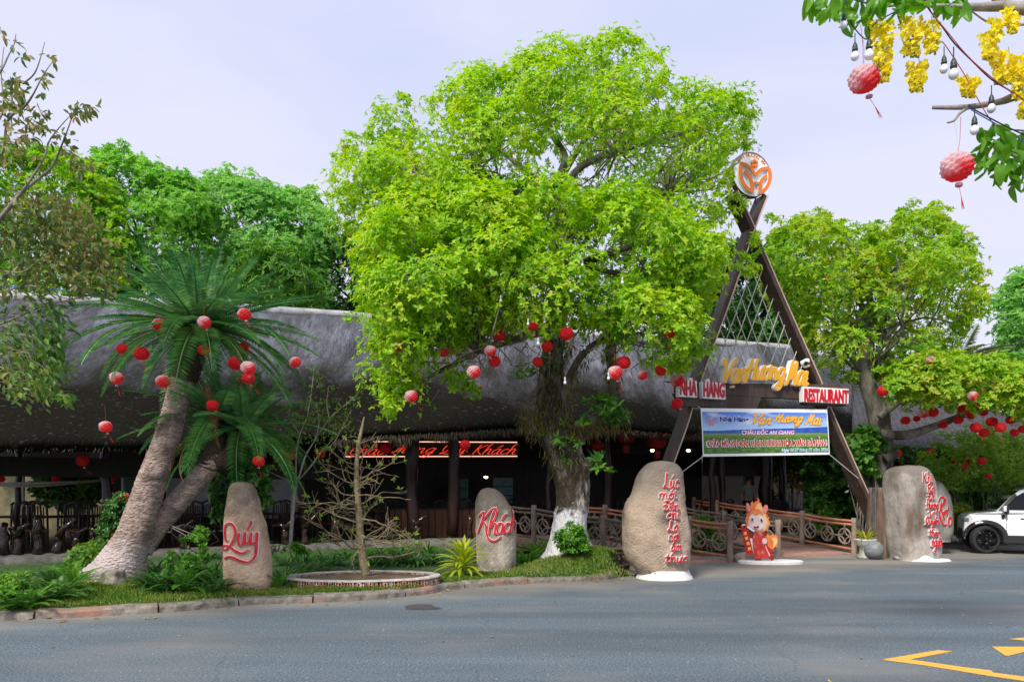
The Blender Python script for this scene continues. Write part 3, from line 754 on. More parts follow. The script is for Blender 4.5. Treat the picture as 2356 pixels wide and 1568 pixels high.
def letters(t, place, strokes, wd, m=m_red, rim=.9, name='lettering', nib=.9, flat=.4, blob=0, h=.03):
    """strokes in view coordinates with y negated"""
    w2 = wd
    mb = MB(); ribbon(mb, strokes, w2, place, -.01, h * .45, nib, flat, rim, blob=blob); mb.build('letter_backing', m_wt, t)
    mb = MB(); ribbon(mb, strokes, w2, place, h * .45 - .004, h, nib, flat, 0, blob=blob); mb.build(name, m, t)
def conv(cf, strokes): return [[(cf(x, y)[0], -cf(x, y)[1]) for x, y in s] for s in strokes]
def word(cf, txt, x0, y0, x1, y1, slant=.12):
    a, b = cf(x0, y0), cf(x1, y1); return fit(script(txt, slant), a[0], -b[1], b[0], -a[1])

cf = crop(540, 1180, 5.227)
t, pl = stone('welcome_stone', 'tall tan standing stone with red script Quý beside the leaning palm',
  [(130, 262, 400), (142, 235, 430), (165, 213, 460), (220, 186, 500), (350, 156, 548), (500, 138, 580), (650, 123, 625), (780, 118, 650), (950, 120, 690), (1150, 122, 710), (1350, 136, 720), (1450, 156, 724), (1560, 172, 700)], cf, 11.75, .3, m_stone1, seed=3)
letters(t, pl, conv(cf, [[(235, 880), (205, 868), (185, 780), (197, 690), (252, 655), (312, 680), (346, 760), (330, 850), (282, 935), (210, 992), (152, 985), (165, 945), (260, 948), (340, 998), (430, 1035), (520, 992)],
  [(395, 780), (385, 870), (402, 930), (445, 905), (470, 770)], [(472, 770), (468, 860), (487, 915), (525, 880), (545, 775)], [(545, 780), (540, 880), (557, 922), (598, 888)], [(606, 775), (606, 950), (592, 1080), (520, 1145), (420, 1132), (320, 1088), (235, 1083), (198, 1112)], [(545, 628), (530, 680), (500, 735)]]), 5.6, nib=.5, flat=.62, rim=.8)
cf = crop(1170, 1200, 6.533)
t, pl = stone('welcome_stone', 'brown-grey standing stone with red script Khách behind the yellow-green plant',
  [(130, 290, 372), (140, 255, 420), (165, 215, 475), (210, 180, 535), (280, 150, 600), (400, 126, 680), (500, 118, 740), (600, 118, 765), (800, 124, 790), (1000, 130, 797), (1200, 135, 795), (1340, 140, 780), (1420, 160, 760)], cf, 14.8, .32, m_stone2, seed=8)
letters(t, pl, conv(cf, [[(180, 582), (228, 530), (268, 512), (240, 640), (165, 850)], [(472, 452), (400, 458), (330, 540), (240, 655)], [(245, 660), (298, 720), (305, 830), (340, 930), (415, 970), (490, 945), (542, 898)],
  [(375, 700), (440, 620), (472, 500), (440, 480), (390, 600), (345, 860)], [(375, 750), (430, 690), (460, 715), (440, 830), (468, 850)], [(560, 690), (510, 690), (480, 760), (500, 850), (550, 815), (570, 700)], [(577, 690), (570, 800), (585, 840), (610, 820)],
  [(642, 535), (600, 560), (558, 632)], [(690, 700), (640, 688), (600, 760), (622, 842), (680, 810), (700, 770)], [(712, 480), (730, 560), (700, 760), (698, 832)], [(712, 740), (750, 662), (772, 700), (758, 825)]]), 4.4, nib=.5, flat=.6, rim=.75)
cf = crop(1250, 1000, 2.613)
t, pl = stone('poem_boulder', 'big egg-shaped boulder with a red vertical poem, at the left of the gate',
  [(400, 1010, 1095), (408, 975, 1122), (425, 945, 1150), (460, 915, 1178), (500, 893, 1188), (600, 865, 1197), (700, 818, 1205), (800, 801, 1218), (900, 805, 1232), (960, 815, 1236), (1040, 838, 1230), (1100, 882, 1214), (1140, 915, 1195)], cf, 14.45, .5, m_boulder, seed=12, amp=.035, e=.64)
z = crop(1620, 1170, 6.27)
st = []
for txt, b in (('Lúc', (172, 88, 415, 318)), ('mới', (100, 330, 378, 468)), ('Đến', (160, 486, 402, 645)), ('chỉ', (215, 615, 408, 772)), ('Là', (222, 806, 382, 962)), ('nơi', (240, 985, 390, 1096)), ('ẩm', (275, 1100, 428, 1250)), ('thực', (185, 1288, 520, 1452))): st += word(z, txt, *b)
letters(t, pl, st, 3.1, nib=.95, flat=.35, rim=.7, blob=.35)
mb = MB(); prof = [(.0, .0)]
c = V(*cf(1060, 1150), 14.45)
vs = []; n = 40
for r_, zz in ((1.0, -.01), (.97, .045), (.9, .085), (.84, .16), (.6, .19)):
    for j in range(n):
        a = 2 * math.pi * j / n; k = 1 + .07 * noise.noise(Vector((math.cos(a) * 2, math.sin(a) * 2, r_)))
        vs.append((c.x + .53 * r_ * k * math.cos(a) + .03, 14.4 + .46 * r_ * k * math.sin(a) - .04, zz))
mb.add(vs, [(i * n + j, i * n + (j + 1) % n, (i + 1) * n + (j + 1) % n, (i + 1) * n + j) for i in range(4) for j in range(n)] + [tuple(4 * n + j for j in range(n))])
mb.build('painted_base', m_wpaint, t, smooth=True)

cf = crop(2160, 1100, 4.48)
t, pl = stone('poem_stone', 'tall streaked grey stone with a red vertical poem, at the right of the gate',
  [(284, 450, 535), (292, 395, 585), (310, 350, 630), (345, 305, 665), (400, 282, 692), (480, 274, 715), (600, 286, 735), (800, 300, 748), (950, 310, 755), (1100, 320, 770), (1200, 330, 788), (1255, 338, 785), (1325, 352, 760)], cf, 18.45, .55, m_stone3, seed=21, e=.48)
z = crop(2270, 1160, 6.533)
st = []
for txt, b in (('Khi', (82, 128, 270, 305)), ('Ra', (150, 318, 292, 455)), ('Đi', (145, 458, 285, 572)), ('Hương', (130, 590, 345, 775)), ('Vị', (160, 752, 278, 860)), ('Quyến', (105, 835, 345, 1012)), ('theo', (160, 1028, 342, 1142)), ('người', (200, 1150, 402, 1395))): st += word(z, txt, b[0] - 40, b[1], b[2] - 62, b[3])
letters(t, pl, st, 2.4, nib=.95, flat=.35, rim=.6, blob=.3)
c = V(*cf(600, 1330), 18.4); vs = []
for r_, zz in ((1.28, -.01), (1.18, .03), (1.0, .06), (.9, .2), (.82, .36), (.55, .4)):
    for j in range(n):
        a = 2 * math.pi * j / n; k = 1 + .06 * noise.noise(Vector((math.cos(a) * 2, math.sin(a) * 2, r_ + 4)))
        vs.append((c.x + .5 * r_ * k * math.cos(a) - .06 + (.16 if r_ > 1.1 else 0), 18.4 + .52 * r_ * k * math.sin(a), zz * (1 if math.cos(a) > -.2 else .55)))
mb = MB(); mb.add(vs, [(i * n + j, i * n + (j + 1) % n, (i + 1) * n + (j + 1) % n, (i + 1) * n + j) for i in range(5) for j in range(n)] + [tuple(5 * n + j for j in range(n))])
mb.build('painted_base', m_wpaint, t, smooth=True)
cf = crop(2160, 1100, 4.48)
t, pl = stone('welcome_stone', 'dark weathered stone with large red script, half hidden behind the poem stone',
  [(450, 690, 760), (460, 640, 800), (485, 590, 838), (560, 560, 892), (640, 545, 935), (760, 540, 956), (900, 540, 966), (1000, 545, 970), (1050, 560, 962), (1110, 600, 940)], cf, 20.3, .42, m_stone4, seed=33)
z = crop(2270, 1160, 6.533)
letters(t, pl, conv(z, [[(362, 600), (385, 540), (420, 530), (442, 570), (425, 640), (385, 720), (365, 800), (380, 900), (430, 975), (485, 965)], [(402, 612), (388, 690), (412, 800), (442, 885)], [(470, 555), (450, 620), (430, 660)], [(430, 770), (462, 795), (455, 740)], [(455, 780), (485, 740), (492, 830)], [(515, 688), (508, 730)], [(565, 870), (530, 850), (508, 915), (528, 988), (565, 950), (578, 870)]]), 4.2, nib=.9, flat=.4, rim=.6)
# small stone at the palm's foot
cf = crop(0, 1000, 2.613)
t, pl = stone('foot_stone', 'small rough grey stone in the grass against the palm trunk foot',
  [(1105, 735, 765), (1112, 715, 778), (1122, 680, 785), (1150, 668, 795), (1190, 664, 815), (1220, 664, 828), (1245, 680, 826)], cf, 11.3, .2, mat('grey_brown_stone', (.18, .16, .12), (.32, .28, .22), scale=9, rough=.95, bump=.5), seed=41, amp=.05)

# ================================================================ GATE
GU = Vector((.956, .294, 0)).normalized(); GN = Vector((GU.y, -GU.x, 0)); GO = V(1730, 800, 18.2); EYE = Vector((0, 0, 1.6))
def GP(x, y, off=0.0):
    """the place on the gate's plane seen at (x, y); off metres in front of the plane"""
    p = V(x, y, 1.0) - EYE; t = ((GO + GN * off) - EYE).dot(GN) / p.dot(GN); return EYE + p * t
m_gwood = mat('gate_wood', (.05, .032, .024), (.1, .068, .05), scale=5, rough=.55, bump=.4, stretch=(2, 2, .4), c3=(.045, .018, .014), s3=.5)
m_strip = mat('light_strip', (.62, .45, .36), rough=.4)
gate = thing('entrance_gate', 'tall A-shaped timber gate of two crossed beams over the entrance', 'gate', tuple(GP(1740, 1280)))
def gbeam(name, pts, off, fw=.13, dp=.4):
    P = [GP(x, y, off) for x, y in pts]; P = smooth_path(P, 4); mb = MB(); vs = []
    for i, p in enumerate(P):
        t = (P[min(i + 1, len(P) - 1)] - P[max(i - 1, 0)]).normalized(); s_ = t.cross(GN).normalized()
        vs += [p - s_ * fw / 2, p + s_ * fw / 2, p + s_ * fw / 2 - GN * dp, p - s_ * fw / 2 - GN * dp]
    fs = [(a * 4 + b, a * 4 + (b + 1) % 4, a * 4 + 4 + (b + 1) % 4, a * 4 + 4 + b) for a in range(len(P) - 1) for b in range(4)]
    fs += [(3, 2, 1, 0), tuple((len(P) - 1) * 4 + b for b in range(4))]
    mb.add(vs, fs); o = bevel(mb.build(name, m_gwood, gate), .012, 2)
    mb = MB(); mb.tube([p + GN * .012 + GU * .045 for p in P], .018, 6); mb.build('light_strip', m_strip, o)
    return o
gbeam('beam', [(1466, 1300), (1544, 1070), (1575, 984), (1610, 871), (1680, 681), (1733, 525), (1763, 449)], 0)
gbeam('beam', [(2046, 1280), (2022, 1195), (1979, 1101), (1906, 935), (1883, 871), (1793, 667), (1733, 525), (1712, 478), (1693, 438)], .006)
def gblock(name, outline, off0, off1, m, parent):
    mb = MB(); k = len(outline); vs = [GP(x, y, off0) for x, y in outline]; vs += [v - GN * (off0 - off1) for v in vs]
    a = sum(outline[i][0] * outline[(i + 1) % k][1] - outline[(i + 1) % k][0] * outline[i][1] for i in range(k))
    fs = [tuple(range(k)), tuple(range(2 * k - 1, k - 1, -1))] + [(i, i + k, (i + 1) % k + k, (i + 1) % k) for i in range(k)]
    if a > 0: fs = [tuple(reversed(f)) for f in fs]
    mb.add(vs, fs); return mb.build(name, m, parent)
bevel(gblock('cross_beam', [(1556, 884), (1950, 902), (1950, 924), (1556, 903)], .16, .03, m_gwood, gate), .01)
bevel(gblock('cross_beam', [(1530, 876), (1560, 880), (1930, 884), (1948, 896), (1948, 901), (1700, 891), (1555, 881)], .155, .03, m_gwood, gate), .006)
bevel(gblock('end_bracket', [(1552, 904), (1752, 913), (1742, 941), (1566, 934)], .157, .02, m_gwood, gate), .01)
bevel(gblock('end_bracket', [(1842, 916), (1950, 925), (1946, 934), (1852, 931)], .157, .02, m_gwood, gate), .01)
# lattice of rods between the beams
m_rod = mat('pale_rod', (.42, .45, .35), (.58, .6, .5), scale=14, rough=.7)
def inside(x):  # lower and upper limit of the lattice at view x
    yl = 888; return yl
def edges(y):  # gate opening at height y
    t = (y - 560) / (880 - 560); return 1722 - 112 * t - 4 * t, 1746 + 132 * t
rods = []
def clip(x0, y0, x1, y1):
    pts = []
    for k in range(61):
        t = k / 60; x = x0 + (x1 - x0) * t; y = y0 + (y1 - y0) * t
        if y > 600 and y < 884:
            a, b = edges(y)
            if a + 6 < x < b - 8: pts.append((x, y))
    return (pts[0], pts[-1]) if len(pts) > 3 else None
for i in range(-4, 13):
    x = 1560 + i * 24.5
    a = clip(x, 884, x + 118, 560)
    if a: rods.append((a, .05))
for i in range(-2, 15):
    x = 1655 + i * 24.5
    a = clip(x, 884, x - 118, 560)
    if a: rods.append((a, .015))
for (a, b), off in rods:
    mb = MB(); mb.tube([GP(*a, off - .3), GP((a[0] + b[0]) / 2, (a[1] + b[1]) / 2, off - .3), GP(*b, off - .3)], .0125, 6); mb.build('lattice_rod', m_rod, gate, smooth=True)

def gplace(u, v, h): return GP(u, -v, .2) + GN * (h - .2)
m_orange = mat('orange_letter', (.85, .21, .03), rough=.4)
m_signw = mat('sign_white', (.88, .88, .88), rough=.4)
m_amber = mat('amber_letter', (.85, .43, .02), (.8, .38, .02), scale=10, rough=.35)
# round logo disc, standing on the crossing
cd = crop(1815, 370, 11.2)
C0 = cd(715, 745); cp = GP(*C0)
logo = thing('round_logo_sign', 'round white sign with an orange leaf emblem on top of the gate', 'sign', tuple(cp))
Rd = (GP(*cd(715, 125)) - GP(*cd(715, 1365))).length / 2
Ml = Matrix((GU, -GN, Vector((0, 0, 1)))).transposed()
def disc(mb, r0, r1, y0, y1, n=64):
    vs = []
    for r_, y in ((r0, y0), (r1, y0), (r1, y1), (r0, y1)):
        for j in range(n): a = 2 * math.pi * j / n; vs.append(cp + Ml @ Vector((r_ * math.cos(a), y, r_ * math.sin(a))))
    mb.add(vs, [(i * n + j, ((i + 1) % 4) * n + j, ((i + 1) % 4) * n + (j + 1) % n, i * n + (j + 1) % n) for i in range(4) for j in range(n)])
mb = MB(); disc(mb, .001, Rd * .985, 0, .14); mb.build('sign_disc', m_signw, logo)
mb = MB(); disc(mb, Rd * .985, Rd, -.02, .16); mb.build('rim', mat('rim_grey', (.16, .15, .14), rough=.5), logo)
def dplace(u, v, h): p = GP(u, -v); p = cp + (p - GP(*C0)); return p + GN * h
for nm, ss in (('emblem_leaf', [[(700, 1255), (550, 1150), (425, 980), (372, 800), (365, 600), (385, 455)], [(365, 452), (520, 510), (660, 620), (790, 800)], [(785, 800), (900, 660), (1040, 605), (1165, 615)], [(1150, 600), (1195, 800), (1160, 1000), (1060, 1170), (900, 1285)]]),
               ('emblem_bar', [[(480, 680), (590, 800), (660, 940), (690, 1080), (688, 1270)], [(1085, 800), (985, 895), (932, 1000), (915, 1150), (920, 1300)], [(690, 1000), (915, 1020)]])):
    for s_ in ss:
        mb = MB(); ribbon(mb, conv(cd, [s_]), 7.4, dplace, -.005, .05, 0, 1, .9); o = mb.build(nm + '_backing', m_signw, logo)
        mb = MB(); ribbon(mb, conv(cd, [s_]), 7.4, dplace, .045, .07, 0, 1); mb.build(nm, m_orange, o)
for k in range(5):
    a = math.pi / 2 + k * 2 * math.pi / 5; x, y = cd(770 + 62 * math.cos(a), 455 - 78 * math.sin(a)); p = dplace(x, -y, .035)
    mb = MB(); mb.sphere(p, (.04, .02, .05), 10, 6); mb.build('petal', m_orange, logo, smooth=True)
mb = MB(); txt = 'VAN HUONG MAI'
for i, ch in enumerate(txt):
    if ch == ' ': continue
    a = R(142 - 112 * i / (len(txt) - 1)); vs, fs = type_mesh(ch, .012, 1.0)
    r_ = Rd * .8; cx, cz = r_ * math.cos(a), r_ * math.sin(a); sc = .125; rt = a - math.pi / 2; ca, sa = math.cos(rt), math.sin(rt)
    wx = (max(v[0] for v in vs)) / 2
    mb.add([cp + Ml @ Vector((cx + ((x - wx) * ca * .9 - y * sa) * sc, -.006 if zz > 0 else .001, cz + ((x - wx) * sa * .9 + y * ca) * sc)) for x, y, zz in vs], fs)
mb.build('ring_lettering', m_orange, logo)
mb = MB()
for x in (1706, 1738): mb.tube([GP(x, 470, -.1), GP(x, 445, -.1)], .018, 6)
mb.tube([GP(1692, 440, -.1), GP(1760, 448, -.1)], .02, 6)
mb.build('bracket', mat('dark_iron', (.03, .03, .03), rough=.5), logo)

# name letters and side signs
za = crop(1780, 880, 9.06)
nm = thing('name_sign', 'amber script letters with white sides standing on the gate crossbeam', 'sign', tuple(GP(1760, 885, .16)))
for txt, b in (('Vạn', (225, 150, 730, 800)), ('Hương', (745, 170, 1610, 850)), ('Mai', (1630, 200, 2150, 745))):
    a, e = za(b[0], b[1]), za(b[2], b[3]); st = fit(script(txt, .3, .0), a[0], -e[1], e[0], -a[1])
    mb = MB(); ribbon(mb, st, 5.4, gplace, .1, .262, 0, 1, 1.0); o = mb.build('letter_body', m_signw, nm)
    mb = MB(); ribbon(mb, st, 5.4, gplace, .26, .278, 0, 1, .25); mb.build('letter_face', m_amber, o)
mb = MB(); mb.tube([GP(1660, 884, .13), GP(1860, 890, .13)], .015, 6); mb.build('mounting_bar', m_rod, nm)
zs = crop(1650, 850, 3.92)
def boxsign(label, txt, quad, tb, accent):
    q = [zs(*p) for p in quad]
    t = thing('letter_sign', label, 'sign', tuple(GP(*q[3], .16)))
    gblock('sign_box', q, .30, .165, m_signw, t)
    if accent:
        for ac in accent: gblock('sign_box', [zs(*p) for p in ac], .298, .18, m_signw, t)
    a, e = zs(tb[0], tb[1]), zs(tb[2], tb[3]); sl = tb[4] / (tb[2] - tb[0])
    def pl(u, v, h): return GP(u, -v + sl * (u - a[0]), .3) + GN * (h - .3)
    mb = MB(); type_on(mb, txt, (a[0], -e[1], e[0], -a[1]), pl, .298, .325, .03); mb.build('lettering', m_red, t)
    return t
boxsign('short white sign box with red capitals NHÀ on the gate', 'NHÀ', [(182, 392), (360, 400), (366, 560), (184, 552)], (195, 355, 358, 538, 10), [[(290, 368), (335, 370), (345, 399), (300, 397)]])
boxsign('white sign box with red capitals HÀNG, beside the crossing beam', 'HÀNG', [(410, 408), (615, 418), (640, 440), (642, 580), (414, 566)], (424, 372, 632, 558, 10), [[(465, 378), (505, 382), (512, 412), (472, 410)]])
boxsign('long white sign box with red capitals RESTAURANT', 'RESTAURANT', [(1398, 455), (1850, 478), (1846, 622), (1400, 602)], (1412, 470, 1842, 605, 18), None)

# banner hung between the beams
def bnr(x, y): return ((1690 + x / 5.2356) / 1.08659, (940 + y / 5.2356) / 1.08659)
q = [bnr(*p) for p in ((322, 418), (1975, 435), (2010, 1025), (350, 1052))]
ban = thing('banner', 'printed welcome banner with a valley landscape hung between the gate beams', 'banner', tuple(GP(*bnr(1160, 1050), .2)))
Q = [GP(*p, .2) for p in q]
def bp(u, v, h=0.0):
    """u, v in 0..1 from the lower left"""
    p = (Q[3].lerp(Q[2], u)).lerp(Q[0].lerp(Q[1], u), v)
    wave = .018 * math.sin(u * 7 + 1) * (.3 + .7 * (1 - abs(2 * v - 1))) + .012 * noise.noise(Vector((u * 5, v * 2, 1)))
    return p + GN * (wave + h)
def bn_mat():
    m, t, b = newmat('banner_print'); nn = t.nodes.new; ll = t.links.new
    uv = nn('ShaderNodeUVMap'); uv.uv_map = 'UVMap'; sp = nn('ShaderNodeSeparateXYZ'); ll(uv.outputs[0], sp.inputs[0])
    mpn = nn('ShaderNodeMapping'); mpn.inputs['Scale'].default_value = (3, 3, 1); ll(uv.outputs[0], mpn.inputs[0])
    def noi(sc, det=5):
        n = nn('ShaderNodeTexNoise'); n.inputs['Scale'].default_value = sc; n.inputs['Detail'].default_value = det; ll(mpn.outputs[0], n.inputs[0]); return n.outputs[0]
    def mp_(src, a, b_, c=0, d=1):
        r = nn('ShaderNodeMapRange'); r.inputs[1].default_value = a; r.inputs[2].default_value = b_; r.inputs[3].default_value = c; r.inputs[4].default_value = d; ll(src, r.inputs[0]); return r.outputs[0]
    def mixc(f, a, b_):
        x = nn('ShaderNodeMixRGB'); ll(f, x.inputs[0])
        for i, q_ in ((1, a), (2, b_)):
            if isinstance(q_, tuple): x.inputs[i].default_value = c4(q_)
            else: ll(q_, x.inputs[i])
        return x.outputs[0]
    def mad(a, k, c):
        x = nn('ShaderNodeMath'); x.operation = 'MULTIPLY_ADD'; x.inputs[1].default_value = k; ll(a, x.inputs[0])
        if isinstance(c, float): x.inputs[2].default_value = c
        else: ll(c, x.inputs[2])
        return x.outputs[0]
    vv = sp.outputs[1]; uu = sp.outputs[0]
    skyc = mixc(mp_(vv, .6, .98), (.4, .6, .88), (.01, .14, .7)); skyc = mixc(mp_(noi(1.1, 7), .52, .68), skyc, (.8, .84, .9))
    green = mixc(mp_(noi(9, 6), .4, .6), (.03, .13, .015), (.13, .26, .03)); green = mixc(mp_(noi(24, 3), .6, .64), green, (.03, .08, .02))
    green = mixc(mp_(vv, .38, .5), green, (.25, .36, .07))
    blue = mixc(mp_(noi(8), .4, .6), (.02, .06, .36), (.03, .12, .5))
    r1 = mad(uu, .08, mad(noi(1.2, 3), .06, .50))
    d1 = nn('ShaderNodeMath'); d1.operation = 'SUBTRACT'; ll(vv, d1.inputs[0]); ll(r1, d1.inputs[1])
    c = mixc(mp_(d1.outputs[0], -.004, .004), blue, skyc)
    c = mixc(mp_(vv, .472, .482), green, c)
    ll(c, b.inputs['Base Color']); b.inputs['Roughness'].default_value = .5
    return m
def bsheet(name, u0, v0, u1, v1, h, m, parent, nu=40, nv=12, th=0):
    mb = MB(); vs = []
    for i in range(nu + 1):
        for j in range(nv + 1): vs.append(bp(u0 + (u1 - u0) * i / nu, v0 + (v1 - v0) * j / nv, h))
    mb.add(vs, [(i * (nv + 1) + j, (i + 1) * (nv + 1) + j, (i + 1) * (nv + 1) + j + 1, i * (nv + 1) + j + 1) for i in range(nu) for j in range(nv)])
    o = mb.build(name, m, parent); uv = o.data.uv_layers.new(name='UVMap'); k = 0
    for p in o.data.polygons:
        for li in p.loop_indices:
            vi = o.data.loops[li].vertex_index; i, j = divmod(vi, nv + 1); uv.data[li].uv = (u0 + (u1 - u0) * i / nu, v0 + (v1 - v0) * j / nv)
    return o
bsheet('cloth', 0, 0, 1, 1, 0, m_signw, ban)
bsheet('print', .008, .055, .992, .925, .004, bn_mat(), ban)
def btext(txt, x0, y0, x1, y1, m, bold=.0, outline=None, ob=.05, shear=0, tilt=.0, h=.009):
    def uvp(x, y): # crop -> u, v of the banner
        return (x - 322 - 28 * (y - 418) / 634) / 1655, 1 - (y - 418 - 17 * (x - 322) / 1653 + 44 * 0) / (634 - 44 * (x - 322) / 1653)
    a, e = uvp(x0, y1), uvp(x1, y0)
    def pl(u, v, hh): return bp(u, v, hh)
    if outline:
        mb = MB(); du, dv = (e[0] - a[0]) * .004 + .0025, .012; type_on(mb, txt, (a[0] - du, a[1] - dv, e[0] + du, e[1] + dv), pl, h - .003, h, bold + ob, shear); mb.build('printed_text', outline, ban)
    mb = MB(); type_on(mb, txt, (a[0], a[1], e[0], e[1]), pl, h - .001, h + .002, bold, shear); mb.build('printed_text', m, ban)
m_navy = mat('navy_print', (.01, .02, .22), rough=.5); m_pink = mat('white_print', (.82, .7, .8), rough=.5); m_cyan = mat('cyan_print', (.1, .5, .85), rough=.5); m_goldp = mat('gold_print', (.9, .5, .06), rough=.5); m_rim = mat('dark_orange_print', (.6, .2, .02), rough=.5)
btext('Nhà Hàng', 555, 532, 925, 615, m_navy, .035, m_signw, .03)
btext('CHÂU \u00d0ỐC AN GIANG', 838, 682, 1522, 765, m_pink, .02, mat('magenta_print', (.6, .05, .3), rough=.5), .03, .2)
btext('CHÀO MỪNG \u00d0OÀN HÀNH HƯƠNG HÒA XUÂN \u00d0À NẴNG', 398, 795, 1950, 925, m_red, .035, m_signw, .035)
btext('Ngày 26.27 tháng 03 năm 2026', 1365, 940, 1965, 992, m_cyan, .0, m_signw, .02, .15)
for txt, b in (('Vạn', (985, 490, 1215, 652)), ('Hương', (1262, 492, 1640, 650)), ('Mai', (1675, 495, 1905, 630))):
    st = fit(script(txt, .5, .1), b[0], -b[3], b[2], -b[1])
    def pl(u, v, h):
        x, y = u, -v; return bp((x - 322 - 28 * (y - 418) / 634) / 1655, 1 - (y - 418 - 17 * (x - 322) / 1653) / (634 - 44 * (x - 322) / 1653), h)
    mb = MB(); ribbon(mb, st, 26, pl, .006, .009, .9, .55, 4); mb.build('printed_text', m_rim, ban)
    mb = MB(); ribbon(mb, st, 26, pl, .008, .012, .9, .55, 0); mb.build('printed_text', m_goldp, ban)
mb = MB()
for s_ in ([(440, 650), (395, 600), (388, 540), (440, 590)], [(440, 590), (508, 545), (500, 600), (470, 640)], [(405, 560), (436, 600), (436, 652)], [(495, 560), (462, 600), (462, 652)], [(436, 612), (462, 612)]): ribbon(mb, [[(x, -y) for x, y in s_]], 9, pl, .006, .009, 0, 1)
ribbon(mb, [[(436, -524), (450, -524)]], 14, pl, .006, .009, 0, 1)
mb.build('printed_emblem', mat('coral_print', (.75, .2, .1), rough=.5), ban)
mb = MB()
for a, b in ((q[0], (1600, 930)), (q[1], (1908, 930)), (q[2], (1975, 1100)), (q[3], (1566, 1088))): mb = MB(); mb.tube([GP(*a, .2), GP(*b, .1)], .007, 5); mb.build('tie_cord', m_signw, ban)
# little security camera on the right beam
scam = thing('security_camera', 'small white security camera fixed to the right gate beam', 'camera', tuple(GP(1853, 838, .2)))
mb = MB(); c = GP(1852, 832, .22); mb.box(c, (.12, .2, .1), Matrix.Rotation(R(24), 3, 'Z') @ Matrix.Rotation(R(-14), 3, 'X')); bevel(mb.build('housing', m_signw, scam), .02)
mb = MB(); mb.sphere(c + Vector((-.02, -.12, -.06)), .05, 10, 8); mb.tube([c + Vector((.02, .05, -.05)), c + Vector((.06, .2, -.16))], .025, 6); mb.build('lens', mat('lens_black', (.01, .01, .01), rough=.1), scam)
# ================================================================ TREES
m_bark = mat('grey_bark', (.1, .085, .065), (.27, .245, .2), scale=7, rough=.95, bump=.9, bscale=14, stretch=(1, 1, .35), c3=(.05, .042, .03), s3=1.3, lo3=.5, hi3=.65)
m_twig = mat('twig', (.16, .14, .11), (.26, .23, .19), scale=10, rough=.9)
m_moss = mat('hanging_moss', (.1, .075, .022), (.32, .25, .08), scale=14, rough=.95)
L_main = leafmat('bright_leaf', [(.065, .19, .012), (.17, .4, .014), (.32, .56, .02), (.49, .67, .03), (.57, .58, .06)], .5, patch=1.3)
L_far = leafmat('far_leaf', [(.07, .24, .04), (.17, .43, .06), (.28, .57, .08), (.4, .64, .12)], .55, patch=.5)
L_far2 = leafmat('cool_leaf', [(.08, .26, .06), (.18, .44, .09), (.29, .57, .12), (.4, .63, .15)], .55, patch=.5)
L_right = leafmat('olive_leaf', [(.06, .17, .014), (.15, .36, .018), (.28, .52, .025), (.46, .56, .045), (.5, .4, .07)], .5, patch=.8)
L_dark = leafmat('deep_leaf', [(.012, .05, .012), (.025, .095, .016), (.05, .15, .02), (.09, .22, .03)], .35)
L_olive = leafmat('brown_olive_leaf', [(.03, .075, .025), (.07, .13, .03), (.14, .19, .04), (.24, .2, .06), (.36, .2, .07)], .4)
L_hedge = leafmat('hedge_leaf', [(.02, .08, .014), (.055, .18, .022), (.12, .3, .03), (.26, .4, .05)], .4)

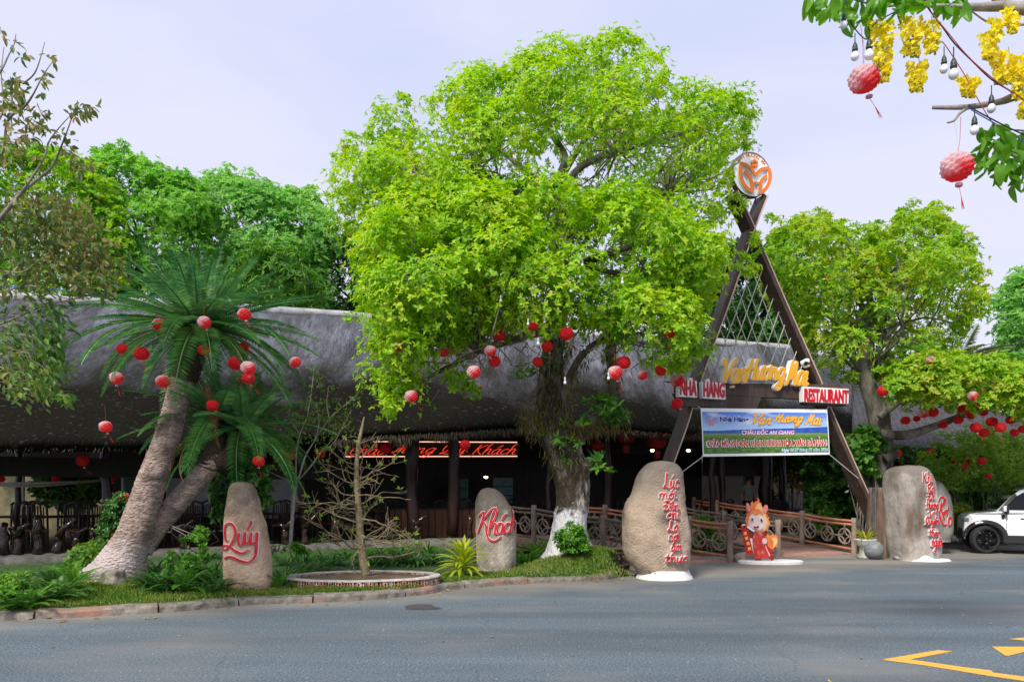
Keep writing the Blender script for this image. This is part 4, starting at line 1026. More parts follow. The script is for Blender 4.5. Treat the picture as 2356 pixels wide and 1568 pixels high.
def crown_obj(name, parent, m, parts, mat_=None):
    v, f = join_arr(parts); o = np_mesh(name, v, f, m, parent); return o
def airy(C, seed, thr):
    return np.array([c for c in C if noise.noise(Vector(c) * .6 + Vector((seed, 0, 0))) > thr])
def gaps(P, A, f, thr):
    ok = np.array([noise.noise(Vector(p) * f) > thr for p in P]); return P[ok], A[ok]
def rim_sprigs(poly, d0, n, r, per, g):
    """small shoots that break the outline"""
    k = len(poly); A = []
    for _ in range(n):
        i = int(g.integers(k)); t = g.uniform(); x = poly[i][0] + (poly[(i + 1) % k][0] - poly[i][0]) * t; y = poly[i][1] + (poly[(i + 1) % k][1] - poly[i][1]) * t
        A.append(np.array(V(x + g.normal() * 14, y - abs(g.normal()) * 15 + 4, d0 + g.normal() * .7)))
    return clump_whorls(np.array(A), r * .36, per, g, .7)
def tree(name, label, cat, poly, d0, T, n, r, per, k, Ln, m, seed, trunk=None, holes=(), hi=False, group=None, base=None, ratio=.42, up=.5, tilt=(40, 85), front=.55, branch=16, curl=.15, bark=None, air=-.1):
    g = rng(seed); C = clumps(poly, d0, T, n, g, holes, .1, front); C = airy(C, seed, air)
    P, A = clump_whorls(C, r * 1.25, per, g, up, None, .75)
    P, A = gaps(P, A, 1.0 if d0 > 28 else 1.3, -.16)
    Pf, Af = rim_sprigs(poly, d0, int(n * .9), r, max(4, per // 4), g); P = np.concatenate([P, Pf]); A = np.concatenate([A, Af])
    b = base or V(sum(p[0] for p in poly) / len(poly), 1134.8, d0); b = Vector((b[0], b[1], b[2] if base else 0))
    t = thing(name, label, cat, tuple(b), group)
    o = crown_obj('crown', t, m, [whorls(P, A, k, Ln, ratio, tilt, g, hi, curl)]); o['kind'] = 'stuff'
    mb = MB(); bark = bark or m_bark
    if trunk is None:
        top = Vector(C.mean(0)); trunk = ([b + Vector((0, 0, -.1)), b.lerp(top, .5), Vector((top.x, top.y, top.z + .4))], [.3, .22, .12])
    mb.tube(smooth_path(trunk[0], 5), list(np.interp(np.linspace(0, 1, (len(trunk[0]) - 1) * 5 + 1), np.linspace(0, 1, len(trunk[1])), trunk[1])), 14, True, .15, 2.5)
    mb.build('trunk', bark, t, smooth=True)
    mb = MB(); sp = smooth_path(trunk[0], 5)
    for i in g.choice(len(C), min(branch, len(C)), replace=False):
        a = sp[int(len(sp) * g.uniform(.55, .99))]; limb(mb, a, C[i], trunk[1][-1] * g.uniform(.35, .7), .012, g, 6, .1, 6, .06)
    mb.build('branch', bark, t, smooth=True)
    return t, C

# --- the big tree over the entrance
UP = [(768, 395), (800, 360), (850, 320), (880, 270), (930, 235), (980, 255), (1040, 215), (1090, 180), (1140, 195), (1180, 185), (1195, 150), (1240, 130), (1330, 120), (1385, 112), (1418, 88), (1440, 108), (1500, 122), (1525, 152), (1522, 200), (1560, 220), (1640, 232), (1700, 238), (1715, 290), (1702, 350), (1688, 420), (1660, 470), (1640, 530), (1560, 560), (1350, 540), (1100, 540), (900, 580), (850, 560), (785, 545), (790, 480), (775, 440)]
LO = [(880, 500), (960, 455), (1060, 440), (1150, 450), (1250, 440), (1330, 455), (1420, 440), (1500, 470), (1570, 520), (1630, 565), (1665, 560), (1635, 615), (1645, 655), (1612, 700), (1618, 745), (1600, 790), (1575, 830), (1545, 860), (1500, 850), (1480, 800), (1420, 790), (1380, 760), (1330, 745), (1270, 765), (1200, 740), (1130, 780), (1080, 770), (1040, 800), (990, 810), (970, 850), (930, 880), (925, 930), (900, 965), (884, 945), (900, 890), (850, 870), (845, 830), (880, 800), (838, 750), (850, 680), (830, 600), (850, 540)]
g = rng(11)
holes = [(1275, 400, 100, 55, .08), (1150, 385, 45, 40, .35), (1400, 370, 70, 30, .5), (1490, 640, 50, 30, .5), (860, 300, 30, 60, .55), (1650, 440, 60, 50, .6)]
C1 = clumps(UP, 16.3, 2.7, 330, g, holes, .12, .5)
C2 = clumps(LO, 14.7, 2.3, 330, g, [(1300, 580, 40, 50, .3), (1060, 790, 60, 25, .6)], .1, .62)
C1 = airy(C1, 3, -.34); C2 = airy(C2, 9, -.45)
P1, A1 = clump_whorls(C1, .62, 80, g, .55, None, .8); P2, A2 = clump_whorls(C2, .58, 92, g, .5, None, .8)
base = V(1312, 1134.8, 15.1); base.z = .45
big = thing('shade_tree', 'broad bright-green tree with a whitewashed trunk foot over the hall front', 'tree', tuple(base))
# sprays that droop below the skirt
Pf, Af = rim_sprigs(UP, 16.3, 260, .46, 12, g); P1 = np.concatenate([P1, Pf]); A1 = np.concatenate([A1, Af]); Pf, Af = rim_sprigs(LO, 14.5, 200, .42, 10, g); P2 = np.concatenate([P2, Pf]); A2 = np.concatenate([A2, Af])
dr = [(900, 930), (890, 900), (945, 880), (1045, 880), (1085, 900), (1060, 870), (1540, 790), (1580, 810), (1620, 640), (1690, 470), (1640, 590), (1700, 600), (1745, 555), (1760, 590), (1725, 620), (1560, 845)]
C3 = np.array([V(x, y, 14.2 if x < 1690 else 17) for x, y in dr]); P3, A3 = clump_whorls(C3, .22, 20, g, .3)
def clear_logo(P, A):
    x = 1178 + P[:, 0] / P[:, 1] * F; y = 1134.8 - (P[:, 2] - 1.6) / P[:, 1] * F; ok = ~((x > 1686) & (y > 345) & (y < 470)); return P[ok], A[ok]
P1, A1 = gaps(P1, A1, 1.5, -.2); P2, A2 = gaps(P2, A2, 1.5, -.26)
P1, A1 = clear_logo(P1, A1); P2, A2 = clear_logo(P2, A2)
o = crown_obj('crown', big, L_main, [whorls(P1, A1, 5, .08, .5, (45, 95), g, False), whorls(P2[P2[:, 1] < 14.2], A2[P2[:, 1] < 14.2], 5, .082, .5, (40, 95), g, True), whorls(P2[P2[:, 1] >= 14.2], A2[P2[:, 1] >= 14.2], 5, .082, .5, (40, 95), g, False), whorls(P3, A3, 5, .12, .45, (40, 85), g, True)])
o['kind'] = 'stuff'
def VV(d, *pts): return [V(x, y, d) for x, y in pts]
tr = smooth_path(VV(15.1, (1308, 1285), (1310, 1240), (1314, 1190), (1318, 1130), (1308, 1070), (1285, 1010), (1268, 960), (1264, 900), (1268, 830), (1280, 740), (1288, 640), (1290, 540), (1282, 450), (1276, 400)), 5)
rad = np.interp(np.linspace(0, 1, len(tr)), np.linspace(0, 1, 14), [.46, .36, .33, .33, .36, .38, .31, .25, .23, .2, .17, .14, .1, .06])
mb = MB(); n = 28; vs = []
for i, p in enumerate(tr):
    for j in range(n):
        a = 2 * math.pi * j / n; q = p + Vector((math.cos(a), math.sin(a), 0)) * rad[i]
        fl_ = max(0, 1 - (p.z - .3) / .6); rt = .2 * fl_ ** 1.5 * max(0, math.sin(3 * a + .6)) + .03 * fl_
        q += Vector((math.cos(a), math.sin(a), 0)) * (rt + .05 * noise.noise(Vector((math.cos(a) * 1.6, math.sin(a) * 1.6, p.z * 1.1))) +   .02 * noise.noise(q * 7) + .022 * noise.noise(q * 15) + .015 * math.sin(9 * a + 3 * noise.noise(Vector((a, p.z, 0)))))
        vs.append(q)
mb.add(vs, [(i * n + j, i * n + (j + 1) % n, (i + 1) * n + (j + 1) % n, (i + 1) * n + j) for i in range(len(tr) - 1) for j in range(n)])
m_bigbark = mat('big_bark', (.05, .04, .03), (.46, .42, .36), scale=11, lo=.42, hi=.6, rough=.95, bump=1, bscale=22, stretch=(1, 1, .4), c3=(.05, .04, .025), s3=1.1, lo3=.45, hi3=.6)
def lime(m, z, col=(.66, .65, .68), mx=.88):
    t = m.node_tree; nn = t.nodes.new; ll = t.links.new; b = t.nodes['Principled BSDF']; src = b.inputs['Base Color'].links[0].from_socket
    gg = nn('ShaderNodeNewGeometry'); sp = nn('ShaderNodeSeparateXYZ'); ll(gg.outputs['Position'], sp.inputs[0])
    nz = nn('ShaderNodeTexNoise'); nz.inputs['Scale'].default_value = 7; nz.inputs['Detail'].default_value = 8; ll(gg.outputs['Position'], nz.inputs['Vector'])
    a = nn('ShaderNodeMath'); a.operation = 'MULTIPLY_ADD'; a.inputs[1].default_value = .8; ll(nz.outputs[0], a.inputs[0]); ll(sp.outputs['Z'], a.inputs[2])
    r = nn('ShaderNodeMapRange'); r.inputs[1].default_value = z + .4; r.inputs[2].default_value = z + .55; r.inputs[3].default_value = mx; r.inputs[4].default_value = 0; ll(a.outputs[0], r.inputs[0])
    x = nn('ShaderNodeMixRGB'); x.inputs[2].default_value = c4(col); ll(r.outputs[0], x.inputs[0]); ll(src, x.inputs[1]); ll(x.outputs[0], b.inputs['Base Color'])
lime(m_bigbark, 1.2)
mb.build('trunk', m_bigbark, big, smooth=True)
lb = [((1300, 1050), [(1340, 985), (1385, 960), (1408, 920), (1412, 860), (1405, 800), (1440, 720)], .2, .08, 15.0), ((1310, 1110), [(1345, 1085), (1352, 1062)], .13, .1, 14.75), ((1262, 1000), [(1225, 985), (1210, 960)], .13, .08, 14.9),
      ((1275, 1000), [(1300, 900), (1330, 830), (1370, 790), (1420, 770)], .1, .05, 14.7), ((1284, 640), [(1380, 590), (1480, 560), (1560, 540)], .1, .04, 14.6), ((1284, 600), [(1180, 560), (1080, 560), (980, 540)], .1, .04, 14.8), ((1275, 760), [(1180, 780), (1100, 810), (1000, 860), (945, 900)], .08, .02, 14.2),
      ((1285, 470), [(1320, 400), (1380, 360), (1450, 340), (1520, 320), (1600, 300)], .09, .03, 15.6), ((1280, 420), [(1300, 360), (1270, 310), (1262, 270), (1300, 220)], .08, .03, 16), ((1280, 450), [(1230, 410), (1170, 360), (1110, 300)], .08, .03, 16), ((1270, 470), [(1200, 450), (1130, 420), (1080, 380), (1000, 350)], .09, .03, 15.8), ((1282, 430), [(1340, 330), (1400, 250), (1420, 150)], .06, .02, 16.5), ((1290, 560), [(1400, 480), (1540, 440), (1620, 420)], .08, .03, 16.4), ((1290, 570), [(1150, 500), (960, 440), (860, 400)], .08, .02, 16.6), ((1290, 600), [(1480, 640), (1600, 640), (1690, 600)], .06, .02, 15.5)]
for s0, pts, r0, r1, d in lb:
    pp = smooth_path([V(*s0, 15.1)] + [V(x, y, 15.1 + (d - 15.1) * (i + 1) / len(pts)) for i, (x, y) in enumerate(pts)], 5)
    mb = MB(); mb.tube(pp, list(np.linspace(r0, r1, len(pp))), 10, True, .15, 3); mb.build('limb', m_bark, big, smooth=True)
mb = MB(); allC = np.concatenate([C1, C2]); gg = rng(5)
hubs = [V(1420, 345, 15.6), V(1262, 280, 16), V(1130, 330, 16), (V(1090, 385, 15.8)), V(1400, 250, 16.5), V(1540, 440, 16.4), V(960, 440, 16.6), V(1480, 560, 14.6), V(1080, 560, 14.8), V(1100, 810, 14.2), V(1600, 640, 15.5), V(1290, 600, 15.1), V(1420, 770, 14.7), V(1500, 640, 14.3), V(1000, 680, 14.2)]
for c in allC:
    h = min(hubs, key=lambda q: (q - Vector(c)).length); limb(mb, h, c, .022, .006, gg, 4, .14, 4, .05)
for k in range(60):
    x, y = gg.uniform(900, 1600), gg.uniform(780, 850); a = V(x, y - 40, gg.uniform(13.4, 15)); limb(mb, a, a + Vector((gg.normal() * .35, gg.normal() * .2, -gg.uniform(.2, .75))), .012, .004, gg, 4, .2, 5)
o = mb.build('twigs', m_twig, big); o['kind'] = 'stuff'
# moss beards on the limbs
def strands(P, g, l0, l1, m, parent, wd=.014, spread=.35):
    n = len(P); D = g.normal(size=(n, 3)) * spread + np.array([0, -.12, -1]); v, f = leaf_arrays(P, D, g.normal(size=(n, 3)) * .5 + np.array([0, -1, 0]), g.uniform(l0, l1, n), np.full(n, wd), False, .1)
    o = np_mesh('hanging_moss', v, f, m, parent); o['kind'] = 'stuff'; return o
g = rng(19)
def on_path(pts, d, n, r):
    pp = smooth_path(VV(d, *pts), 8); A = []
    for _ in range(n):
        p = pp[int(g.integers(len(pp)))]; a = g.uniform(0, 6.283); A.append((p.x + r * math.cos(a) * g.uniform(.7, 1.15), p.y + r * math.sin(a) * g.uniform(.7, 1.1), p.z + g.normal() * .1))
    return A
P = on_path([(1300, 1000), (1340, 985), (1385, 968), (1430, 962)], 14.9, 1500, .2) + on_path([(1245, 985), (1225, 970), (1212, 950)], 14.85, 700, .2) + on_path([(1270, 990), (1262, 930), (1268, 850), (1290, 790)], 15.0, 1300, .27) + on_path([(1408, 930), (1412, 870), (1405, 810)], 14.95, 500, .16) + on_path([(1300, 960), (1320, 880), (1345, 810)], 14.75, 300, .1) + on_path([(1290, 1040), (1310, 1060)], 14.95, 200, .36)
strands(np.array(P)[::2], g, .08, .27, m_moss, big)
# ferny sprays growing on the trunk
def spray_on(x, y, d, n, L_, m, parent, r=.12, k=6, name='foliage', seed=0, ratio=.35):
    g = rng(int(x * 7 + y) + seed); c = V(x, y, d); P = np.array(c) + g.normal(size=(n, 3)) * r; A = g.normal(size=(n, 3)) * .6 + np.array([0, -.4, .7]); v, f = whorls(P, A, k, L_, ratio, (35, 85), g, True); return np_mesh(name, v, f, m, parent)
for x, y, n, L_ in ((1292, 1015, 9, .14), (1375, 1072, 10, .16), (1310, 1060, 5, .1), (1385, 935, 14, .18), (1430, 945, 12, .16), (1395, 950, 8, .17), (1345, 950, 8, .14), (1215, 850, 6, .15), (1262, 825, 6, .13)): spray_on(x, y, 14.5, n, L_, L_hedge, big)

# --- trees behind the restaurant and to the right
GB = 'trees rising behind the restaurant roof'
tree('garden_tree', 'bright green tree behind the left roof, partly yellow, above the thin branches', 'tree', [(-160, 420), (-60, 380), (40, 372), (120, 378), (180, 420), (230, 440), (260, 520), (270, 640), (250, 720), (-160, 720)], 31, 1.8, 260, .95, 40, 6, .18, leafmat('yellow_tinged_leaf', [(.06, .22, .02), (.17, .42, .025), (.3, .55, .03), (.55, .5, .04)], .5, patch=.35), 101, group=GB)
tree('garden_tree', 'rounded vivid green tree behind the palm, left of the sky gap', 'tree', [(185, 440), (225, 385), (270, 372), (335, 400), (355, 425), (410, 418), (440, 450), (460, 505), (450, 590), (445, 720), (190, 730)], 33, 2.0, 290, .95, 44, 6, .18, L_far, 102, group=GB)
tree('garden_tree', 'paler, cooler green tree right of the palm, with a flat broken top', 'tree', [(455, 445), (515, 425), (545, 440), (600, 448), (650, 470), (690, 462), (700, 485), (745, 510), (752, 575), (735, 640), (740, 730), (440, 730)], 35, 2.0, 320, .95, 44, 6, .18, L_far2, 103, group=GB)
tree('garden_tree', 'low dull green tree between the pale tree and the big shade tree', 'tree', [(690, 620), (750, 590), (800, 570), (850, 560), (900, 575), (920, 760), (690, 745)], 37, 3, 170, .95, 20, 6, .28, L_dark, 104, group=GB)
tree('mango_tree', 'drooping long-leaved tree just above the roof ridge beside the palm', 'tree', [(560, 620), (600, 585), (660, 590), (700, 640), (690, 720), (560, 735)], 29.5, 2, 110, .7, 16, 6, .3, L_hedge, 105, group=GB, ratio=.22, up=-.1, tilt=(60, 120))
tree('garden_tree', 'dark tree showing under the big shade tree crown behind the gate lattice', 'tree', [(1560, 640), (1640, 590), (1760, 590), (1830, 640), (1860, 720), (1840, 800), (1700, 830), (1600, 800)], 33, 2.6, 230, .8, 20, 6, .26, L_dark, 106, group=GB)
tt, C = tree('lantern_tree', 'olive green tree with a knotty trunk behind the poem stone, hung with lanterns', 'tree',
  [(1778, 590), (1792, 545), (1830, 535), (1868, 508), (1905, 530), (1945, 535), (1950, 560), (1965, 600), (2000, 570), (2030, 540), (2062, 545), (2078, 508), (2110, 520), (2150, 500), (2182, 545), (2216, 560), (2222, 620), (2255, 652), (2250, 720), (2205, 760), (2180, 820), (2120, 870), (2050, 860), (1990, 880), (1930, 870), (1880, 820), (1840, 760), (1800, 710), (1776, 650)],
  21.2, 2.8, 330, .5, 50, 5, .115, L_right, 110, trunk=(VV(20.6, (2030, 1150), (2027, 1090), (2032, 1040), (2022, 960), (1998, 890), (1985, 840), (2000, 760), (2030, 680)), [.34, .28, .27, .27, .23, .2, .15, .07]), base=tuple(V(2030, 1134.8, 20.6) - Vector((0, 0, 1.6))), branch=60, holes=[(2180, 700, 40, 40, .5), (1960, 620, 30, 20, .5)], hi=True)
for x in tt.children:
    if x.name.startswith('trunk'): x.data.materials[0] = m_bigbark if False else m_bark
g = rng(77); CL = [(2040, 860), (2120, 822), (2200, 830), (2260, 822), (2300, 838), (2360, 850), (2440, 850), (2440, 950), (2380, 965), (2320, 940), (2250, 955), (2180, 930), (2100, 935), (2050, 915)]
C4 = clumps(CL, 19.6, 1.5, 130, g, (), .08, .55); P4, A4 = clump_whorls(C4, .4, 38, g, .5); o = crown_obj('crown', tt, L_right, [whorls(P4, A4, 5, .12, .46, (40, 85), g, True)]); o['kind'] = 'stuff'
mb = MB()
for s_, pts, r0 in (((2030, 1000), [(2090, 1000), (2150, 980), (2230, 950), (2330, 920), (2420, 905)], .14), ((2024, 960), [(2100, 900), (2180, 880), (2280, 880), (2400, 880)], .1), ((2036, 1055), [(2050, 1050), (2062, 1038)], .14)):
    pp = smooth_path(VV(20.2, s_, *pts), 5); mb = MB(); mb.tube(pp, list(np.linspace(r0, .04 if len(pts) > 2 else .1, len(pp))), 9, True, .15, 3); mb.build('limb', m_bark, tt, smooth=True)
tree('far_tree', 'bluish green tall tree at the far right edge of the view', 'tree', [(2308, 700), (2345, 660), (2400, 630), (2520, 600), (2560, 700), (2560, 860), (2300, 860), (2318, 790), (2330, 750)], 46, 4, 230, 1.1, 20, 6, .34, L_far2, 112)
# coconut palm top far behind
def frond_mesh(name, Lf, bend, n=36, leafl=.18, droop=.6, wd=.016, vee=.5, seed=0, taper=True):
    """a feather frond in its own frame: rachis along +x, bending down"""
    g = rng(seed); mb = MB(); pts = []; ang = 0; p = np.array([0., 0., 0.]); K = 14
    for i in range(K + 1):
        pts.append(p.copy()); a = ang - bend * (i / K) ** 1.3; p = p + np.array([math.cos(a), 0, math.sin(a)]) * Lf / K
    P, D, U, LL = [], [], [], []
    for i in range(n):
        t = .1 + .9 * i / (n - 1); q = t * K; j = min(int(q), K - 1); f = q - j; b = pts[j] * (1 - f) + pts[j + 1] * f; tg = pts[j + 1] - pts[j]; tg /= np.linalg.norm(tg)
        nz_ = np.array([-tg[2], 0, tg[0]]); l = leafl * (math.sin(math.pi * min(1, .18 + t * .8)) ** .6) * g.uniform(.92, 1.08)
        for sgn in (-1, 1):
            d = tg * (.35 + .55 * t) + np.array([0, sgn * 1.25, 0]) + nz_ * vee * (1 - .4 * t); d += g.normal(size=3) * .05 + np.array([0, 0, -droop * .25])
            P.append(b); D.append(d); U.append(nz_); LL.append(l)
    LL = np.array(LL); v, f = leaf_arrays(np.array(P), np.array(D), np.array(U), LL, np.full(len(LL), wd), False, droop * .25)
    mb.tube([tuple(q) for q in pts], [.013 * (1 - .8 * i / K) * (Lf / 1.5) + .002 for i in range(K + 1)], 4, False)
    n0 = len(mb.v); vv = np.concatenate([np.array(mb.v), v]); me = bpy.data.meshes.new(name)
    me.from_pydata([tuple(x) for x in vv], [], mb.f + [tuple(int(i) + n0 for i in q) for q in f]); return me
L_cyc = leafmat('cycad_leaf', [(.024, .12, .036), (.055, .2, .05), (.11, .3, .07), (.23, .41, .09)], .3, rough=.4, spec=.4)
L_coco = leafmat('coconut_leaf', [(.09, .15, .03), (.16, .22, .04), (.25, .27, .06)], .4)
cp_ = V(2195, 850, 38); cp0 = Vector((cp_.x, 38, 0)); coco = thing('coconut_palm', 'small coconut palm top behind the lantern tree near the power lines', 'tree', tuple(cp0))
mb = MB(); mb.tube([cp0, cp0.lerp(cp_, .5) + Vector((.15, 0, 0)), cp_], [.2, .16, .13], 10); mb.build('trunk', m_bark, coco, smooth=True)
mes = [frond_mesh('frond', 2.6, b, 30, .6, .8, .05, .2, 50 + i) for i, b in enumerate((.7, 1.1, 1.5))]
for me in mes: me.materials.append(L_coco)
g = rng(3)
for i in range(16):
    o = link('frond', mes[i % 3], coco, tuple(cp_ - cp0)); o.rotation_euler = (0, -g.uniform(.3, 1.2), i * 2 * math.pi / 16 + g.normal() * .1)

# --- the leaning cycad palm
m_ptrunk = mat('cycad_trunk', (.22, .15, .12), (.52, .4, .34), scale=10, rough=.95, bump=1, bscale=20, stretch=(.9, .9, 1.7), c3=(.13, .1, .08), s3=2.2, lo3=.5, hi3=.66)
lime(m_ptrunk, .72, (.68, .58, .57), .6)
m_ptop = mat('leaf_base_scales', (.03, .02, .012), (.1, .07, .045), scale=30, rough=.95, bump=1, bscale=40)
pb = V(262, 1134.8, 11.9); pb.z = .15
palm = thing('cycad_palm', 'leaning double-trunked cycad palm with a limewashed foot and dark feather fronds', 'tree', tuple(pb))
def ptrunk(pts, rr_, d, name, m, ringy=.02, n=26):
    pp = smooth_path([V(*p[:2], p[2] if len(p) > 2 else d) for p in pts], 14); rad = np.interp(np.linspace(0, 1, len(pp)), np.linspace(0, 1, len(rr_)), rr_); mb = MB(); vs = []
    for i, p in enumerate(pp):
        t = (pp[min(i + 1, len(pp) - 1)] - pp[max(0, i - 1)]).normalized(); x = t.cross(Vector((0, 1, 0))).normalized(); y = x.cross(t)
        for j in range(n):
            a = 2 * math.pi * j / n; dd = x * math.cos(a) + y * math.sin(a); r_ = rad[i] * (1 + .05 * noise.noise(p * 3 + dd * .7) + ringy * math.sin(i * 2.1 + noise.noise(p * 5 + dd) * 2) + ringy * .8 * noise.noise((p + dd * .3) * 14))
            vs.append(p + dd * r_)
    k = len(pp); fs = [(i * n + j, i * n + (j + 1) % n, (i + 1) * n + (j + 1) % n, (i + 1) * n + j) for i in range(k - 1) for j in range(n)] + [tuple(reversed(range(n))), tuple((k - 1) * n + j for j in range(n))]
    mb.add(vs, fs); return mb.build(name, m, palm, smooth=True)
s_ = 11.9 / F
ptrunk([(255, 1352), (275, 1310), (292, 1270), (312, 1225), (330, 1165), (350, 1105), (374, 1040), (396, 970), (412, 905), (428, 850)], [80 * s_, 58 * s_, 46 * s_, 39 * s_, 35 * s_, 33 * s_, 30 * s_, 28 * s_, 27 * s_, 27 * s_], 11.9, 'trunk', m_ptrunk)
ptrunk([(422, 872), (438, 820), (452, 775), (458, 745)], [31 * s_, 33 * s_, 34 * s_, 24 * s_], 11.9, 'trunk_top', m_ptop, .05)
ptrunk([(318, 1260, 12.0), (345, 1225, 12.1), (395, 1170, 12.2), (440, 1118, 12.3), (480, 1075, 12.35), (502, 1050, 12.4)], [34 * s_, 30 * s_, 26 * s_, 24 * s_, 24 * s_, 23 * s_], 12.2, 'trunk', m_ptrunk)
ptrunk([(480, 1078, 12.38), (496, 1030, 12.4), (500, 985, 12.4), (498, 950, 12.4)], [29 * s_, 24 * s_, 21 * s_, 14 * s_], 12.4, 'trunk_top', m_ptop, .05)
ptrunk([(496, 1066, 12.38), (530, 1048, 12.45), (550, 1015, 12.5), (556, 985, 12.5)], [27 * s_, 25 * s_, 22 * s_, 14 * s_], 12.4, 'trunk_top', m_ptop, .05)
fm = [frond_mesh('frond', 1.95, b, 50, .25, .4, .017, .3, i, True) for i, b in enumerate((.22, .45, .7, 1.0, .33, 1.25))]
for me in fm: me.materials.append(L_cyc)
def fronds(c, n, len_s, lo, hi, seed, dead=0, bias=None):
    g = rng(seed); cw = c - Vector(palm.location)
    for i in range(n):
        el = R(lo + (hi - lo) * ((i + .5) / n) ** .85); az = i * 2.39996 + g.normal() * .08; sc = len_s * g.uniform(.88, 1.1) * (1 - .42 * max(0, min(1, (el - .25) / 1.1)))
        o = link('frond', fm[(0, 4, 0, 1)[i % 4] if el > R(45) else (1, 2, 4, 2)[i % 4] if el > R(10) else (2, 3, 5)[i % 3]], palm, tuple(cw + Vector((math.cos(az), math.sin(az), 0)) * .09)); o.scale = (sc, sc, sc)
        o.rotation_euler = (g.normal() * .12, -el, az)
fronds(V(458, 752, 11.9), 96, .93, -28, 84, 61)
fronds(V(500, 955, 12.4), 26, .72, -30, 70, 62)
fronds(V(556, 985, 12.5), 34, .85, -40, 72, 63)
m_deadf = mat('dead_frond', (.16, .08, .03), (.26, .14, .06), scale=20, rough=.9)
for (x, y, az, el) in ((430, 900, 2.6, -.9), (470, 880, 5.4, -.8), (455, 1000, 3.6, -.5), (440, 1010, 3.9, -.9), (505, 930, 4.4, -1.0)):
    me = frond_mesh('dead_frond', .75, 1.2, 30, .1, .6, .014, .1, int(x)); me.materials.append(m_deadf); o = link('dead_frond', me, palm, tuple(V(x, y, 12.0) - Vector(palm.location))); o.rotation_euler = (.2, -el, az)

# --- thin olive-leaved tree whose branches reach in at the left
cl = crop(0, 60, 3.136); c5 = crop(0, 500, 2.613); DL = 8.6
th = thing('thin_tree', 'sparse brown-olive leaved tree reaching in from the left edge', 'tree', (-9.2, 8.7, 0))
mb = MB(); TT = [Vector((-9.2, 8.7, 0)), Vector((-9.0, 8.7, 2.2)), Vector((-8.5, 8.65, 4.0)), Vector((-8.2, 8.6, 6.0))]; mb.tube(smooth_path(TT, 6), list(np.linspace(.16, .06, 19)), 10); mb.build('trunk', m_twig, th, smooth=True)
br = [(cl, [(-260, 1700), (0, 1540), (20, 1500), (170, 1320), (330, 1190), (420, 1100), (480, 960), (530, 830), (610, 600)], .03), (cl, [(170, 1320), (340, 1060), (380, 930), (450, 830), (540, 730)], .016), (cl, [(-250, 1300), (0, 1050), (60, 760), (180, 660), (250, 570), (340, 400), (410, 300)], .022), (cl, [(-200, 700), (0, 380), (60, 260), (110, 160), (125, 80)], .014), (cl, [(-160, 900), (20, 700), (10, 400), (30, 180)], .014), (cl, [(180, 470), (270, 390), (320, 260), (350, 145)], .01),
      (c5, [(-300, 560), (0, 500), (100, 450), (200, 340), (400, 280), (490, 200)], .022), (c5, [(-200, 420), (0, 300), (150, 130), (300, 0)], .02), (c5, [(-300, 900), (0, 810), (300, 690), (660, 610)], .016), (c5, [(-200, 1080), (0, 1090), (100, 1170), (130, 1250)], .01), (c5, [(0, 460), (150, 470), (300, 380), (520, 440), (700, 420)], .012), (c5, [(-50, 620), (200, 560), (420, 640), (600, 640)], .01), (c5, [(-100, 900), (150, 880), (330, 960), (440, 1060)], .01)]
g = rng(9); mb = MB()
for cf, pts, r0 in br:
    pp = smooth_path([V(*cf(x, y), DL + .25 * math.sin(i + r0 * 300)) for i, (x, y) in enumerate(pts)], 5); mb.tube(pp, list(np.linspace(r0, .004, len(pp))), 5)
o = mb.build('branch', m_twig, th, smooth=True)
def leaf_pts(cf, spots, d, g, sp=.9):
    A = []
    for x, y, n, r in spots:
        for _ in range(n): A.append(np.array(V(*cf(x + g.normal() * r * .5, y + g.normal() * r * .5), d + g.normal() * .3)))
    return np.array(A)
sp1 = [(20, 80, 5, 30), (110, 155, 5, 30), (210, 240, 4, 30), (165, 265, 4, 25), (405, 275, 8, 35), (375, 235, 2, 15), (335, 420, 12, 35), (100, 440, 26, 60), (150, 500, 22, 60), (60, 560, 26, 70), (150, 590, 22, 60), (330, 545, 4, 25), (40, 640, 24, 60), (120, 660, 18, 50), (280, 680, 8, 30), (330, 710, 6, 25), (90, 790, 16, 60), (250, 770, 24, 60), (330, 800, 16, 50), (200, 890, 22, 60), (310, 920, 8, 30), (60, 900, 26, 70), (130, 990, 24, 60), (40, 1050, 18, 60), (560, 690, 16, 50), (640, 690, 14, 45), (720, 655, 12, 40), (590, 740, 6, 30), (470, 860, 8, 30), (430, 930, 5, 25), (560, 880, 6, 25), (510, 965, 12, 45), (570, 1080, 16, 40), (640, 1090, 16, 40), (690, 1100, 10, 35), (270, 1040, 4, 20), (410, 1060, 4, 20), (630, 1170, 10, 40)]
sp2 = [(60, 60, 40, 130), (200, 60, 50, 140), (330, 110, 60, 140), (440, 70, 40, 120), (420, 190, 60, 140), (550, 140, 40, 120), (250, 220, 60, 150), (80, 230, 40, 130), (540, 260, 40, 120), (640, 330, 30, 110), (330, 400, 50, 160), (500, 380, 40, 140), (150, 400, 40, 150), (640, 420, 40, 110), (720, 480, 24, 90), (480, 500, 40, 130), (560, 570, 30, 110), (250, 540, 30, 140), (700, 590, 14, 60), (60, 560, 20, 100), (240, 660, 20, 120)]
sp3 = [(330, 740, 30, 120), (200, 800, 34, 140), (60, 880, 40, 140), (280, 900, 40, 120), (380, 860, 26, 90), (160, 960, 46, 140), (330, 1000, 40, 110), (60, 1050, 36, 120), (230, 1080, 44, 130), (370, 1090, 30, 90), (120, 1160, 40, 120), (260, 1190, 36, 110), (350, 1230, 22, 70), (430, 1280, 14, 40), (60, 1230, 10, 60), (250, 1250, 14, 80)]
P = np.concatenate([leaf_pts(cl, sp1, DL, g), leaf_pts(c5, [(a, b, int(c * 2.1), r) for a, b, c, r in sp2], DL, g)]); n = len(P)
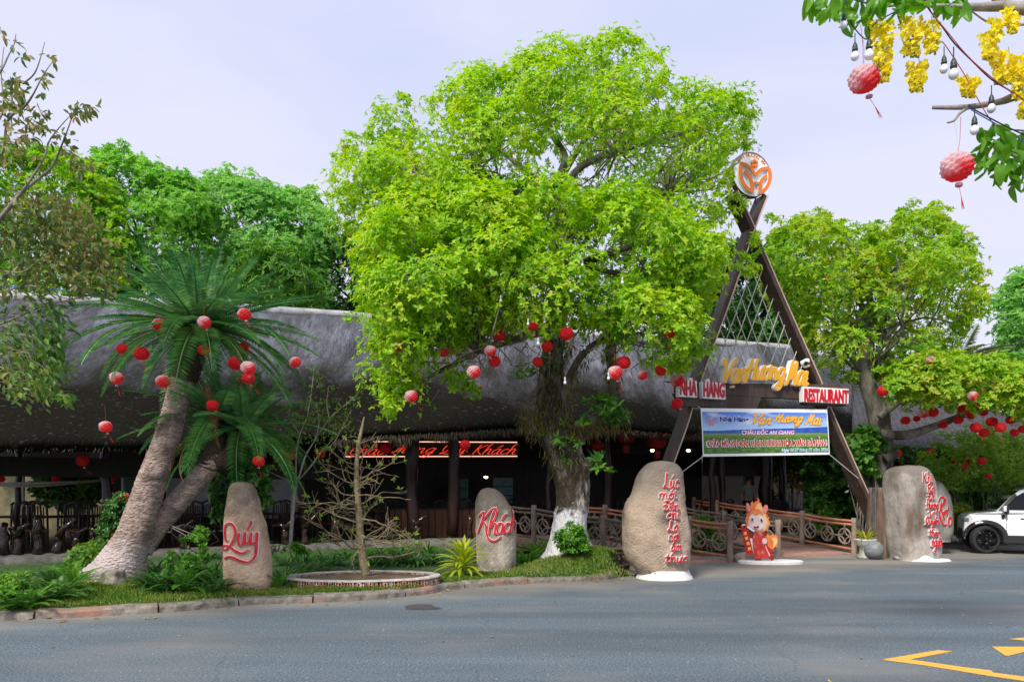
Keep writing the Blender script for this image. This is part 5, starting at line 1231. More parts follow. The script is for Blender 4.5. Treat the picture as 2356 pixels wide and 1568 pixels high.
D = g.normal(size=(n, 3)) * .7 + np.array([.25, -.1, -.45]); v, f = leaf_arrays(P, D, g.normal(size=(n, 3)) * .5 + np.array([0, -.4, .8]), g.uniform(.075, .125, n), g.uniform(.035, .055, n), True)
o = np_mesh('crown', v, f, L_olive, th); o['kind'] = 'stuff'
P = leaf_pts(c5, [(a, b, int(c * 1.9), r) for a, b, c, r in sp3], DL, g); n = len(P); D = g.normal(size=(n, 3)) * .5 + np.array([.3, -.1, -.5]); v, f = leaf_arrays(P, D, g.normal(size=(n, 3)) * .5 + np.array([0, -.4, .8]), g.uniform(.08, .13, n), g.uniform(.035, .055, n), True)
o = np_mesh('crown', v, f, leafmat('drooping_green_leaf', [(.025, .09, .018), (.06, .16, .025), (.13, .24, .035), (.26, .27, .06)], .4), th); o['kind'] = 'stuff'
for sgn in range(1):
    mb = MB()
    for p in P[::14]: limb(mb, p, p + np.array([-.3, .1, .18]), .003, .006, g, 3, .1, 3)
    mb.build('twigs', m_twig, th)['kind'] = 'stuff'

# --- golden shower branches at the upper right, leaf by leaf
c8 = crop(1960, 0, 2.613); DC = 6.3
gs = thing('golden_shower_tree', 'golden shower tree, its leafy branch tips and yellow blossom at the top right corner', 'tree', (7.6, 6.6, 0))
m_gbr = mat('smooth_grey_branch', (.22, .19, .17), (.34, .31, .28), scale=12, rough=.8)
mb = MB(); T_ = [Vector((7.6, 6.6, 0)), Vector((7.5, 6.6, 2.5)), Vector((7.0, 6.5, 4.6)), Vector((6.4, 6.4, 6.6))]; mb.tube(smooth_path(T_, 6), list(np.linspace(.2, .09, 19)), 12); mb.build('trunk', m_gbr, gs, smooth=True)
for pts, r0, r1 in (([(2300, 120), (1568, 58), (1440, 40), (1300, 48), (1190, 45)], .07, .026), ([(1190, 45), (1000, 40), (800, 30), (620, 40), (400, -20)], .02, .006), ([(1500, 60), (1380, -10), (1370, -60)], .03, .03), ([(2300, 420), (1700, 560), (1480, 642), (1400, 668), (1200, 700), (970, 703)], .05, .016), ([(1200, 705), (1150, 740), (1110, 788), (1065, 803)], .014, .007), ([(1568, 160), (1450, 165), (1330, 145), (1220, 70)], .012, .006), ([(1900, 900), (1700, 830), (1560, 1010), (1490, 960), (1330, 900)], .012, .005), ([(1700, 1050), (1560, 1030), (1440, 990)], .01, .005), ([(1700, 900), (1600, 860), (1440, 845)], .01, .005)):
    root_ = [Vector((6.8, 6.46, 5.2 if pts[0][1] < 200 else 4.95))] if pts[0][0] == 2300 else []
    pp = smooth_path(root_ + [V(*c8(x, y), DC + .1 * math.sin(x * .01)) for x, y in pts], 5); mb = MB(); mb.tube(pp, list(np.linspace(r0, r1, len(pp))), 8, True, .1, 8); mb.build('branch', m_gbr, gs, smooth=True)
L_gold = leafmat('golden_shower_leaf', [(.04, .16, .012), (.08, .26, .018), (.15, .36, .025), (.24, .44, .05)], .5, rough=.35)
lm = []
for i in range(5):
    g = rng(200 + i); mb = MB(); rows = []; Lf = .155; Wf = .075
    for a in range(7):
        t = a / 6; wv = Wf * (math.sin(math.pi * (t * .92 + .04)) ** .75) * .5; z = -.035 * t * t * (i - 1.5) - .012 * math.sin(3 * t + i)
        for b in (-1, -.5, 0, .5, 1): rows.append((wv * b, t * Lf, z + .014 * abs(b) * (1 + .3 * math.sin(t * 9 + i))))
    mb.add(rows, [(a * 5 + b, a * 5 + b + 1, a * 5 + b + 6, a * 5 + b + 5) for a in range(6) for b in range(4)]); me = bpy.data.meshes.new('leaf'); me.from_pydata(mb.v, [], mb.f); me.polygons.foreach_set('use_smooth', [True] * len(me.polygons)); me.materials.append(L_gold); lm.append(me)
g = rng(71); spots = []
def cluster(poly, n):
    xs_ = [p[0] for p in poly]; ys_ = [p[1] for p in poly]; k = 0
    while k < n:
        x, y = g.uniform(min(xs_), max(xs_)), g.uniform(min(ys_), max(ys_))
        if in_poly(np.array([x]), np.array([y]), poly)[0]: spots.append((x, y)); k += 1
cluster([(140, -40), (330, -60), (620, -60), (640, 40), (560, 60), (420, 60), (330, 80), (240, 60), (150, 10)], 44)
cluster([(430, 60), (560, 40), (640, 70), (560, 120), (450, 130), (380, 150)], 10)
cluster([(640, -60), (960, -60), (1180, -60), (1240, 60), (1150, 40), (1060, 60), (960, 20), (880, 60), (760, 90), (660, 70)], 44)
cluster([(1200, 860), (1380, 790), (1560, 860), (1700, 860), (1700, 1150), (1560, 1160), (1480, 1130), (1380, 1120), (1300, 1080), (1230, 1020), (1190, 940)], 90)
cluster([(1490, 1150), (1640, 1150), (1640, 1260), (1500, 1240)], 10)
for x, y in spots:
    p = V(*c8(x, y), DC + g.normal() * .16); o = link('leaf', lm[int(g.integers(5))], gs, tuple(p - Vector(gs.location))); sc = g.uniform(.75, 1.15); o.scale = (sc, sc, sc)
    d = Vector((g.normal() * .5, g.normal() * .4, -1 + g.uniform(0, .5))); o.rotation_euler = (d.to_track_quat('Y', 'Z').to_matrix() @ Matrix.Rotation(g.normal() * .9, 3, 'Y')).to_euler()
m_petal = leafmat('yellow_petal', [(.84, .66, .02), (.9, .77, .05), (.92, .86, .16)], .5, patch=3)
m_bud = mat('green_bud', (.35, .33, .04), rough=.6)
for x, y, w_, h_, n in ((640, 300, 150, 330, 95), (640, 470, 100, 120, 22), (830, 230, 150, 250, 75), (960, 240, 110, 190, 45), (865, 500, 125, 180, 62), (1205, 565, 120, 120, 42), (1340, 300, 110, 150, 40), (1385, 190, 90, 120, 30), (1490, 150, 90, 120, 30), (1460, 440, 250, 190, 110), (1540, 570, 110, 150, 45), (1560, 720, 70, 110, 20), (1455, 70, 60, 60, 10)):
    P = []; n = int(n * 1.9); w_ *= 1.15
    for _ in range(n):
        t = g.uniform(0, 1); P.append(np.array(V(*c8(x + (g.uniform(-.5, .5)) * w_ * (1 - .45 * t), y + (t - .5) * h_), DC + g.normal() * .1)))
    P = np.array(P); v, f = whorls(P, g.normal(size=(n, 3)) + np.array([0, -.6, -.2]), 5, .032, .85, (35, 80), g, False, -.1); np_mesh('blossom', v, f, m_petal, gs)
    mb = MB()
    for _ in range(int(n * .4)):
        t = g.uniform(.5, 1.1); mb.sphere(V(*c8(x + g.uniform(-.5, .5) * w_ * .6, y + (t - .5) * h_), DC + g.normal() * .08), .011, 6, 4)
    a = V(*c8(x + g.normal() * 10, y - h_ * .7), DC); b = V(*c8(x, y + h_ * .5), DC); mb.tube([a, a.lerp(b, .5) + Vector((.02, 0, 0)), b], .003, 4); mb.build('blossom', m_bud, gs)  # green buds on their hanging stem, no petals in this mesh
# ================================================================ GARDEN PLANTS
L_strap = leafmat('strap_leaf', [(.016, .07, .012), (.035, .12, .018), (.07, .19, .025), (.13, .27, .03)], .3, rough=.35)
L_lime = leafmat('lime_leaf', [(.12, .26, .015), (.26, .4, .02), (.42, .5, .04), (.5, .5, .06)], .4, rough=.35)
L_fresh = leafmat('fresh_leaf', [(.05, .18, .015), (.1, .28, .02), (.18, .38, .03)], .4)
def blade_mesh(Lf, wd, bend, n=7, fold=.25, twist=0):
    rows = []; p = Vector((0, 0, 0)); a = 0
    for i in range(n):
        t = i / (n - 1); w_ = wd * (.35 + .65 * math.sin(math.pi * min(1, .25 + .55 * t))) * (1 if t < .75 else (1 - t) / .25 + .02)
        rows += [(p.x, -w_ / 2, p.z + fold * w_), (p.x, 0, p.z), (p.x, w_ / 2, p.z + fold * w_)]; a = -bend * t; p = p + Vector((math.cos(a), 0, math.sin(a))) * Lf / (n - 1)
    return rows, [(i * 3 + b, (i + 1) * 3 + b, (i + 1) * 3 + b + 1, i * 3 + b + 1) for i in range(n - 1) for b in range(2)]
def blades(mb, c, n, Lf, wd, g, lo=20, hi=80, bend=(.6, 1.6), jit=.05):
    for i in range(n):
        el = R(g.uniform(lo, hi)); az = i * 2.4 + g.normal() * .3; vs, fs = blade_mesh(Lf * g.uniform(.7, 1.15), wd * g.uniform(.8, 1.2), g.uniform(*bend) + el * .5)
        M = Matrix.Rotation(az, 3, 'Z') @ Matrix.Rotation(-el, 3, 'Y'); b = Vector(c) + Vector((math.cos(az), math.sin(az), 0)) * jit * g.uniform(0, 1)
        mb.add([b + M @ Vector(v) for v in vs], fs)
def bedpt(x, y):
    z = .12
    for _ in range(8):
        p = G(x, y, z); z = bed_h(p.x, p.y) if p.y < 30 else .1
    return Vector((p.x, p.y, z - .015))
# strap-leaved clumps: four shapes, copied
protos = []
GS = 'dark green clumps planted along the garden bed'
for i in range(4):
    g = rng(300 + i); t = thing('strap_leaf_plant', 'x', 'plant', (0, 0, 0), GS); mb = MB(); blades(mb, (0, 0, 0), 40, .54, .036, g, 15, 78, (.5, 1.5), .14); mb.build('foliage', L_strap, t, smooth=True); protos.append(t)
ferns = []
for i in range(3):
    g = rng(320 + i); t = thing('fern_plant', 'x', 'plant', (0, 0, 0), 'ferns in the garden bed'); 
    for k in range(13):
        me = frond_mesh('frond', .55, g.uniform(.8, 1.5), 22, .085, .4, .022, .15, 330 + i * 20 + k); me.materials.append(L_fresh if i == 1 else L_strap); o = link('frond', me, t); o.rotation_euler = (0, -R(g.uniform(25, 75)), k * 2.4)
    ferns.append(t)
used = set(); g = rng(88)
def put(lst, i, x, y, sc, label, group=None):
    p = lst[i]
    o = p if p.name not in used else copy_tree(p); used.add(p.name)
    o.location = bedpt(x, y); o.scale = (sc, sc, sc * g.uniform(.85, 1.1)); o.rotation_euler = (0, 0, g.uniform(0, 6.28)); o['label'] = label
    if group: o['group'] = group
    return o
row = 'strap-leaved clump in the dark green row behind the round brick planter'
RW = ['left of the ring by the Quý stone, front', 'left of the ring, second from the Quý stone', 'behind the left end of the ring', 'behind the ring, left of the trunk', 'behind the ring, just left of the trunk', 'behind the ring, just right of the trunk', 'behind the ring, right of the trunk', 'behind the right half of the ring', 'behind the right end of the ring', 'between the ring and the yellow-green plant', 'at the foot of the pale sapling', 'right of the pale sapling', 'in the back row right of the trunk', 'in the back row behind the right half of the ring', 'between the Quý stone and the pale sapling', 'in the back row behind the yellow-green plant', 'in the back row left of the trunk', 'in the back row behind the trunk']
for i, (x, y, sc) in enumerate([(632, 1348, .9), (655, 1335, 1), (690, 1322, 1), (728, 1312, 1.05), (765, 1300, 1), (862, 1298, 1), (898, 1300, 1), (930, 1296, 1.05), (960, 1300, 1), (1000, 1296, 1), (700, 1296, 1), (745, 1290, 1), (880, 1278, 1), (920, 1276, 1), (660, 1300, .95), (985, 1272, 1), (800, 1284, 1), (840, 1280, 1)]): put(protos, i % 4, x, y, sc, 'dark strap-leaved clump ' + RW[i], 'strap-leaved clumps behind the brick planter')
row = 'strap-leaved clump in the dense green patch between the palm and the Quý stone'
RW2 = ['nearest the palm foot, front row', 'second from the palm foot, front row', 'third from the palm foot, front row', 'third from the Quý stone, front row', 'second from the Quý stone, front row', 'touching the Quý stone, front row', 'nearest the palm foot, back row', 'second from the palm foot, back row', 'third from the palm foot, back row', 'third from the Quý stone, back row', 'second from the Quý stone, back row', 'half behind the Quý stone']
for i, (x, y, sc) in enumerate([(345, 1352, 1), (378, 1352, 1.05), (410, 1354, 1), (440, 1352, 1), (472, 1358, 1), (498, 1354, .9), (360, 1325, 1), (395, 1322, 1), (430, 1325, 1), (465, 1328, 1), (498, 1325, 1), (515, 1345, .8)]): put(protos, (i + 1) % 4, x, y, sc, 'dark strap-leaved clump ' + RW2[i], 'strap-leaved clumps between palm and stone')
row = 'fern with arching fronds in the green patch left of the Quý stone'
for i, (x, y, sc) in enumerate([(370, 1362, .9), (425, 1362, .95), (455, 1345, .8), (490, 1368, .7), (640, 1356, .7)]): put(ferns, i % 3, x, y, sc, 'arching fern ' + ('at the kerb, nearest the palm', 'at the kerb midway between palm and Quý stone', 'behind the kerb ferns, left of the Quý stone', 'at the kerb against the Quý stone', 'at the kerb just right of the Quý stone')[i], 'ferns left of the stone')
row = 'fern in the thick planting left of the palm foot'
for i, (x, y, sc) in enumerate([(70, 1398, .9), (105, 1385, 1), (140, 1370, 1), (168, 1358, 1), (30, 1400, .9), (120, 1350, .9), (195, 1345, .7)]): put(ferns, (i + 1) % 3, x, y, sc, 'dense fern ' + ('beside the corner shrub, front', 'second from the corner shrub', 'midway between corner shrub and palm foot', 'just left of the palm foot', 'at the left picture edge by the kerb', 'behind the front ferns, left of the palm', 'tucked against the palm foot')[i], 'ferns left of the palm')
RW3 = ['far behind the Quý stone at the lawn edge', 'at the lawn edge left of the pale sapling', 'at the lawn edge below the first driftwood post', 'at the lawn edge behind the sapling', 'at the lawn edge left of the trunk', 'at the lawn edge behind the trunk', 'at the lawn edge right of the trunk', 'at the lawn edge under the counter', 'at the lawn edge left of the Khách stone', 'at the lawn edge behind the palm', 'at the lawn edge right of the palm']
for i, (x, y, sc) in enumerate([(590, 1272, 1.1), (640, 1268, 1.1), (690, 1264, 1.1), (735, 1262, 1.1), (780, 1258, 1.1), (830, 1256, 1.1), (880, 1254, 1.1), (940, 1252, 1.1), (1010, 1250, 1.1), (420, 1290, 1), (480, 1286, 1)]): put(protos, i % 4, x, y, sc, 'dark strap-leaved clump ' + RW3[i], 'strap-leaved clumps at the lawn edge')
# broad leaved bright plants right of the Khách stone
for i, (x, y, n, L_, lab) in enumerate([(1212, 1292, 40, .5, 'bright green broad-bladed plant just right of the Khách stone'), (1238, 1272, 34, .55, 'bright green broad-bladed plant between the Khách stone and the white tree foot'), (1372, 1290, 40, .42, 'dark broad-bladed plant right of the white tree foot'), (1395, 1282, 30, .4, 'dark broad-bladed plant beside the wooden chair')]):
    gg = rng(400 + i); p = bedpt(x, y); t = thing('broad_blade_plant', lab, 'plant', tuple(p)); mb = MB(); blades(mb, p, n, L_, .055, gg, 25, 85, (.3, 1.1), .22); mb.build('foliage', L_fresh if i < 2 else L_strap, t, smooth=True)
# the yellow-green dracaena: leaf by leaf
p = bedpt(1065, 1326); t = thing('dracaena', 'large yellow-green arching plant in front of the Khách stone', 'plant', tuple(p)); g = rng(501)
for i in range(64):
    el = R(12 + 74 * ((i + .5) / 64)); az = i * 2.39996; vs, fs = blade_mesh(.62 * g.uniform(.8, 1.15), .062 * g.uniform(.85, 1.15), .5 + (1.5708 - el) * .4 + g.uniform(.2, .9), 9, .22)
    me = bpy.data.meshes.new('leaf'); me.from_pydata(vs, [], fs); me.polygons.foreach_set('use_smooth', [True] * len(fs)); me.materials.append(L_lime); o = link('leaf', me, t, (0, 0, .08 + .2 * i / 64)); o.rotation_euler = (g.normal() * .2, -el, az)
mb = MB(); mb.tube([p, p + Vector((0, 0, .3))], .05, 8); mb.build('stem', m_twig, t)
# leafy shrubs
def shrub(label, poly, d, T, n, r, per, k, L_, m, seed, ratio=.42, name='shrub', stems=6, tilt=(40, 85), up=.5, base=None, group=None, cat='shrub'):
    g = rng(seed); C = clumps(poly, d, T, n, g, (), .02, .6); P, A = clump_whorls(C, r, per, g, up); bx = sum(p[0] for p in poly) / len(poly); b = V(bx, 1134.8, d); b.z = .05
    if base: b = Vector(base)
    t = thing(name, label, cat, tuple(b), group); v, f = whorls(P, A, k, L_, ratio, tilt, g, True); np_mesh('foliage', v, f, m, t)
    mb = MB()
    for c in C[np.argsort(-C[:, 1])][:max(2, len(C) // 2)][::max(1, len(C) // (2 * max(stems, 1)))]: limb(mb, b + Vector((g.normal() * .05, g.normal() * .05, 0)), c, .016, .006, g, 5, .05, 5)
    mb.build('stem', m_twig, t); return t
shrub('lush shrub in the corner at the left edge by the kerb', [(-40, 1345), (20, 1322), (60, 1330), (95, 1355), (100, 1392), (40, 1402), (-40, 1410)], 10.8, .45, 46, .14, 16, 5, .075, L_hedge, 601)
shrub('young pale-green leafy plant at the kerb, far left', [(14, 1352), (34, 1345), (40, 1380), (36, 1402), (14, 1402)], 10.35, .15, 12, .09, 12, 5, .07, L_fresh, 602)
shrub('yellow-topped shrub between the palm foot and the driftwood posts', [(165, 1300), (185, 1262), (215, 1250), (250, 1262), (262, 1290), (235, 1320), (200, 1340), (170, 1340)], 12.6, .45, 50, .14, 16, 5, .085, leafmat('mixed_leaf', [(.025, .1, .015), (.06, .18, .02), (.13, .28, .03), (.42, .45, .04)], .4, patch=1.5), 603)
shrub('tall red-flowered shrub against the left side of the palm trunk', [(250, 1160), (275, 1140), (300, 1135), (312, 1165), (300, 1210), (280, 1245), (245, 1250), (238, 1225)], 13.2, .3, 44, .13, 14, 5, .08, L_strap, 604)
mb = MB(); g = rng(606)
t = [o for o in COL.objects if o.get('label', '').startswith('tall red-flowered')][0]
for x, y in ((278, 1142), (268, 1152), (262, 1230), (292, 1140), (300, 1150)):
    c = V(x, y, 12.9)
    for _ in range(9): mb.sphere(c + Vector((g.normal() * .03, g.normal() * .03, g.normal() * .02)), .012, 5, 4)
mb.build('flower_head', m_red, t)
shrub('climbing plant with round leaves hanging behind the Quý stone', [(488, 1070), (500, 1010), (530, 1000), (560, 1030), (612, 1060), (625, 1090), (620, 1160), (590, 1150), (560, 1110), (530, 1110), (515, 1190), (498, 1190), (500, 1120)], 13.0, .3, 60, .12, 12, 4, .1, L_strap, 605, ratio=.6, name='climbing_plant', base=tuple(bedpt(515, 1300)), cat='plant')
shrub('small leafy shrub sprouting in front of the white tree foot', [(1286, 1232), (1300, 1205), (1330, 1212), (1345, 1240), (1352, 1268), (1320, 1272), (1292, 1258)], 14.3, .25, 34, .1, 12, 5, .09, L_fresh, 607, base=tuple(bedpt(1318, 1272)))
for i, (x, y, h) in enumerate(((430, 1330, 95), (462, 1345, 110), (398, 1340, 70), (690, 1290, 40), (460, 1262, 50))):
    shrub(('thin upright seedling with small leaves', 'taller thin upright seedling with small leaves')[i in (0, 1)] + (' nearest the palm', ' nearest the Quý stone', ' at the right of the palm foot', ' under the pale sapling', ' on the shaded lawn')[i], [(x - 14, y - h), (x + 14, y - h), (x + 18, y - 10), (x - 18, y - 10)], 11.9 if i < 3 else 13.5, .1, 12, .07, 8, 5, .06, L_fresh, 620 + i, name='seedling', stems=3, base=tuple(bedpt(x, y)), cat='plant')
# right-hand greenery
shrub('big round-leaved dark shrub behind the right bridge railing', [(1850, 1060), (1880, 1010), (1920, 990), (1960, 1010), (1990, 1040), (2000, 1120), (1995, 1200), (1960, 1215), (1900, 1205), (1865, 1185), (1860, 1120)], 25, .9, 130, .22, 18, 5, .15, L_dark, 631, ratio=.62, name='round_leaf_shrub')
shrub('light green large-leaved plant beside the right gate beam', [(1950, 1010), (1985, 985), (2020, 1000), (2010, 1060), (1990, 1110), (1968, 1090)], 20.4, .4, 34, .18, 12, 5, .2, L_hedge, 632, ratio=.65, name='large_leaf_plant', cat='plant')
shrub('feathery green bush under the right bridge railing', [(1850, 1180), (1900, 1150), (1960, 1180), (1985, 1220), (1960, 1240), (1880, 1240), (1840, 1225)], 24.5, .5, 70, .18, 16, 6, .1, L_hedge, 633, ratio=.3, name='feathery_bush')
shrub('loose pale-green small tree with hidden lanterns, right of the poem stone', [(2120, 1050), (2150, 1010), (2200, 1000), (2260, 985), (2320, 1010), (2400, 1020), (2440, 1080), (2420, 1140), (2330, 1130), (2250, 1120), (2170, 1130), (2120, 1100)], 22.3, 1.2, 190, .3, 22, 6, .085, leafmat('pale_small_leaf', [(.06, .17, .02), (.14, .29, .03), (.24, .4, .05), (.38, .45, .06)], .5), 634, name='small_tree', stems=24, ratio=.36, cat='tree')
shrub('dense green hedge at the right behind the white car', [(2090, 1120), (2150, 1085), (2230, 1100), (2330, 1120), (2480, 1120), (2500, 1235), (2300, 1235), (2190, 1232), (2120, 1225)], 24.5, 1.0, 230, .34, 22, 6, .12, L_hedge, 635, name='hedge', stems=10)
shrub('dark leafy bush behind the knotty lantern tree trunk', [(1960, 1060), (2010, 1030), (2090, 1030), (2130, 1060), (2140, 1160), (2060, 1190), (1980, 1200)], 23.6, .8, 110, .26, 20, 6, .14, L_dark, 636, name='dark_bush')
shrub('yellow-green weeds at the foot of the hedge by the car', [(2185, 1170), (2210, 1160), (2235, 1185), (2240, 1228), (2190, 1228)], 22.6, .3, 30, .14, 14, 6, .1, L_lime, 637, name='weeds', cat='plant')
# green under and between the bridges
shrub('fern-like green plant in the dip between the two bridges', [(1592, 1215), (1612, 1190), (1640, 1205), (1668, 1230), (1660, 1262), (1610, 1268)], 20.4, .3, 14, .14, 8, 6, .2, L_fresh, 638, ratio=.22, name='water_plant', cat='plant')
shrub('green plants behind the left bridge railing', [(1340, 1200), (1380, 1190), (1430, 1205), (1435, 1260), (1380, 1275), (1345, 1260)], 21.5, .5, 44, .18, 12, 6, .2, L_dark, 639, ratio=.25, name='water_plant', cat='plant')
# plants in the open end behind the hall
shrub('shaded climbing bush on the old garden wall at the far left', [(85, 1075), (110, 1060), (160, 1055), (240, 1065), (245, 1110), (210, 1150), (150, 1160), (95, 1140)], 27.2, .5, 90, .35, 16, 6, .22, L_dark, 640, ratio=.5, name='wall_bush')
shrub('small airy tree before the beige wall behind the hall', [(1915 - 150, 1060), (1800, 1050), (1850, 1055), (1880, 1080), (1860, 1120), (1810, 1115), (1770, 1100)], 33, .9, 60, .4, 14, 5, .16, L_hedge, 641, name='small_tree', stems=20, cat='tree')
g = rng(650)
for (x, y, col, lab) in ((1868 - 45, 1105, (.6, .4, .03), 'yellow flowering pot plant behind the hall at the beige wall'), (1862, 1112, (.6, .2, .4), 'pink flowering pot plant behind the hall at the beige wall')):
    b = V(x, y, 32); t = thing('flower_pot', lab, 'plant', (b.x, b.y, 0)); P = np.array(b) + g.normal(size=(90, 3)) * np.array([.35, .2, .28]); v, f = whorls(P, g.normal(size=(90, 3)), 5, .07, .8, (40, 80), g, False); np_mesh('blossom', v, f, mat('petals', col, rough=.7), t)
    mb = MB(); mb.lathe([(.2, 0), (.3, .1), (.36, .7), (.3, .72)], 14, (b.x, b.y, 0)); mb.tube([(b.x, b.y, .7), (b.x, b.y, b.z)], .04, 6); mb.build('pot', m_conc, t, smooth=True)
# grass along the kerb and on the mounds
g = rng(700); n = 30000; S_ = g.uniform(0, cum[-1], n); W_ = .2 + np.abs(g.normal(size=n)) * .42; P = []; keep = []
for s, wv in zip(S_, W_):
    p, d = kat(s); q = p + Vector((-.47, .88, 0)).lerp(Vector((-d.y, d.x, 0)), .5).normalized() * wv
    pt = noise.noise(Vector((q.x * 1.3, q.y * 1.3, 4))); keep.append(pt + g.uniform(-.4, .4) > -.12); P.append((q.x, q.y, bed_h(q.x, q.y) - .005))
P = np.array(P)[np.array(keep)]
Q = np.stack([MOUND.x + g.normal(size=9000) * .75, MOUND.y - .2 + g.normal(size=9000) * .6, np.zeros(9000)], 1); Q[:, 2] = [bed_h(a, b) - .005 for a, b, _ in Q]; Q = Q[Q[:, 1] > 13.3]
Q2 = np.stack([-6.1 + g.normal(size=6000) * 1.0, 11.1 + g.normal(size=6000) * .4, np.zeros(6000)], 1); Q2[:, 2] = [bed_h(a, b) - .005 for a, b, _ in Q2]
A = np.concatenate([P, Q, Q2]); A = A[((A[:, 0] - 2.75) ** 2 + (A[:, 1] - 14.4) ** 2 > .85) & (A[:, 0] < 2.12)]; n = len(A); D = g.normal(size=(n, 3)) * .45 + np.array([0, 0, 1]); Ln = g.uniform(.025, .075, n); Ln *= 1.15
v, f = leaf_arrays(A, D, g.normal(size=(n, 3)), Ln, np.full(n, .008), False, .25)
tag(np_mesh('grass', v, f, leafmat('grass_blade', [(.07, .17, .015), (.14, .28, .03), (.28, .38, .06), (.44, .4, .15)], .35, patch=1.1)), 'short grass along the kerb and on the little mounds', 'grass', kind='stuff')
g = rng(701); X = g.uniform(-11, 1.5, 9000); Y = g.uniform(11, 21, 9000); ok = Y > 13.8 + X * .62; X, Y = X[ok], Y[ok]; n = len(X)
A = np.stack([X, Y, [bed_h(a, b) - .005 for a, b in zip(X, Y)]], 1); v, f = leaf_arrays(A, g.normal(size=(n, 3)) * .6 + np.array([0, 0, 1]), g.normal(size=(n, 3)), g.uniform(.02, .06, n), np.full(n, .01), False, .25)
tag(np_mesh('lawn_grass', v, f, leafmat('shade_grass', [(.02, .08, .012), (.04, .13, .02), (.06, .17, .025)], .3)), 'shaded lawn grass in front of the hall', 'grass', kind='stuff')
# fallen leaves on road and bed
g = rng(702); n = 190; X = g.uniform(-9, 13, n); Y = g.uniform(5, 19, n); Z = np.full(n, .012)
v1, f1 = leaf_arrays(np.stack([X, Y, Z], 1), g.normal(size=(n, 3)) * np.array([1, 1, .05]), np.tile([0, 0, 1.], (n, 1)), g.uniform(.03, .08, n), g.uniform(.015, .035, n), True, -.15)
n = 170; S_ = g.uniform(0, cum[-1], n); A = []
for s in S_:
    p, d = kat(s); q = p + Vector((-.47, .88, 0)) * g.uniform(-.5, 1.1); A.append((q.x, q.y, max(.012, bed_h(q.x, q.y) + .02 if (q - p).y > .15 else .015)))
for _ in range(40): A.append((MOUND.x + g.normal() * .8, MOUND.y - .5 + g.normal() * .4, 0))
A = [(a, b, c if c else bed_h(a, b) + .02) for a, b, c in A]; n = len(A)
v2, f2 = leaf_arrays(np.array(A), g.normal(size=(n, 3)) * np.array([1, 1, .1]), np.tile([0, 0, 1.], (n, 1)), g.uniform(.05, .11, n), g.uniform(.025, .05, n), True, -.15)
v, f = join_arr([(v1, f1), (v2, f2)]); tag(np_mesh('fallen_leaves', v, f, leafmat('fallen_leaf', [(.16, .05, .02), (.32, .14, .04), (.42, .3, .08), (.5, .42, .14)], .1)), 'dry leaves scattered on the road and grass', 'leaves', kind='stuff')

# --- pruned apricot tree in its brick ring
m_apr = mat('apricot_bark', (.13, .1, .055), (.27, .22, .13), scale=9, rough=.9, bump=.6, bscale=25)
cf = crop(650, 1000, 2.613); DA = 12.75
p0 = V(*cf(690, 1150), DA); p0.z = .12
ap = thing('pruned_tree', 'nearly leafless pruned tree of tiered crooked branches inside the brick ring', 'tree', tuple(p0)); g = rng(801)
tr = smooth_path([V(*cf(x, y), DA) for x, y in ((695, 1152), (668, 1000), (650, 800), (640, 650), (632, 520), (632, 420), (645, 290), (662, 200), (680, 110))], 5)
rad = np.interp(np.linspace(0, 1, len(tr)), np.linspace(0, 1, 9), [.085, .07, .058, .05, .045, .04, .034, .026, .008]); mb = MB(); mb.tube(tr, list(rad), 12, True, .15, 6); mb.build('trunk', m_apr, ap, smooth=True)
tips = []
def crooked(mb, a, d, l, r0, g, depth):
    p = Vector(a); d = Vector(d).normalized(); n = max(3, int(l / .09)); pts = [p.copy()]; br_ = []
    for i in range(n):
        d = (d + Vector((g.normal(), g.normal(), g.normal() * .8)) * .2 + Vector((0, 0, .025))).normalized(); p = p + d * l / n; pts.append(p.copy())
        if depth and g.uniform() < .4: br_.append((p.copy(), (d + Vector((g.normal(), g.normal(), g.normal() * .7 + .2)) * .8).normalized(), l * (1 - i / n) * g.uniform(.4, .75) + .05))
    mb.tube(pts, list(np.linspace(r0, max(.0035, r0 * .35), len(pts))), 5); tips.append(p)
    for q, e, m_ in br_: crooked(mb, q, e, m_, max(.004, r0 * .55), g, depth - 1)
for i, (t, l) in enumerate([(.12, 1.0), (.16, 1.05), (.2, .95), (.26, .95), (.34, .9), (.42, .75), (.13, .95), (.15, 1.0), (.17, 1.0), (.19, 1.0), (.22, .95), (.24, 1.05), (.27, 1.05), (.29, 1.0), (.32, .95), (.35, 1.0), (.37, .95), (.4, .9), (.43, .92), (.46, .8), (.49, .85), (.52, .72), (.55, .75), (.58, .62), (.6, .65), (.63, .52), (.66, .5), (.69, .42), (.72, .36), (.76, .3), (.8, .16)]):
    a = tr[int(t * (len(tr) - 1))]; az = i * 2.39996 + g.normal() * .3; mb = MB(); crooked(mb, a, (math.cos(az) * 1.0, math.sin(az) * .75, .0 if t < .4 else .2), l * 1.15, .017 * (1.25 - t), g, 2); mb.build('branch', m_apr, ap, smooth=True)
T_ = np.array([tuple(x) for x in tips]); T_ = T_[g.uniform(size=len(T_)) < .2]; v, f = whorls(T_, g.normal(size=(len(T_), 3)) + np.array([0, 0, .5]), 4, .075, .45, (30, 80), g, True); np_mesh('leaves', v, f, leafmat('apricot_leaf', [(.08, .2, .02), (.15, .3, .03), (.3, .36, .05), (.35, .2, .06)], .45), ap)
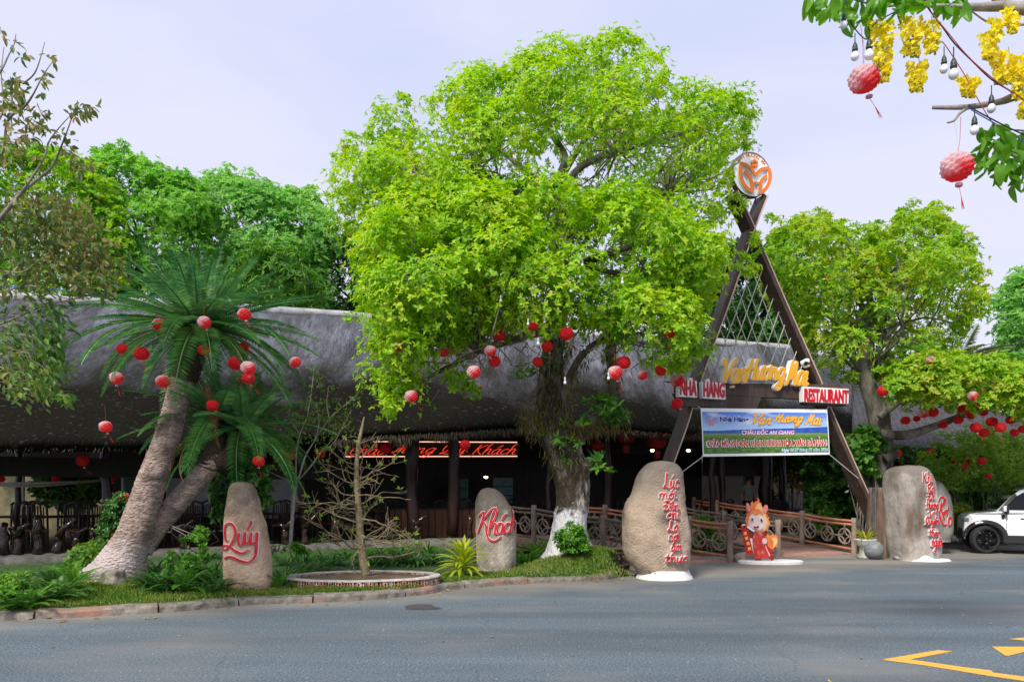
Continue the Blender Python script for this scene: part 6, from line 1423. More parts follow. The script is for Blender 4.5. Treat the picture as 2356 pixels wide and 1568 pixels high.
# ring of hollow bricks
ring = thing('brick_ring', 'low oval planter ring of upright hollow red bricks with a whitened rim', 'planter', (0, 0, 0))
rc = V(836, 1134.8, 12.72); rx, ry = 1.2, .78; rz0 = .1
ring.location = (rc.x, rc.y, rz0); WL[ring.name] = Vector(ring.location); ring.rotation_euler = (0, 0, R(6))
m_brick = mat('hollow_brick', (.36, .13, .07), (.55, .3, .2), scale=18, rough=.9, bump=.3, c3=(.6, .52, .46), s3=14, lo3=.52, hi3=.6, rnd=.35)
m_hole = mat('brick_hole', (.015, .01, .008), rough=1)
bme = MB(); W2, H2, D2 = .036, .112, .075
bme.box((0, 0, H2 / 2), (W2 * 1.55, D2 * 2, H2)); bme.cur = 1
for zc in (.04, .095): bme.lathe([(.0135, -D2 - .003), (.0135, -D2 + .0)], 8)
bme.v = bme.v[:8]; bme.f = bme.f[:6]; bme.m = bme.m[:6]
for zc in (.033, .08): bme.box((0, -D2 - .0015, zc), (.021, .003, .034))
bo = bme.build('brick', [m_brick, m_hole], None, world=False); bmesh_ = bo.data; bpy.data.objects.remove(bo)
N_ = 112; per = []; acc = 0; prev = None; tab = []
for k in range(2001):
    a = 2 * math.pi * k / 2000; q = Vector((rx * math.cos(a), ry * math.sin(a), 0))
    if prev is not None: acc += (q - prev).length
    tab.append((acc, a)); prev = q
for k in range(N_):
    tgt = acc * k / N_; a = next(t[1] for t in tab if t[0] >= tgt); x, y = rx * math.cos(a), ry * math.sin(a); nx, ny = math.cos(a) / rx, math.sin(a) / ry
    o = link('brick', bmesh_, ring, (x + .006 * g.normal(), y + .006 * g.normal(), .006 * g.normal() + .006)); o.rotation_euler = (.03 * g.normal(), .03 * g.normal(), math.atan2(ny, nx) + math.pi / 2)
mb = MB(); vs = []; n = 120
for r_, z in ((-.085, .116), (-.082, .134), (0, .139), (.08, .133), (.088, .116)):
    for j in range(n):
        a = 2 * math.pi * j / n; l = math.hypot(math.cos(a) / rx, math.sin(a) / ry); vs.append((rx * math.cos(a) + r_ * math.cos(a) / rx / l, ry * math.sin(a) + r_ * math.sin(a) / ry / l, z + .006 * noise.noise(Vector((math.cos(a) * 5, math.sin(a) * 5, 0)))))
mb.add(vs, [(i * n + j, ((i + 1) % 5) * n + j, ((i + 1) % 5) * n + (j + 1) % n, i * n + (j + 1) % n) for i in range(5) for j in range(n)])
mb.build('mortar_rim', mat('white_mortar', (.36, .31, .27), (.6, .56, .53), scale=10, rough=.9), ring, world=False)
mb = MB(); mb.add([(rx * .97 * math.cos(2 * math.pi * j / 48), ry * .97 * math.sin(2 * math.pi * j / 48), .09 + .02 * noise.noise(Vector((j, 0, 0)))) for j in range(48)] + [(0, 0, .13)], [(j, (j + 1) % 48, 48) for j in range(48)])
mb.build('soil_fill', m_soil, ring, world=False, smooth=True)
# --- pale sapling
cf = crop(600, 900, 3.1371); DS = 13.6; p0 = V(*cf(395, 1480), DS); p0.z = .12
sp_ = thing('sapling', 'slender pale-barked sapling with thin forking stems, right of the Quý stone', 'tree', tuple(p0)); g = rng(811)
m_pale = mat('pale_bark', (.28, .25, .2), (.45, .42, .37), scale=14, rough=.85)
mb = MB(); main = smooth_path([V(*cf(x, y), DS) for x, y in ((395, 1480), (402, 1350), (412, 1200), (420, 1080), (432, 990))], 5); mb.tube(main, list(np.linspace(.035, .03, len(main))), 10); mb.build('trunk', m_pale, sp_, smooth=True)
tp = []
for pts, r0 in (([(430, 1000), (405, 940), (385, 860), (330, 780), (250, 640), (215, 620)], .018), ([(430, 1000), (400, 920), (388, 760), (375, 700), (360, 600)], .016), ([(432, 990), (438, 860), (442, 720), (470, 580), (530, 430), (520, 330)], .02), ([(432, 990), (470, 890), (510, 760), (580, 640), (700, 460), (800, 370), (980, 220)], .02), ([(440, 960), (540, 850), (640, 720), (740, 640), (870, 400)], .016), ([(420, 975), (350, 930), (280, 900), (180, 840)], .01), ([(700, 460), (680, 330), (700, 200)], .01), ([(530, 430), (560, 250), (580, 60)], .009), ([(470, 580), (400, 480), (380, 400)], .009), ([(580, 640), (620, 500), (600, 330)], .009), ([(640, 720), (780, 560), (850, 500)], .009)):
    pp = smooth_path([V(*cf(x, y), DS + .15 * math.sin(x * .02 + i * .9)) for i, (x, y) in enumerate(pts)], 5); mb = MB(); mb.tube(pp, list(np.linspace(r0, .003, len(pp))), 6); mb.build('branch', m_pale, sp_, smooth=True); tp += pp[len(pp) // 2:]
P = np.array([tuple(x) for x in tp]); P = np.repeat(P, 4, 0) + g.normal(size=(len(P) * 4, 3)) * .1; P = P[P[:, 2] > 2.0]; v, f = whorls(P, g.normal(size=(len(P), 3)) + np.array([0, 0, .4]), 3, .06, .42, (30, 85), g, True); np_mesh('leaves', v, f, leafmat('sapling_leaf', [(.06, .13, .015), (.12, .22, .025), (.24, .3, .05)], .45), sp_)
# ================================================================ BRIDGES
m_log = mat('painted_log', (.2, .145, .115), (.36, .27, .22), scale=8, rough=.85, bump=.5, bscale=30, stretch=(1, 1, .4))
m_rail = mat('terracotta_rail', (.4, .135, .07), (.58, .25, .15), scale=7, rough=.75, bump=.4, bscale=25)
m_brownrail = mat('brown_rail', (.13, .09, .065), (.25, .18, .13), scale=7, rough=.85, bump=.4, bscale=25)
m_deck = mat('deck_board', (.26, .13, .1), (.42, .25, .2), scale=6, rough=.8, bump=.3, rnd=.18)
def railing(label, P, m, par, loc, ring_n=2, ends=None):
    """posts at P with rails, a bottom rail and cut-out rings between them"""
    t = thing('bridge_railing', label, 'railing', tuple(loc)); g = rng(int(abs(loc[0]) * 100)); H = .95
    for p in P:
        mb = MB(); h = H * g.uniform(1.0, 1.04); k = 7; mb.tube([p + Vector((0, 0, -.12 + (h + .12) * i / k)) for i in range(k + 1)], [.072 * (1 + .05 * g.normal()) for i in range(k + 1)], 9, True, .08, 8); mb.build('post', m_log, t, smooth=True)
    for i in range(len(P) - 1):
        a, b = P[i], P[i + 1]; L_ = (b - a).length; up = Vector((0, 0, 1)); dirv = (b - a).normalized()
        def arc(h, bow): return [a.lerp(b, k / 8) + up * (h + bow * math.sin(math.pi * k / 8)) for k in range(9)]
        nrm = Vector((dirv.y, -dirv.x, 0)).normalized()
        for h, bow in ((.87, -.025), (.77, -.025), (.12, .0)):
            mb = MB()
            for off in (.0,):
                mb.tube([q + nrm * .03 for q in arc(h, bow)], [.034 * (1 + .06 * g.normal()) for _ in range(9)], 8, True, .1, 9)
            mb.build('rail', m, t, smooth=True)
        n = max(1, int(round(L_ / .62)))
        for j in range(n):
            c = a.lerp(b, (j + .5) / n) + up * .44; r_ = .2
            mb = MB(); pts = [c + dirv * r_ * math.cos(q) + up * r_ * math.sin(q) for q in [2 * math.pi * k / 20 for k in range(21)]]; mb.tube(pts, .026, 6, False); o = mb.build('ring', m_log, t, smooth=True)
            mb = MB()
            for s1, s2 in ((1, 1), (1, -1), (-1, -1), (-1, 1)):
                e0 = c + dirv * s1 * r_; e1 = c + up * s2 * r_; md = c + (dirv * s1 + up * s2) * r_ * .27
                mb.tube(smooth_path([e0, md, e1], 4), .02, 5)
            mb.build('ring_petal', m_log, o, smooth=True)
            mb = MB(); mb.tube([c + up * r_, c + up * .33], .025, 6)
            if j < n - 1: mb.tube([c + dirv * r_, c + dirv * (L_ / n - r_)], .022, 6)
            else: mb.tube([c + dirv * r_, a.lerp(b, 1) + up * .3], .02, 6)
            if j == 0: mb.tube([c - dirv * r_, a + up * .34], .02, 6)
            mb.build('tie', m_log, t, smooth=True)
    return t
def deck(label, A0, A1, B0, B1, n, arch):
    """planks from edge A0-A1 to edge B0-B1 (left, right), rising in an arch"""
    t = thing('footbridge', label, 'bridge', tuple((A0 + A1) / 2)); h = lambda u: arch * math.sin(min(1, u * .62) * math.pi / 2 * 1.0) ** 1.1 if u > 0 else 0
    for k in range(n):
        u0, u1 = k / n, (k + .93) / n; z0, z1 = h(u0), h(u1)
        q = [A0.lerp(B0, u0) + Vector((0, 0, z0 + .02)), A1.lerp(B1, u0) + Vector((0, 0, z0 + .02)), A1.lerp(B1, u1) + Vector((0, 0, z1 + .02)), A0.lerp(B0, u1) + Vector((0, 0, z1 + .02))]
        mb = MB(); mb.add(q + [p - Vector((0, 0, .05)) for p in q], [(0, 1, 2, 3), (7, 6, 5, 4), (0, 4, 5, 1), (1, 5, 6, 2), (2, 6, 7, 3), (3, 7, 4, 0)]); mb.build('plank', m_deck, t)
    mb = MB()
    for a, b in ((A0, B0), (A1, B1)):
        pts = [a.lerp(b, k / 10) + Vector((0, 0, h(k / 10) - .12)) for k in range(11)]; mb.tube(pts, .09, 6)
    mb.build('girder', m_brownrail, t); return t, h
b0, b1 = Vector((6.63, 18.95, 0)), Vector((9.02, 20.05, 0)); bd = Vector((-.42, .9, 0)).normalized(); c0, c1 = b0 + bd * 6.6, b1 + bd * 6.6
_, h = deck('broad arched plank bridge of the entrance, right of the horse cutout', b0, b1, c0, c1, 46, .62)
railing('terracotta-railed right side of the right bridge, ending at the white flower urn', [b1.lerp(c1, u) + Vector((0, 0, h(u))) for u in (0, .27, .56, .82, 1)], m_rail, None, b1)
railing('brown left side of the right bridge, behind the horse cutout', [b0.lerp(c0, u) + Vector((0, 0, h(u))) for u in (0, .3, .62, 1)], m_brownrail, None, b0)
a0, a1 = Vector((3.25, 16.9, 0)), Vector((5.1, 17.78, 0)); ad = Vector((-.66, .75, 0)).normalized(); e0, e1 = a0 + ad * 5.4, a1 + ad * 5.4
_, h2 = deck('arched plank bridge partly hidden behind the poem boulder', a0, a1, e0, e1, 38, .5)
railing('short terracotta-railed side just left of the horse cutout', [a1.lerp(e1, u) + Vector((0, 0, h2(u))) for u in (0, .215, .45, .72, 1)], m_rail, None, a1)
railing('dark brown railing between the white tree foot and the boulder', [a0.lerp(e0, u) + Vector((0, 0, h2(u))) for u in (.12, .3, .5, .75, 1)], m_brownrail, None, a0)

# ================================================================ AT THE GATE
# generic festive horse board
hx = crop(1840, 1230, 8.25); HD = 17.35
hc = V(*hx(560, 1420), HD); hc.z = 0
horse = thing('horse_cutout', 'festive flame-maned cartoon horse cutout in a red robe standing on a white base', 'display board', tuple(hc))
Mz = []
def board(name, pts, lay, m, smooth_=True, parent=None, th=.012):
    p3 = [Vector((x, -y, 0)) for x, y in pts]
    if smooth_: p3 = smooth_path(p3 + [p3[0]], 4)[:-1]
    q = [V(*hx(p.x, -p.y), HD) for p in p3]; mb = MB(); mb.prism([(p.x, p.z) for p in q], HD - .004 * lay - th, HD - .004 * lay); return mb.build(name, m, parent or horse)
def ell(cx, cy, rx_, ry_, n=18, rot=0): return [(cx + rx_ * math.cos(a) * math.cos(rot) - ry_ * math.sin(a) * math.sin(rot), cy + rx_ * math.cos(a) * math.sin(rot) + ry_ * math.sin(a) * math.cos(rot)) for a in [2 * math.pi * k / n for k in range(n)]]
m_fl1 = mat('flame_orange', (.8, .13, .04), (.85, .3, .07), scale=7, rough=.45); m_fl2 = mat('flame_yellow', (.85, .42, .12), (.88, .58, .25), scale=7, rough=.45)
m_face = mat('cream_face', (.8, .52, .45), (.82, .6, .56), scale=5, rough=.45); m_pinkp = mat('pink_print', (.75, .25, .22), rough=.45); m_robe = mat('robe_red', (.5, .02, .02), (.62, .06, .05), scale=9, rough=.4, c3=(.68, .2, .1), s3=11, lo3=.58, hi3=.63); m_blk = mat('black_print', (.02, .012, .012), rough=.4); m_gold = mat('gold_square', (.85, .5, .08), rough=.4); m_mar = mat('maroon_print', (.2, .03, .02), rough=.4)
m_back = mat('board_brown', (.25, .12, .08), rough=.7)
board('mane_board', [(215, 660), (190, 600), (200, 520), (225, 430), (210, 380), (250, 420), (290, 320), (300, 230), (345, 180), (350, 230), (400, 190), (445, 165), (430, 105), (475, 150), (480, 215), (515, 215), (525, 280), (560, 330), (610, 420), (645, 470), (640, 520), (685, 510), (665, 590), (695, 600), (690, 680), (650, 700), (655, 800), (600, 790), (540, 820), (400, 820), (280, 760)], 1, m_fl1)
board('mane_flame', [(380, 330), (420, 260), (470, 220), (520, 290), (545, 380), (600, 470), (640, 600), (620, 740), (560, 790), (560, 600), (520, 430), (440, 380)], 5, m_fl2)
for pts in ([(200, 230), (235, 215), (275, 280), (290, 370), (250, 400), (210, 330)], [(540, 340), (590, 265), (640, 270), (645, 350), (610, 420), (560, 430)]): board('ear', pts, 5, m_pinkp)
board('face', [(250, 560), (270, 480), (330, 430), (420, 420), (520, 450), (580, 540), (595, 660), (560, 750), (470, 795), (370, 790), (290, 740), (250, 660)], 6, m_face)
board('forelock', [(250, 500), (280, 400), (370, 350), (450, 340), (520, 400), (545, 470), (470, 430), (410, 470), (350, 430), (300, 450)], 10, m_fl1)
board('muzzle', ell(425, 690, 120, 85), 10, mat('pale_muzzle', (.82, .68, .66), rough=.45))
for x, y in ((310, 545), (500, 560)):
    board('eye', ell(x, y, 34, 52), 14, m_signw); board('pupil', ell(x + 3, y + 6, 21, 34), 18, m_blk); board('eye_glint', ell(x + 11, y - 10, 8, 11), 22, m_signw)
board('mouth', [(345, 690), (395, 705), (450, 685), (440, 740), (395, 765), (360, 740)], 14, m_mar); board('tongue', ell(400, 742, 28, 14), 18, m_pinkp)
for x in (395, 455): board('nostril', ell(x, 640, 7, 10), 14, m_pinkp)
board('tail', [(600, 1010), (620, 900), (650, 860), (700, 890), (760, 860), (800, 880), (820, 860), (850, 930), (860, 1010), (840, 1060), (850, 1120), (800, 1130), (760, 1175), (690, 1140), (640, 1080)], 1, m_fl1)
board('tail_flame', [(720, 960), (790, 930), (830, 960), (835, 1040), (800, 1110), (750, 1130), (760, 1040)], 5, m_fl2)
board('arm', [(225, 790), (330, 800), (360, 850), (340, 940), (250, 925)], 2, m_mar)
board('robe', [(340, 930), (370, 850), (450, 825), (560, 850), (600, 920), (610, 1030), (640, 1150), (690, 1300), (640, 1345), (520, 1360), (370, 1350), (355, 1200), (335, 1050)], 6, m_robe)
board('robe_fold', [(575, 1070), (640, 1090), (730, 1230), (745, 1300), (690, 1370), (660, 1360), (690, 1290)], 3, m_red)
board('robe_hem', [(585, 1075), (605, 1120), (690, 1300), (670, 1315), (590, 1140)], 12, mat('hem_pink', (.8, .45, .42), rough=.4), False)
board('collar', [(205, 680), (240, 690), (365, 795), (350, 815), (220, 730)], 12, m_signw, False)
board('sleeve_lining', [(262, 925), (330, 935), (350, 1230), (330, 1230)], 2, m_signw, False)
board('hand', ell(575, 1000, 55, 62), 12, m_face); board('cuff', ell(585, 1002, 58, 70), 9, m_mar); board('hand', ell(140, 680, 45, 32), 16, m_face)
board('scroll', [(85, 720), (190, 690), (215, 720), (335, 1220), (210, 1260), (190, 1240)], 12, m_red, False)
board('scroll_roll', [(70, 700), (195, 675), (205, 700), (82, 728)], 16, m_robe, False); board('scroll_roll', [(185, 1265), (350, 1215), (358, 1245), (195, 1295)], 16, m_robe, False)
for x, y in ((165, 845), (195, 945), (225, 1050), (252, 1160)): board('gold_square', [(x - 32, y - 28), (x + 26, y - 40), (x + 36, y + 22), (x - 22, y + 34)], 16, m_gold, False)
for x, y, w_ in ((455, 1395, 68), (735, 1350, 45)): board('foot', ell(x, y, w_, 45 if w_ > 50 else 55), 2, m_mar)
mb = MB(); mb.beam(V(*hx(480, 900), HD + .06), V(*hx(480, 1440), HD + .22), .05, .03); mb.build('rear_strut', m_back, horse)
mb = MB(); n = 40; vs = []
for r_, z in ((1, -.01), (1.0, .055), (.93, .075)):
    for j in range(n): a = 2 * math.pi * j / n; vs.append((hc.x + .2 + .74 * r_ * math.cos(a) * (1 + .05 * math.sin(3 * a)), HD + .05 + .36 * r_ * math.sin(a), z))
mb.add(vs, [(i * n + j, i * n + (j + 1) % n, (i + 1) * n + (j + 1) % n, (i + 1) * n + j) for i in range(2) for j in range(n)] + [tuple(2 * n + j for j in range(n))])
mb.build('base_slab', m_wpaint, horse)
# grey flat rock behind the cutout
mb = MB(); c = V(*hx(230, 1390), 17.9); c.z = .06; mb.sphere(c, (.34, .25, .18), 16, 8)
mb.v = [tuple(Vector(v) * 1 + Vector((0, 0, .05 * noise.noise(Vector(v) * 4)))) for v in mb.v]; tag(mb.build('flat_rock', m_stone2, smooth=True, loc=tuple(c)), 'flat grey rock behind the feet of the horse cutout', 'rock')

# urn with plant, stone ball, timber stump with black pot
u = V(1991, 1280, 18.75); u.z = 0
urn = thing('flower_urn', 'white pedestal urn with a yellow-green spiky plant beside the stone ball', 'planter', tuple(u))
m_glaze = mat('glazed_white', (.68, .68, .66), (.55, .55, .5), scale=9, rough=.3, spec=.5); m_glz = mat('patterned_pedestal', (.42, .42, .34), (.2, .24, .18), scale=22, rough=.45)
mb = MB(); mb.lathe([(.19, 0), (.19, .05), (.15, .08), (.14, .2), (.15, .26), (.17, .28)], 20, u); mb.build('pedestal', m_glz, urn, smooth=True)
mb = MB(); mb.lathe([(.1, .28), (.16, .3), (.22, .36), (.25, .44), (.27, .46), (.27, .48), (.22, .48), (.2, .44)], 24, u); mb.build('bowl', m_glaze, urn, smooth=True)
g = rng(903); mb = MB(); blades(mb, u + Vector((0, 0, .45)), 46, .4, .03, g, 20, 82, (.1, .7), .07); mb.build('spiky_plant', leafmat('spiky_leaf', [(.2, .3, .03), (.4, .42, .04), (.5, .4, .06)], .4), urn, smooth=True)
mb = MB(); c = V(2011, 1265, 18.55); c.z = .225; mb.sphere(c, .228, 32, 20); tag(mb.build('stone_ball', mat('grey_ball', (.13, .14, .15), (.24, .25, .26), scale=6, rough=.6, bump=.15, stretch=(1, 1, 3)), smooth=True, loc=tuple(c - Vector((0, 0, .22)))), 'smooth dark grey stone ball between urn and timber stump', 'ball')
m_stump = mat('stump_wood', (.085, .055, .038), (.19, .135, .1), scale=5, rough=.9, bump=.8, stretch=(2.5, 2.5, .3), c3=(.035, .022, .015), s3=1.2)
st_ = V(2034, 1280, 19.15); st_.z = 0
stump = thing('timber_stump', 'tall dark timber stump wedged between the gate beam and the poem stone', 'post', tuple(st_)); mb = MB(); vs = []; n = 26
for k in range(14):
    z = -.03 + 1.78 * k / 13
    for j in range(n):
        a = 2 * math.pi * j / n; r_ = .35 * (1 + .1 * math.cos(4 * a + .5) + .06 * noise.noise(Vector((math.cos(a) * 3, math.sin(a) * 3, z * .8)))) * (1.12 - .1 * z / 1.78); vs.append((st_.x + r_ * math.cos(a) * .98, st_.y + r_ * math.sin(a) * .9, z + (.03 * noise.noise(Vector((a * 2, 0, 0))) if k == 13 else 0)))
mb.add(vs, [(i * n + j, i * n + (j + 1) % n, (i + 1) * n + (j + 1) % n, (i + 1) * n + j) for i in range(13) for j in range(n)] + [tuple(13 * n + j for j in range(n))]); mb.build('stump_body', m_stump, stump, smooth=True)
mb = MB(); mb.beam((st_.x - .36, st_.y - .16, .0), (st_.x - .33, st_.y - .16, 1.74), .03, .2, (0, 1, 0)); mb.build('grey_slab', m_conc, stump)
pc = Vector((st_.x + .08, st_.y - .05, 1.75)); pot = thing('black_pot', 'low black pot of short grass on top of the timber stump', 'plant pot', tuple(pc))
mb = MB(); mb.lathe([(.2, 0), (.22, .02), (.27, .22), (.285, .23), (.285, .25), (.25, .25), (.24, .2)], 22, pc); mb.build('pot_body', mat('black_plastic', (.012, .014, .014), rough=.25), pot, smooth=True)
g = rng(907); A = np.array(pc) + np.stack([g.normal(size=700) * .11, g.normal(size=700) * .11, np.full(700, .2)], 1); v, f = leaf_arrays(A, g.normal(size=(700, 3)) * .45 + np.array([0, 0, 1]), g.normal(size=(700, 3)), g.uniform(.08, .17, 700), np.full(700, .012), False, .2); np_mesh('pot_grass', v, f, L_fresh, pot)
# the wooden chair half hidden by the boulder
ch = V(1420, 1300, 15.3); ch.z = .05
chair = thing('wooden_stool', 'small dark wooden stool half hidden behind the boulder', 'stool', tuple(ch)); m_chair = mat('chair_wood', (.06, .038, .026), (.11, .075, .055), scale=8, rough=.6)
Mr = Matrix.Rotation(R(20), 3, 'Z')
mb = MB(); mb.box(ch + Vector((0, 0, .44)), (.42, .4, .035), Mr); bevel(mb.build('seat', m_chair, chair), .008)
for sx in (-1, 1):
    for sy in (-1, 1):
        mb = MB(); mb.beam(ch + Mr @ Vector((sx * .18, sy * .17, -.03)), ch + Mr @ Vector((sx * .17, sy * .16, .43)), .04, .04, (0, 1, 0)); mb.build('leg', m_chair, chair)
for sy in (-1, 1): mb = MB(); mb.beam(ch + Mr @ Vector((-.17, sy * .16, .38)), ch + Mr @ Vector((.17, sy * .16, .38)), .03, .06); mb.build('apron', m_chair, chair)
pp_ = V(1431, 1322, 14.75); pp_.z = 0; mb = MB(); mb.lathe([(.1, .0), (.12, .02), (.14, .2), (.15, .2), (.15, .22), (.11, .22)], 16, pp_); tag(mb.build('dark_pot', mat('dark_pot', (.02, .02, .02), rough=.4), loc=tuple(pp_), smooth=True), 'small dark pot squeezed against the left foot of the boulder', 'plant pot')

# ================================================================ THE CAR
car = thing('parked_car', 'white boxy SUV with black wheels and dark glass, nose into view at the right', 'car', (0, 0, 0))
ca = R(-25); wp = V(2266, 1272, 20.3); Lc = Matrix.Rotation(ca, 3, 'Z'); car.rotation_euler = (0, 0, ca)
w0 = Lc @ Vector((.5, -.85, 0)); car.location = (wp.x - w0.x, wp.y - w0.y, 0); WL[car.name] = Vector((0, 0, 0))
m_body = mat('white_car_paint', (.82, .82, .83), rough=.25, spec=.5, coat=.6); m_glass = mat('tinted_glass', (.006, .008, .008), rough=.04, spec=.3); m_clad = mat('black_cladding', (.022, .022, .024), rough=.5); m_tyre = mat('tyre', (.02, .02, .02), (.035, .034, .033), scale=20, rough=.85); m_rim2 = mat('black_rim', (.02, .02, .022), rough=.2, metal=.6)
def arch(cx, r_, z0, a0=180, a1=0, n=14): return [(cx + r_ * math.cos(R(a0 + (a1 - a0) * k / n)), z0 + r_ * math.sin(R(a0 + (a1 - a0) * k / n))) for k in range(n + 1)]
FX, RX, ZW = .5, 2.75, .375
prof = [(.04, .36)] + arch(FX, .44, ZW)[1:-1] + [(FX + .44, .3), (RX - .44, .3)] + arch(RX, .44, ZW)[1:-1] + [(RX + .44, .3), (3.5, .32), (3.56, .7), (3.54, 1.14), (1.2, 1.13), (.8, 1.12), (.4, 1.09), (.14, 1.05), (.03, .94), (.01, .6)]
def cb(mb, name, m, parent=car, bev=0, taper=True, smooth=False):
    vs = []
    for x, y, z in mb.v:
        if taper:
            k = max(0, (.45 - x) / .45); y *= 1 - .16 * k * k; k2 = max(0, (x - 3.1) / .5); y *= 1 - .08 * k2
            if z > 1.1: y *= 1 - .24 * (z - 1.1) / .6
        vs.append((x, y, z))
    mb.v = vs; o = mb.build(name, m, parent, smooth, world=False)
    if bev: bevel(o, bev, 3)
    return o
mb = MB(); mb.prism(prof, -.95, .95); cb(mb, 'body', m_body, bev=.035)
gh = [(.74, 1.12), (1.1, 1.52), (1.3, 1.69), (1.6, 1.75), (3.0, 1.73), (3.3, 1.64), (3.52, 1.13)]
mb = MB(); mb.prism(gh, -.93, .93); cb(mb, 'cabin', m_body, bev=.03)
def sidepoly(mb, pts, off, s):
    vs = [(x, s * (.93 + off), z) for x, z in pts]; f = tuple(range(len(pts))); mb.add(vs, [f if s < 0 else tuple(reversed(f))])
for s in (-1, 1):
    for pts in ([(.9, 1.17), (1.18, 1.5), (1.36, 1.62), (1.56, 1.64), (1.56, 1.17)], [(1.62, 1.17), (1.62, 1.64), (2.35, 1.63), (2.35, 1.17)], [(2.42, 1.17), (2.42, 1.63), (2.95, 1.61), (3.2, 1.5), (3.3, 1.17)]):
        mb = MB(); sidepoly(mb, pts, .012, s); cb(mb, 'side_window', m_glass)
    mb = MB(); sidepoly(mb, [(.78, 1.14), (.9, 1.15), (1.24, 1.55), (1.19, 1.6), (1.1, 1.52)], .008, s); cb(mb, 'pillar_trim', m_clad)
    for cx in (FX, RX):
        o_ = arch(cx, .53, ZW, 180 if cx == RX else 172, -10, 18); i_ = arch(cx, .43, ZW, 180 if cx == RX else 172, -10, 18); mb = MB(); mb.prism(o_ + i_[::-1], s * .935, s * .965); cb(mb, 'arch_cladding', m_clad)
    mb = MB(); mb.prism([(FX + .5, .3), (RX - .5, .3), (RX - .5, .5), (FX + .5, .5)], s * .93, s * .967); cb(mb, 'sill_cladding', m_clad)
    mb = MB(); mb.prism([(FX + .5, .24), (RX - .5, .24), (RX - .5, .3), (FX + .5, .3)], s * .8, s * .93); cb(mb, 'underbody', m_clad)
    for x in (.98, 1.59, 2.39): mb = MB(); mb.box((x, s * .951, .8), (.012, .004, .62)); cb(mb, 'door_seam', m_clad)
    for x in (1.4, 2.2):
        mb = MB(); mb.box((x, s * .965, .97), (.24, .03, .04)); o = cb(mb, 'door_handle', m_body, bev=.01); mb = MB(); mb.box((x, s * .952, .945), (.22, .008, .03)); cb(mb, 'handle_recess', m_clad, o)
    mb = MB(); mb.prism([(.9, .9), (.96, 1.04), (.84, 1.04)], s * .948, s * .958); cb(mb, 'fender_vent', m_clad)
    mb = MB(); mb.box((.93, s * 1.05, 1.2), (.1, .2, .16)); o = cb(mb, 'mirror', m_body, bev=.04, taper=False); mb = MB(); mb.box((.97, s * .99, 1.1), (.08, .14, .08)); mb.box((.98, s * 1.05, 1.18), (.06, .21, .17)); cb(mb, 'mirror_arm', m_clad, o, taper=False)
    mb = MB(); mb.tube([(1.3, s * .9, 1.72), (1.45, s * .9, 1.81), (3.0, s * .9, 1.8), (3.15, s * .9, 1.71)], .025, 6); cb(mb, 'roof_rail', m_clad)
    mb = MB(); mb.box((.07, s * .88, .9), (.12, .2, .1)); cb(mb, 'headlight', mat('headlight', (.2, .2, .22), rough=.1) if s < 0 else bpy.data.materials['headlight'], bev=.02)
mb = MB(); mb.add([(.8, -.8, 1.19), (.8, .8, 1.19), (1.28, .66, 1.67), (1.28, -.66, 1.67)], [(3, 2, 1, 0)]); mb.v = [(x - .012, y, z + .012) for x, y, z in mb.v]; cb(mb, 'windscreen', m_glass, taper=False)
mb = MB(); mb.box((.035, 0, .5), (.05, 1.3, .3)); cb(mb, 'grille', m_clad, bev=.01)
def wheel(x, y, steer=0):
    s = -1 if y < 0 else 1; o = bpy.data.objects.new('wheel', None); COL.objects.link(o); o.parent = car; o.location = (x, y, ZW); o.rotation_euler = (0, 0, steer); o.empty_display_size = .1
    pr = [(.26, -.1), (.33, -.115), (.365, -.09), (.375, -.03), (.375, .03), (.365, .09), (.33, .115), (.26, .1)]; n = 36; vs = [(r_ * math.cos(2 * math.pi * j / n), yy, r_ * math.sin(2 * math.pi * j / n)) for r_, yy in pr for j in range(n)]
    mb = MB(); mb.add(vs, [(i * n + j, i * n + (j + 1) % n, ((i + 1) % 8) * n + (j + 1) % n, ((i + 1) % 8) * n + j) for i in range(8) for j in range(n)]); mb.build('tyre', m_tyre, o, True, world=False)
    mb = MB(); yo = s * .07
    for k in range(10):
        a = k * 2 * math.pi / 10 + (.14 if k % 2 else -.14); mb.beam((.04 * math.cos(a), yo + s * .02, .04 * math.sin(a)), (.265 * math.cos(a), yo + s * .03, .265 * math.sin(a)), .03, .03, (0, 1, 0))
    pts = [(.265 * math.cos(q), yo + s * .03, .265 * math.sin(q)) for q in [2 * math.pi * k / 32 for k in range(33)]]; mb.tube(pts, .018, 6, False); mb.sphere((0, yo + s * .02, 0), (.06, .03, .06), 12, 6); mb.build('rim', m_rim2, o, True, world=False)
    mb = MB(); vs = [(.26 * math.cos(2 * math.pi * k / 24), s * .0, .26 * math.sin(2 * math.pi * k / 24)) for k in range(24)]; mb.add(vs, [tuple(range(24))]); mb.build('brake_disc', m_clad, o, world=False)
for x in (FX, RX):
    for y in (-.82, .82): wheel(x, y, R(22) if x == FX else 0)

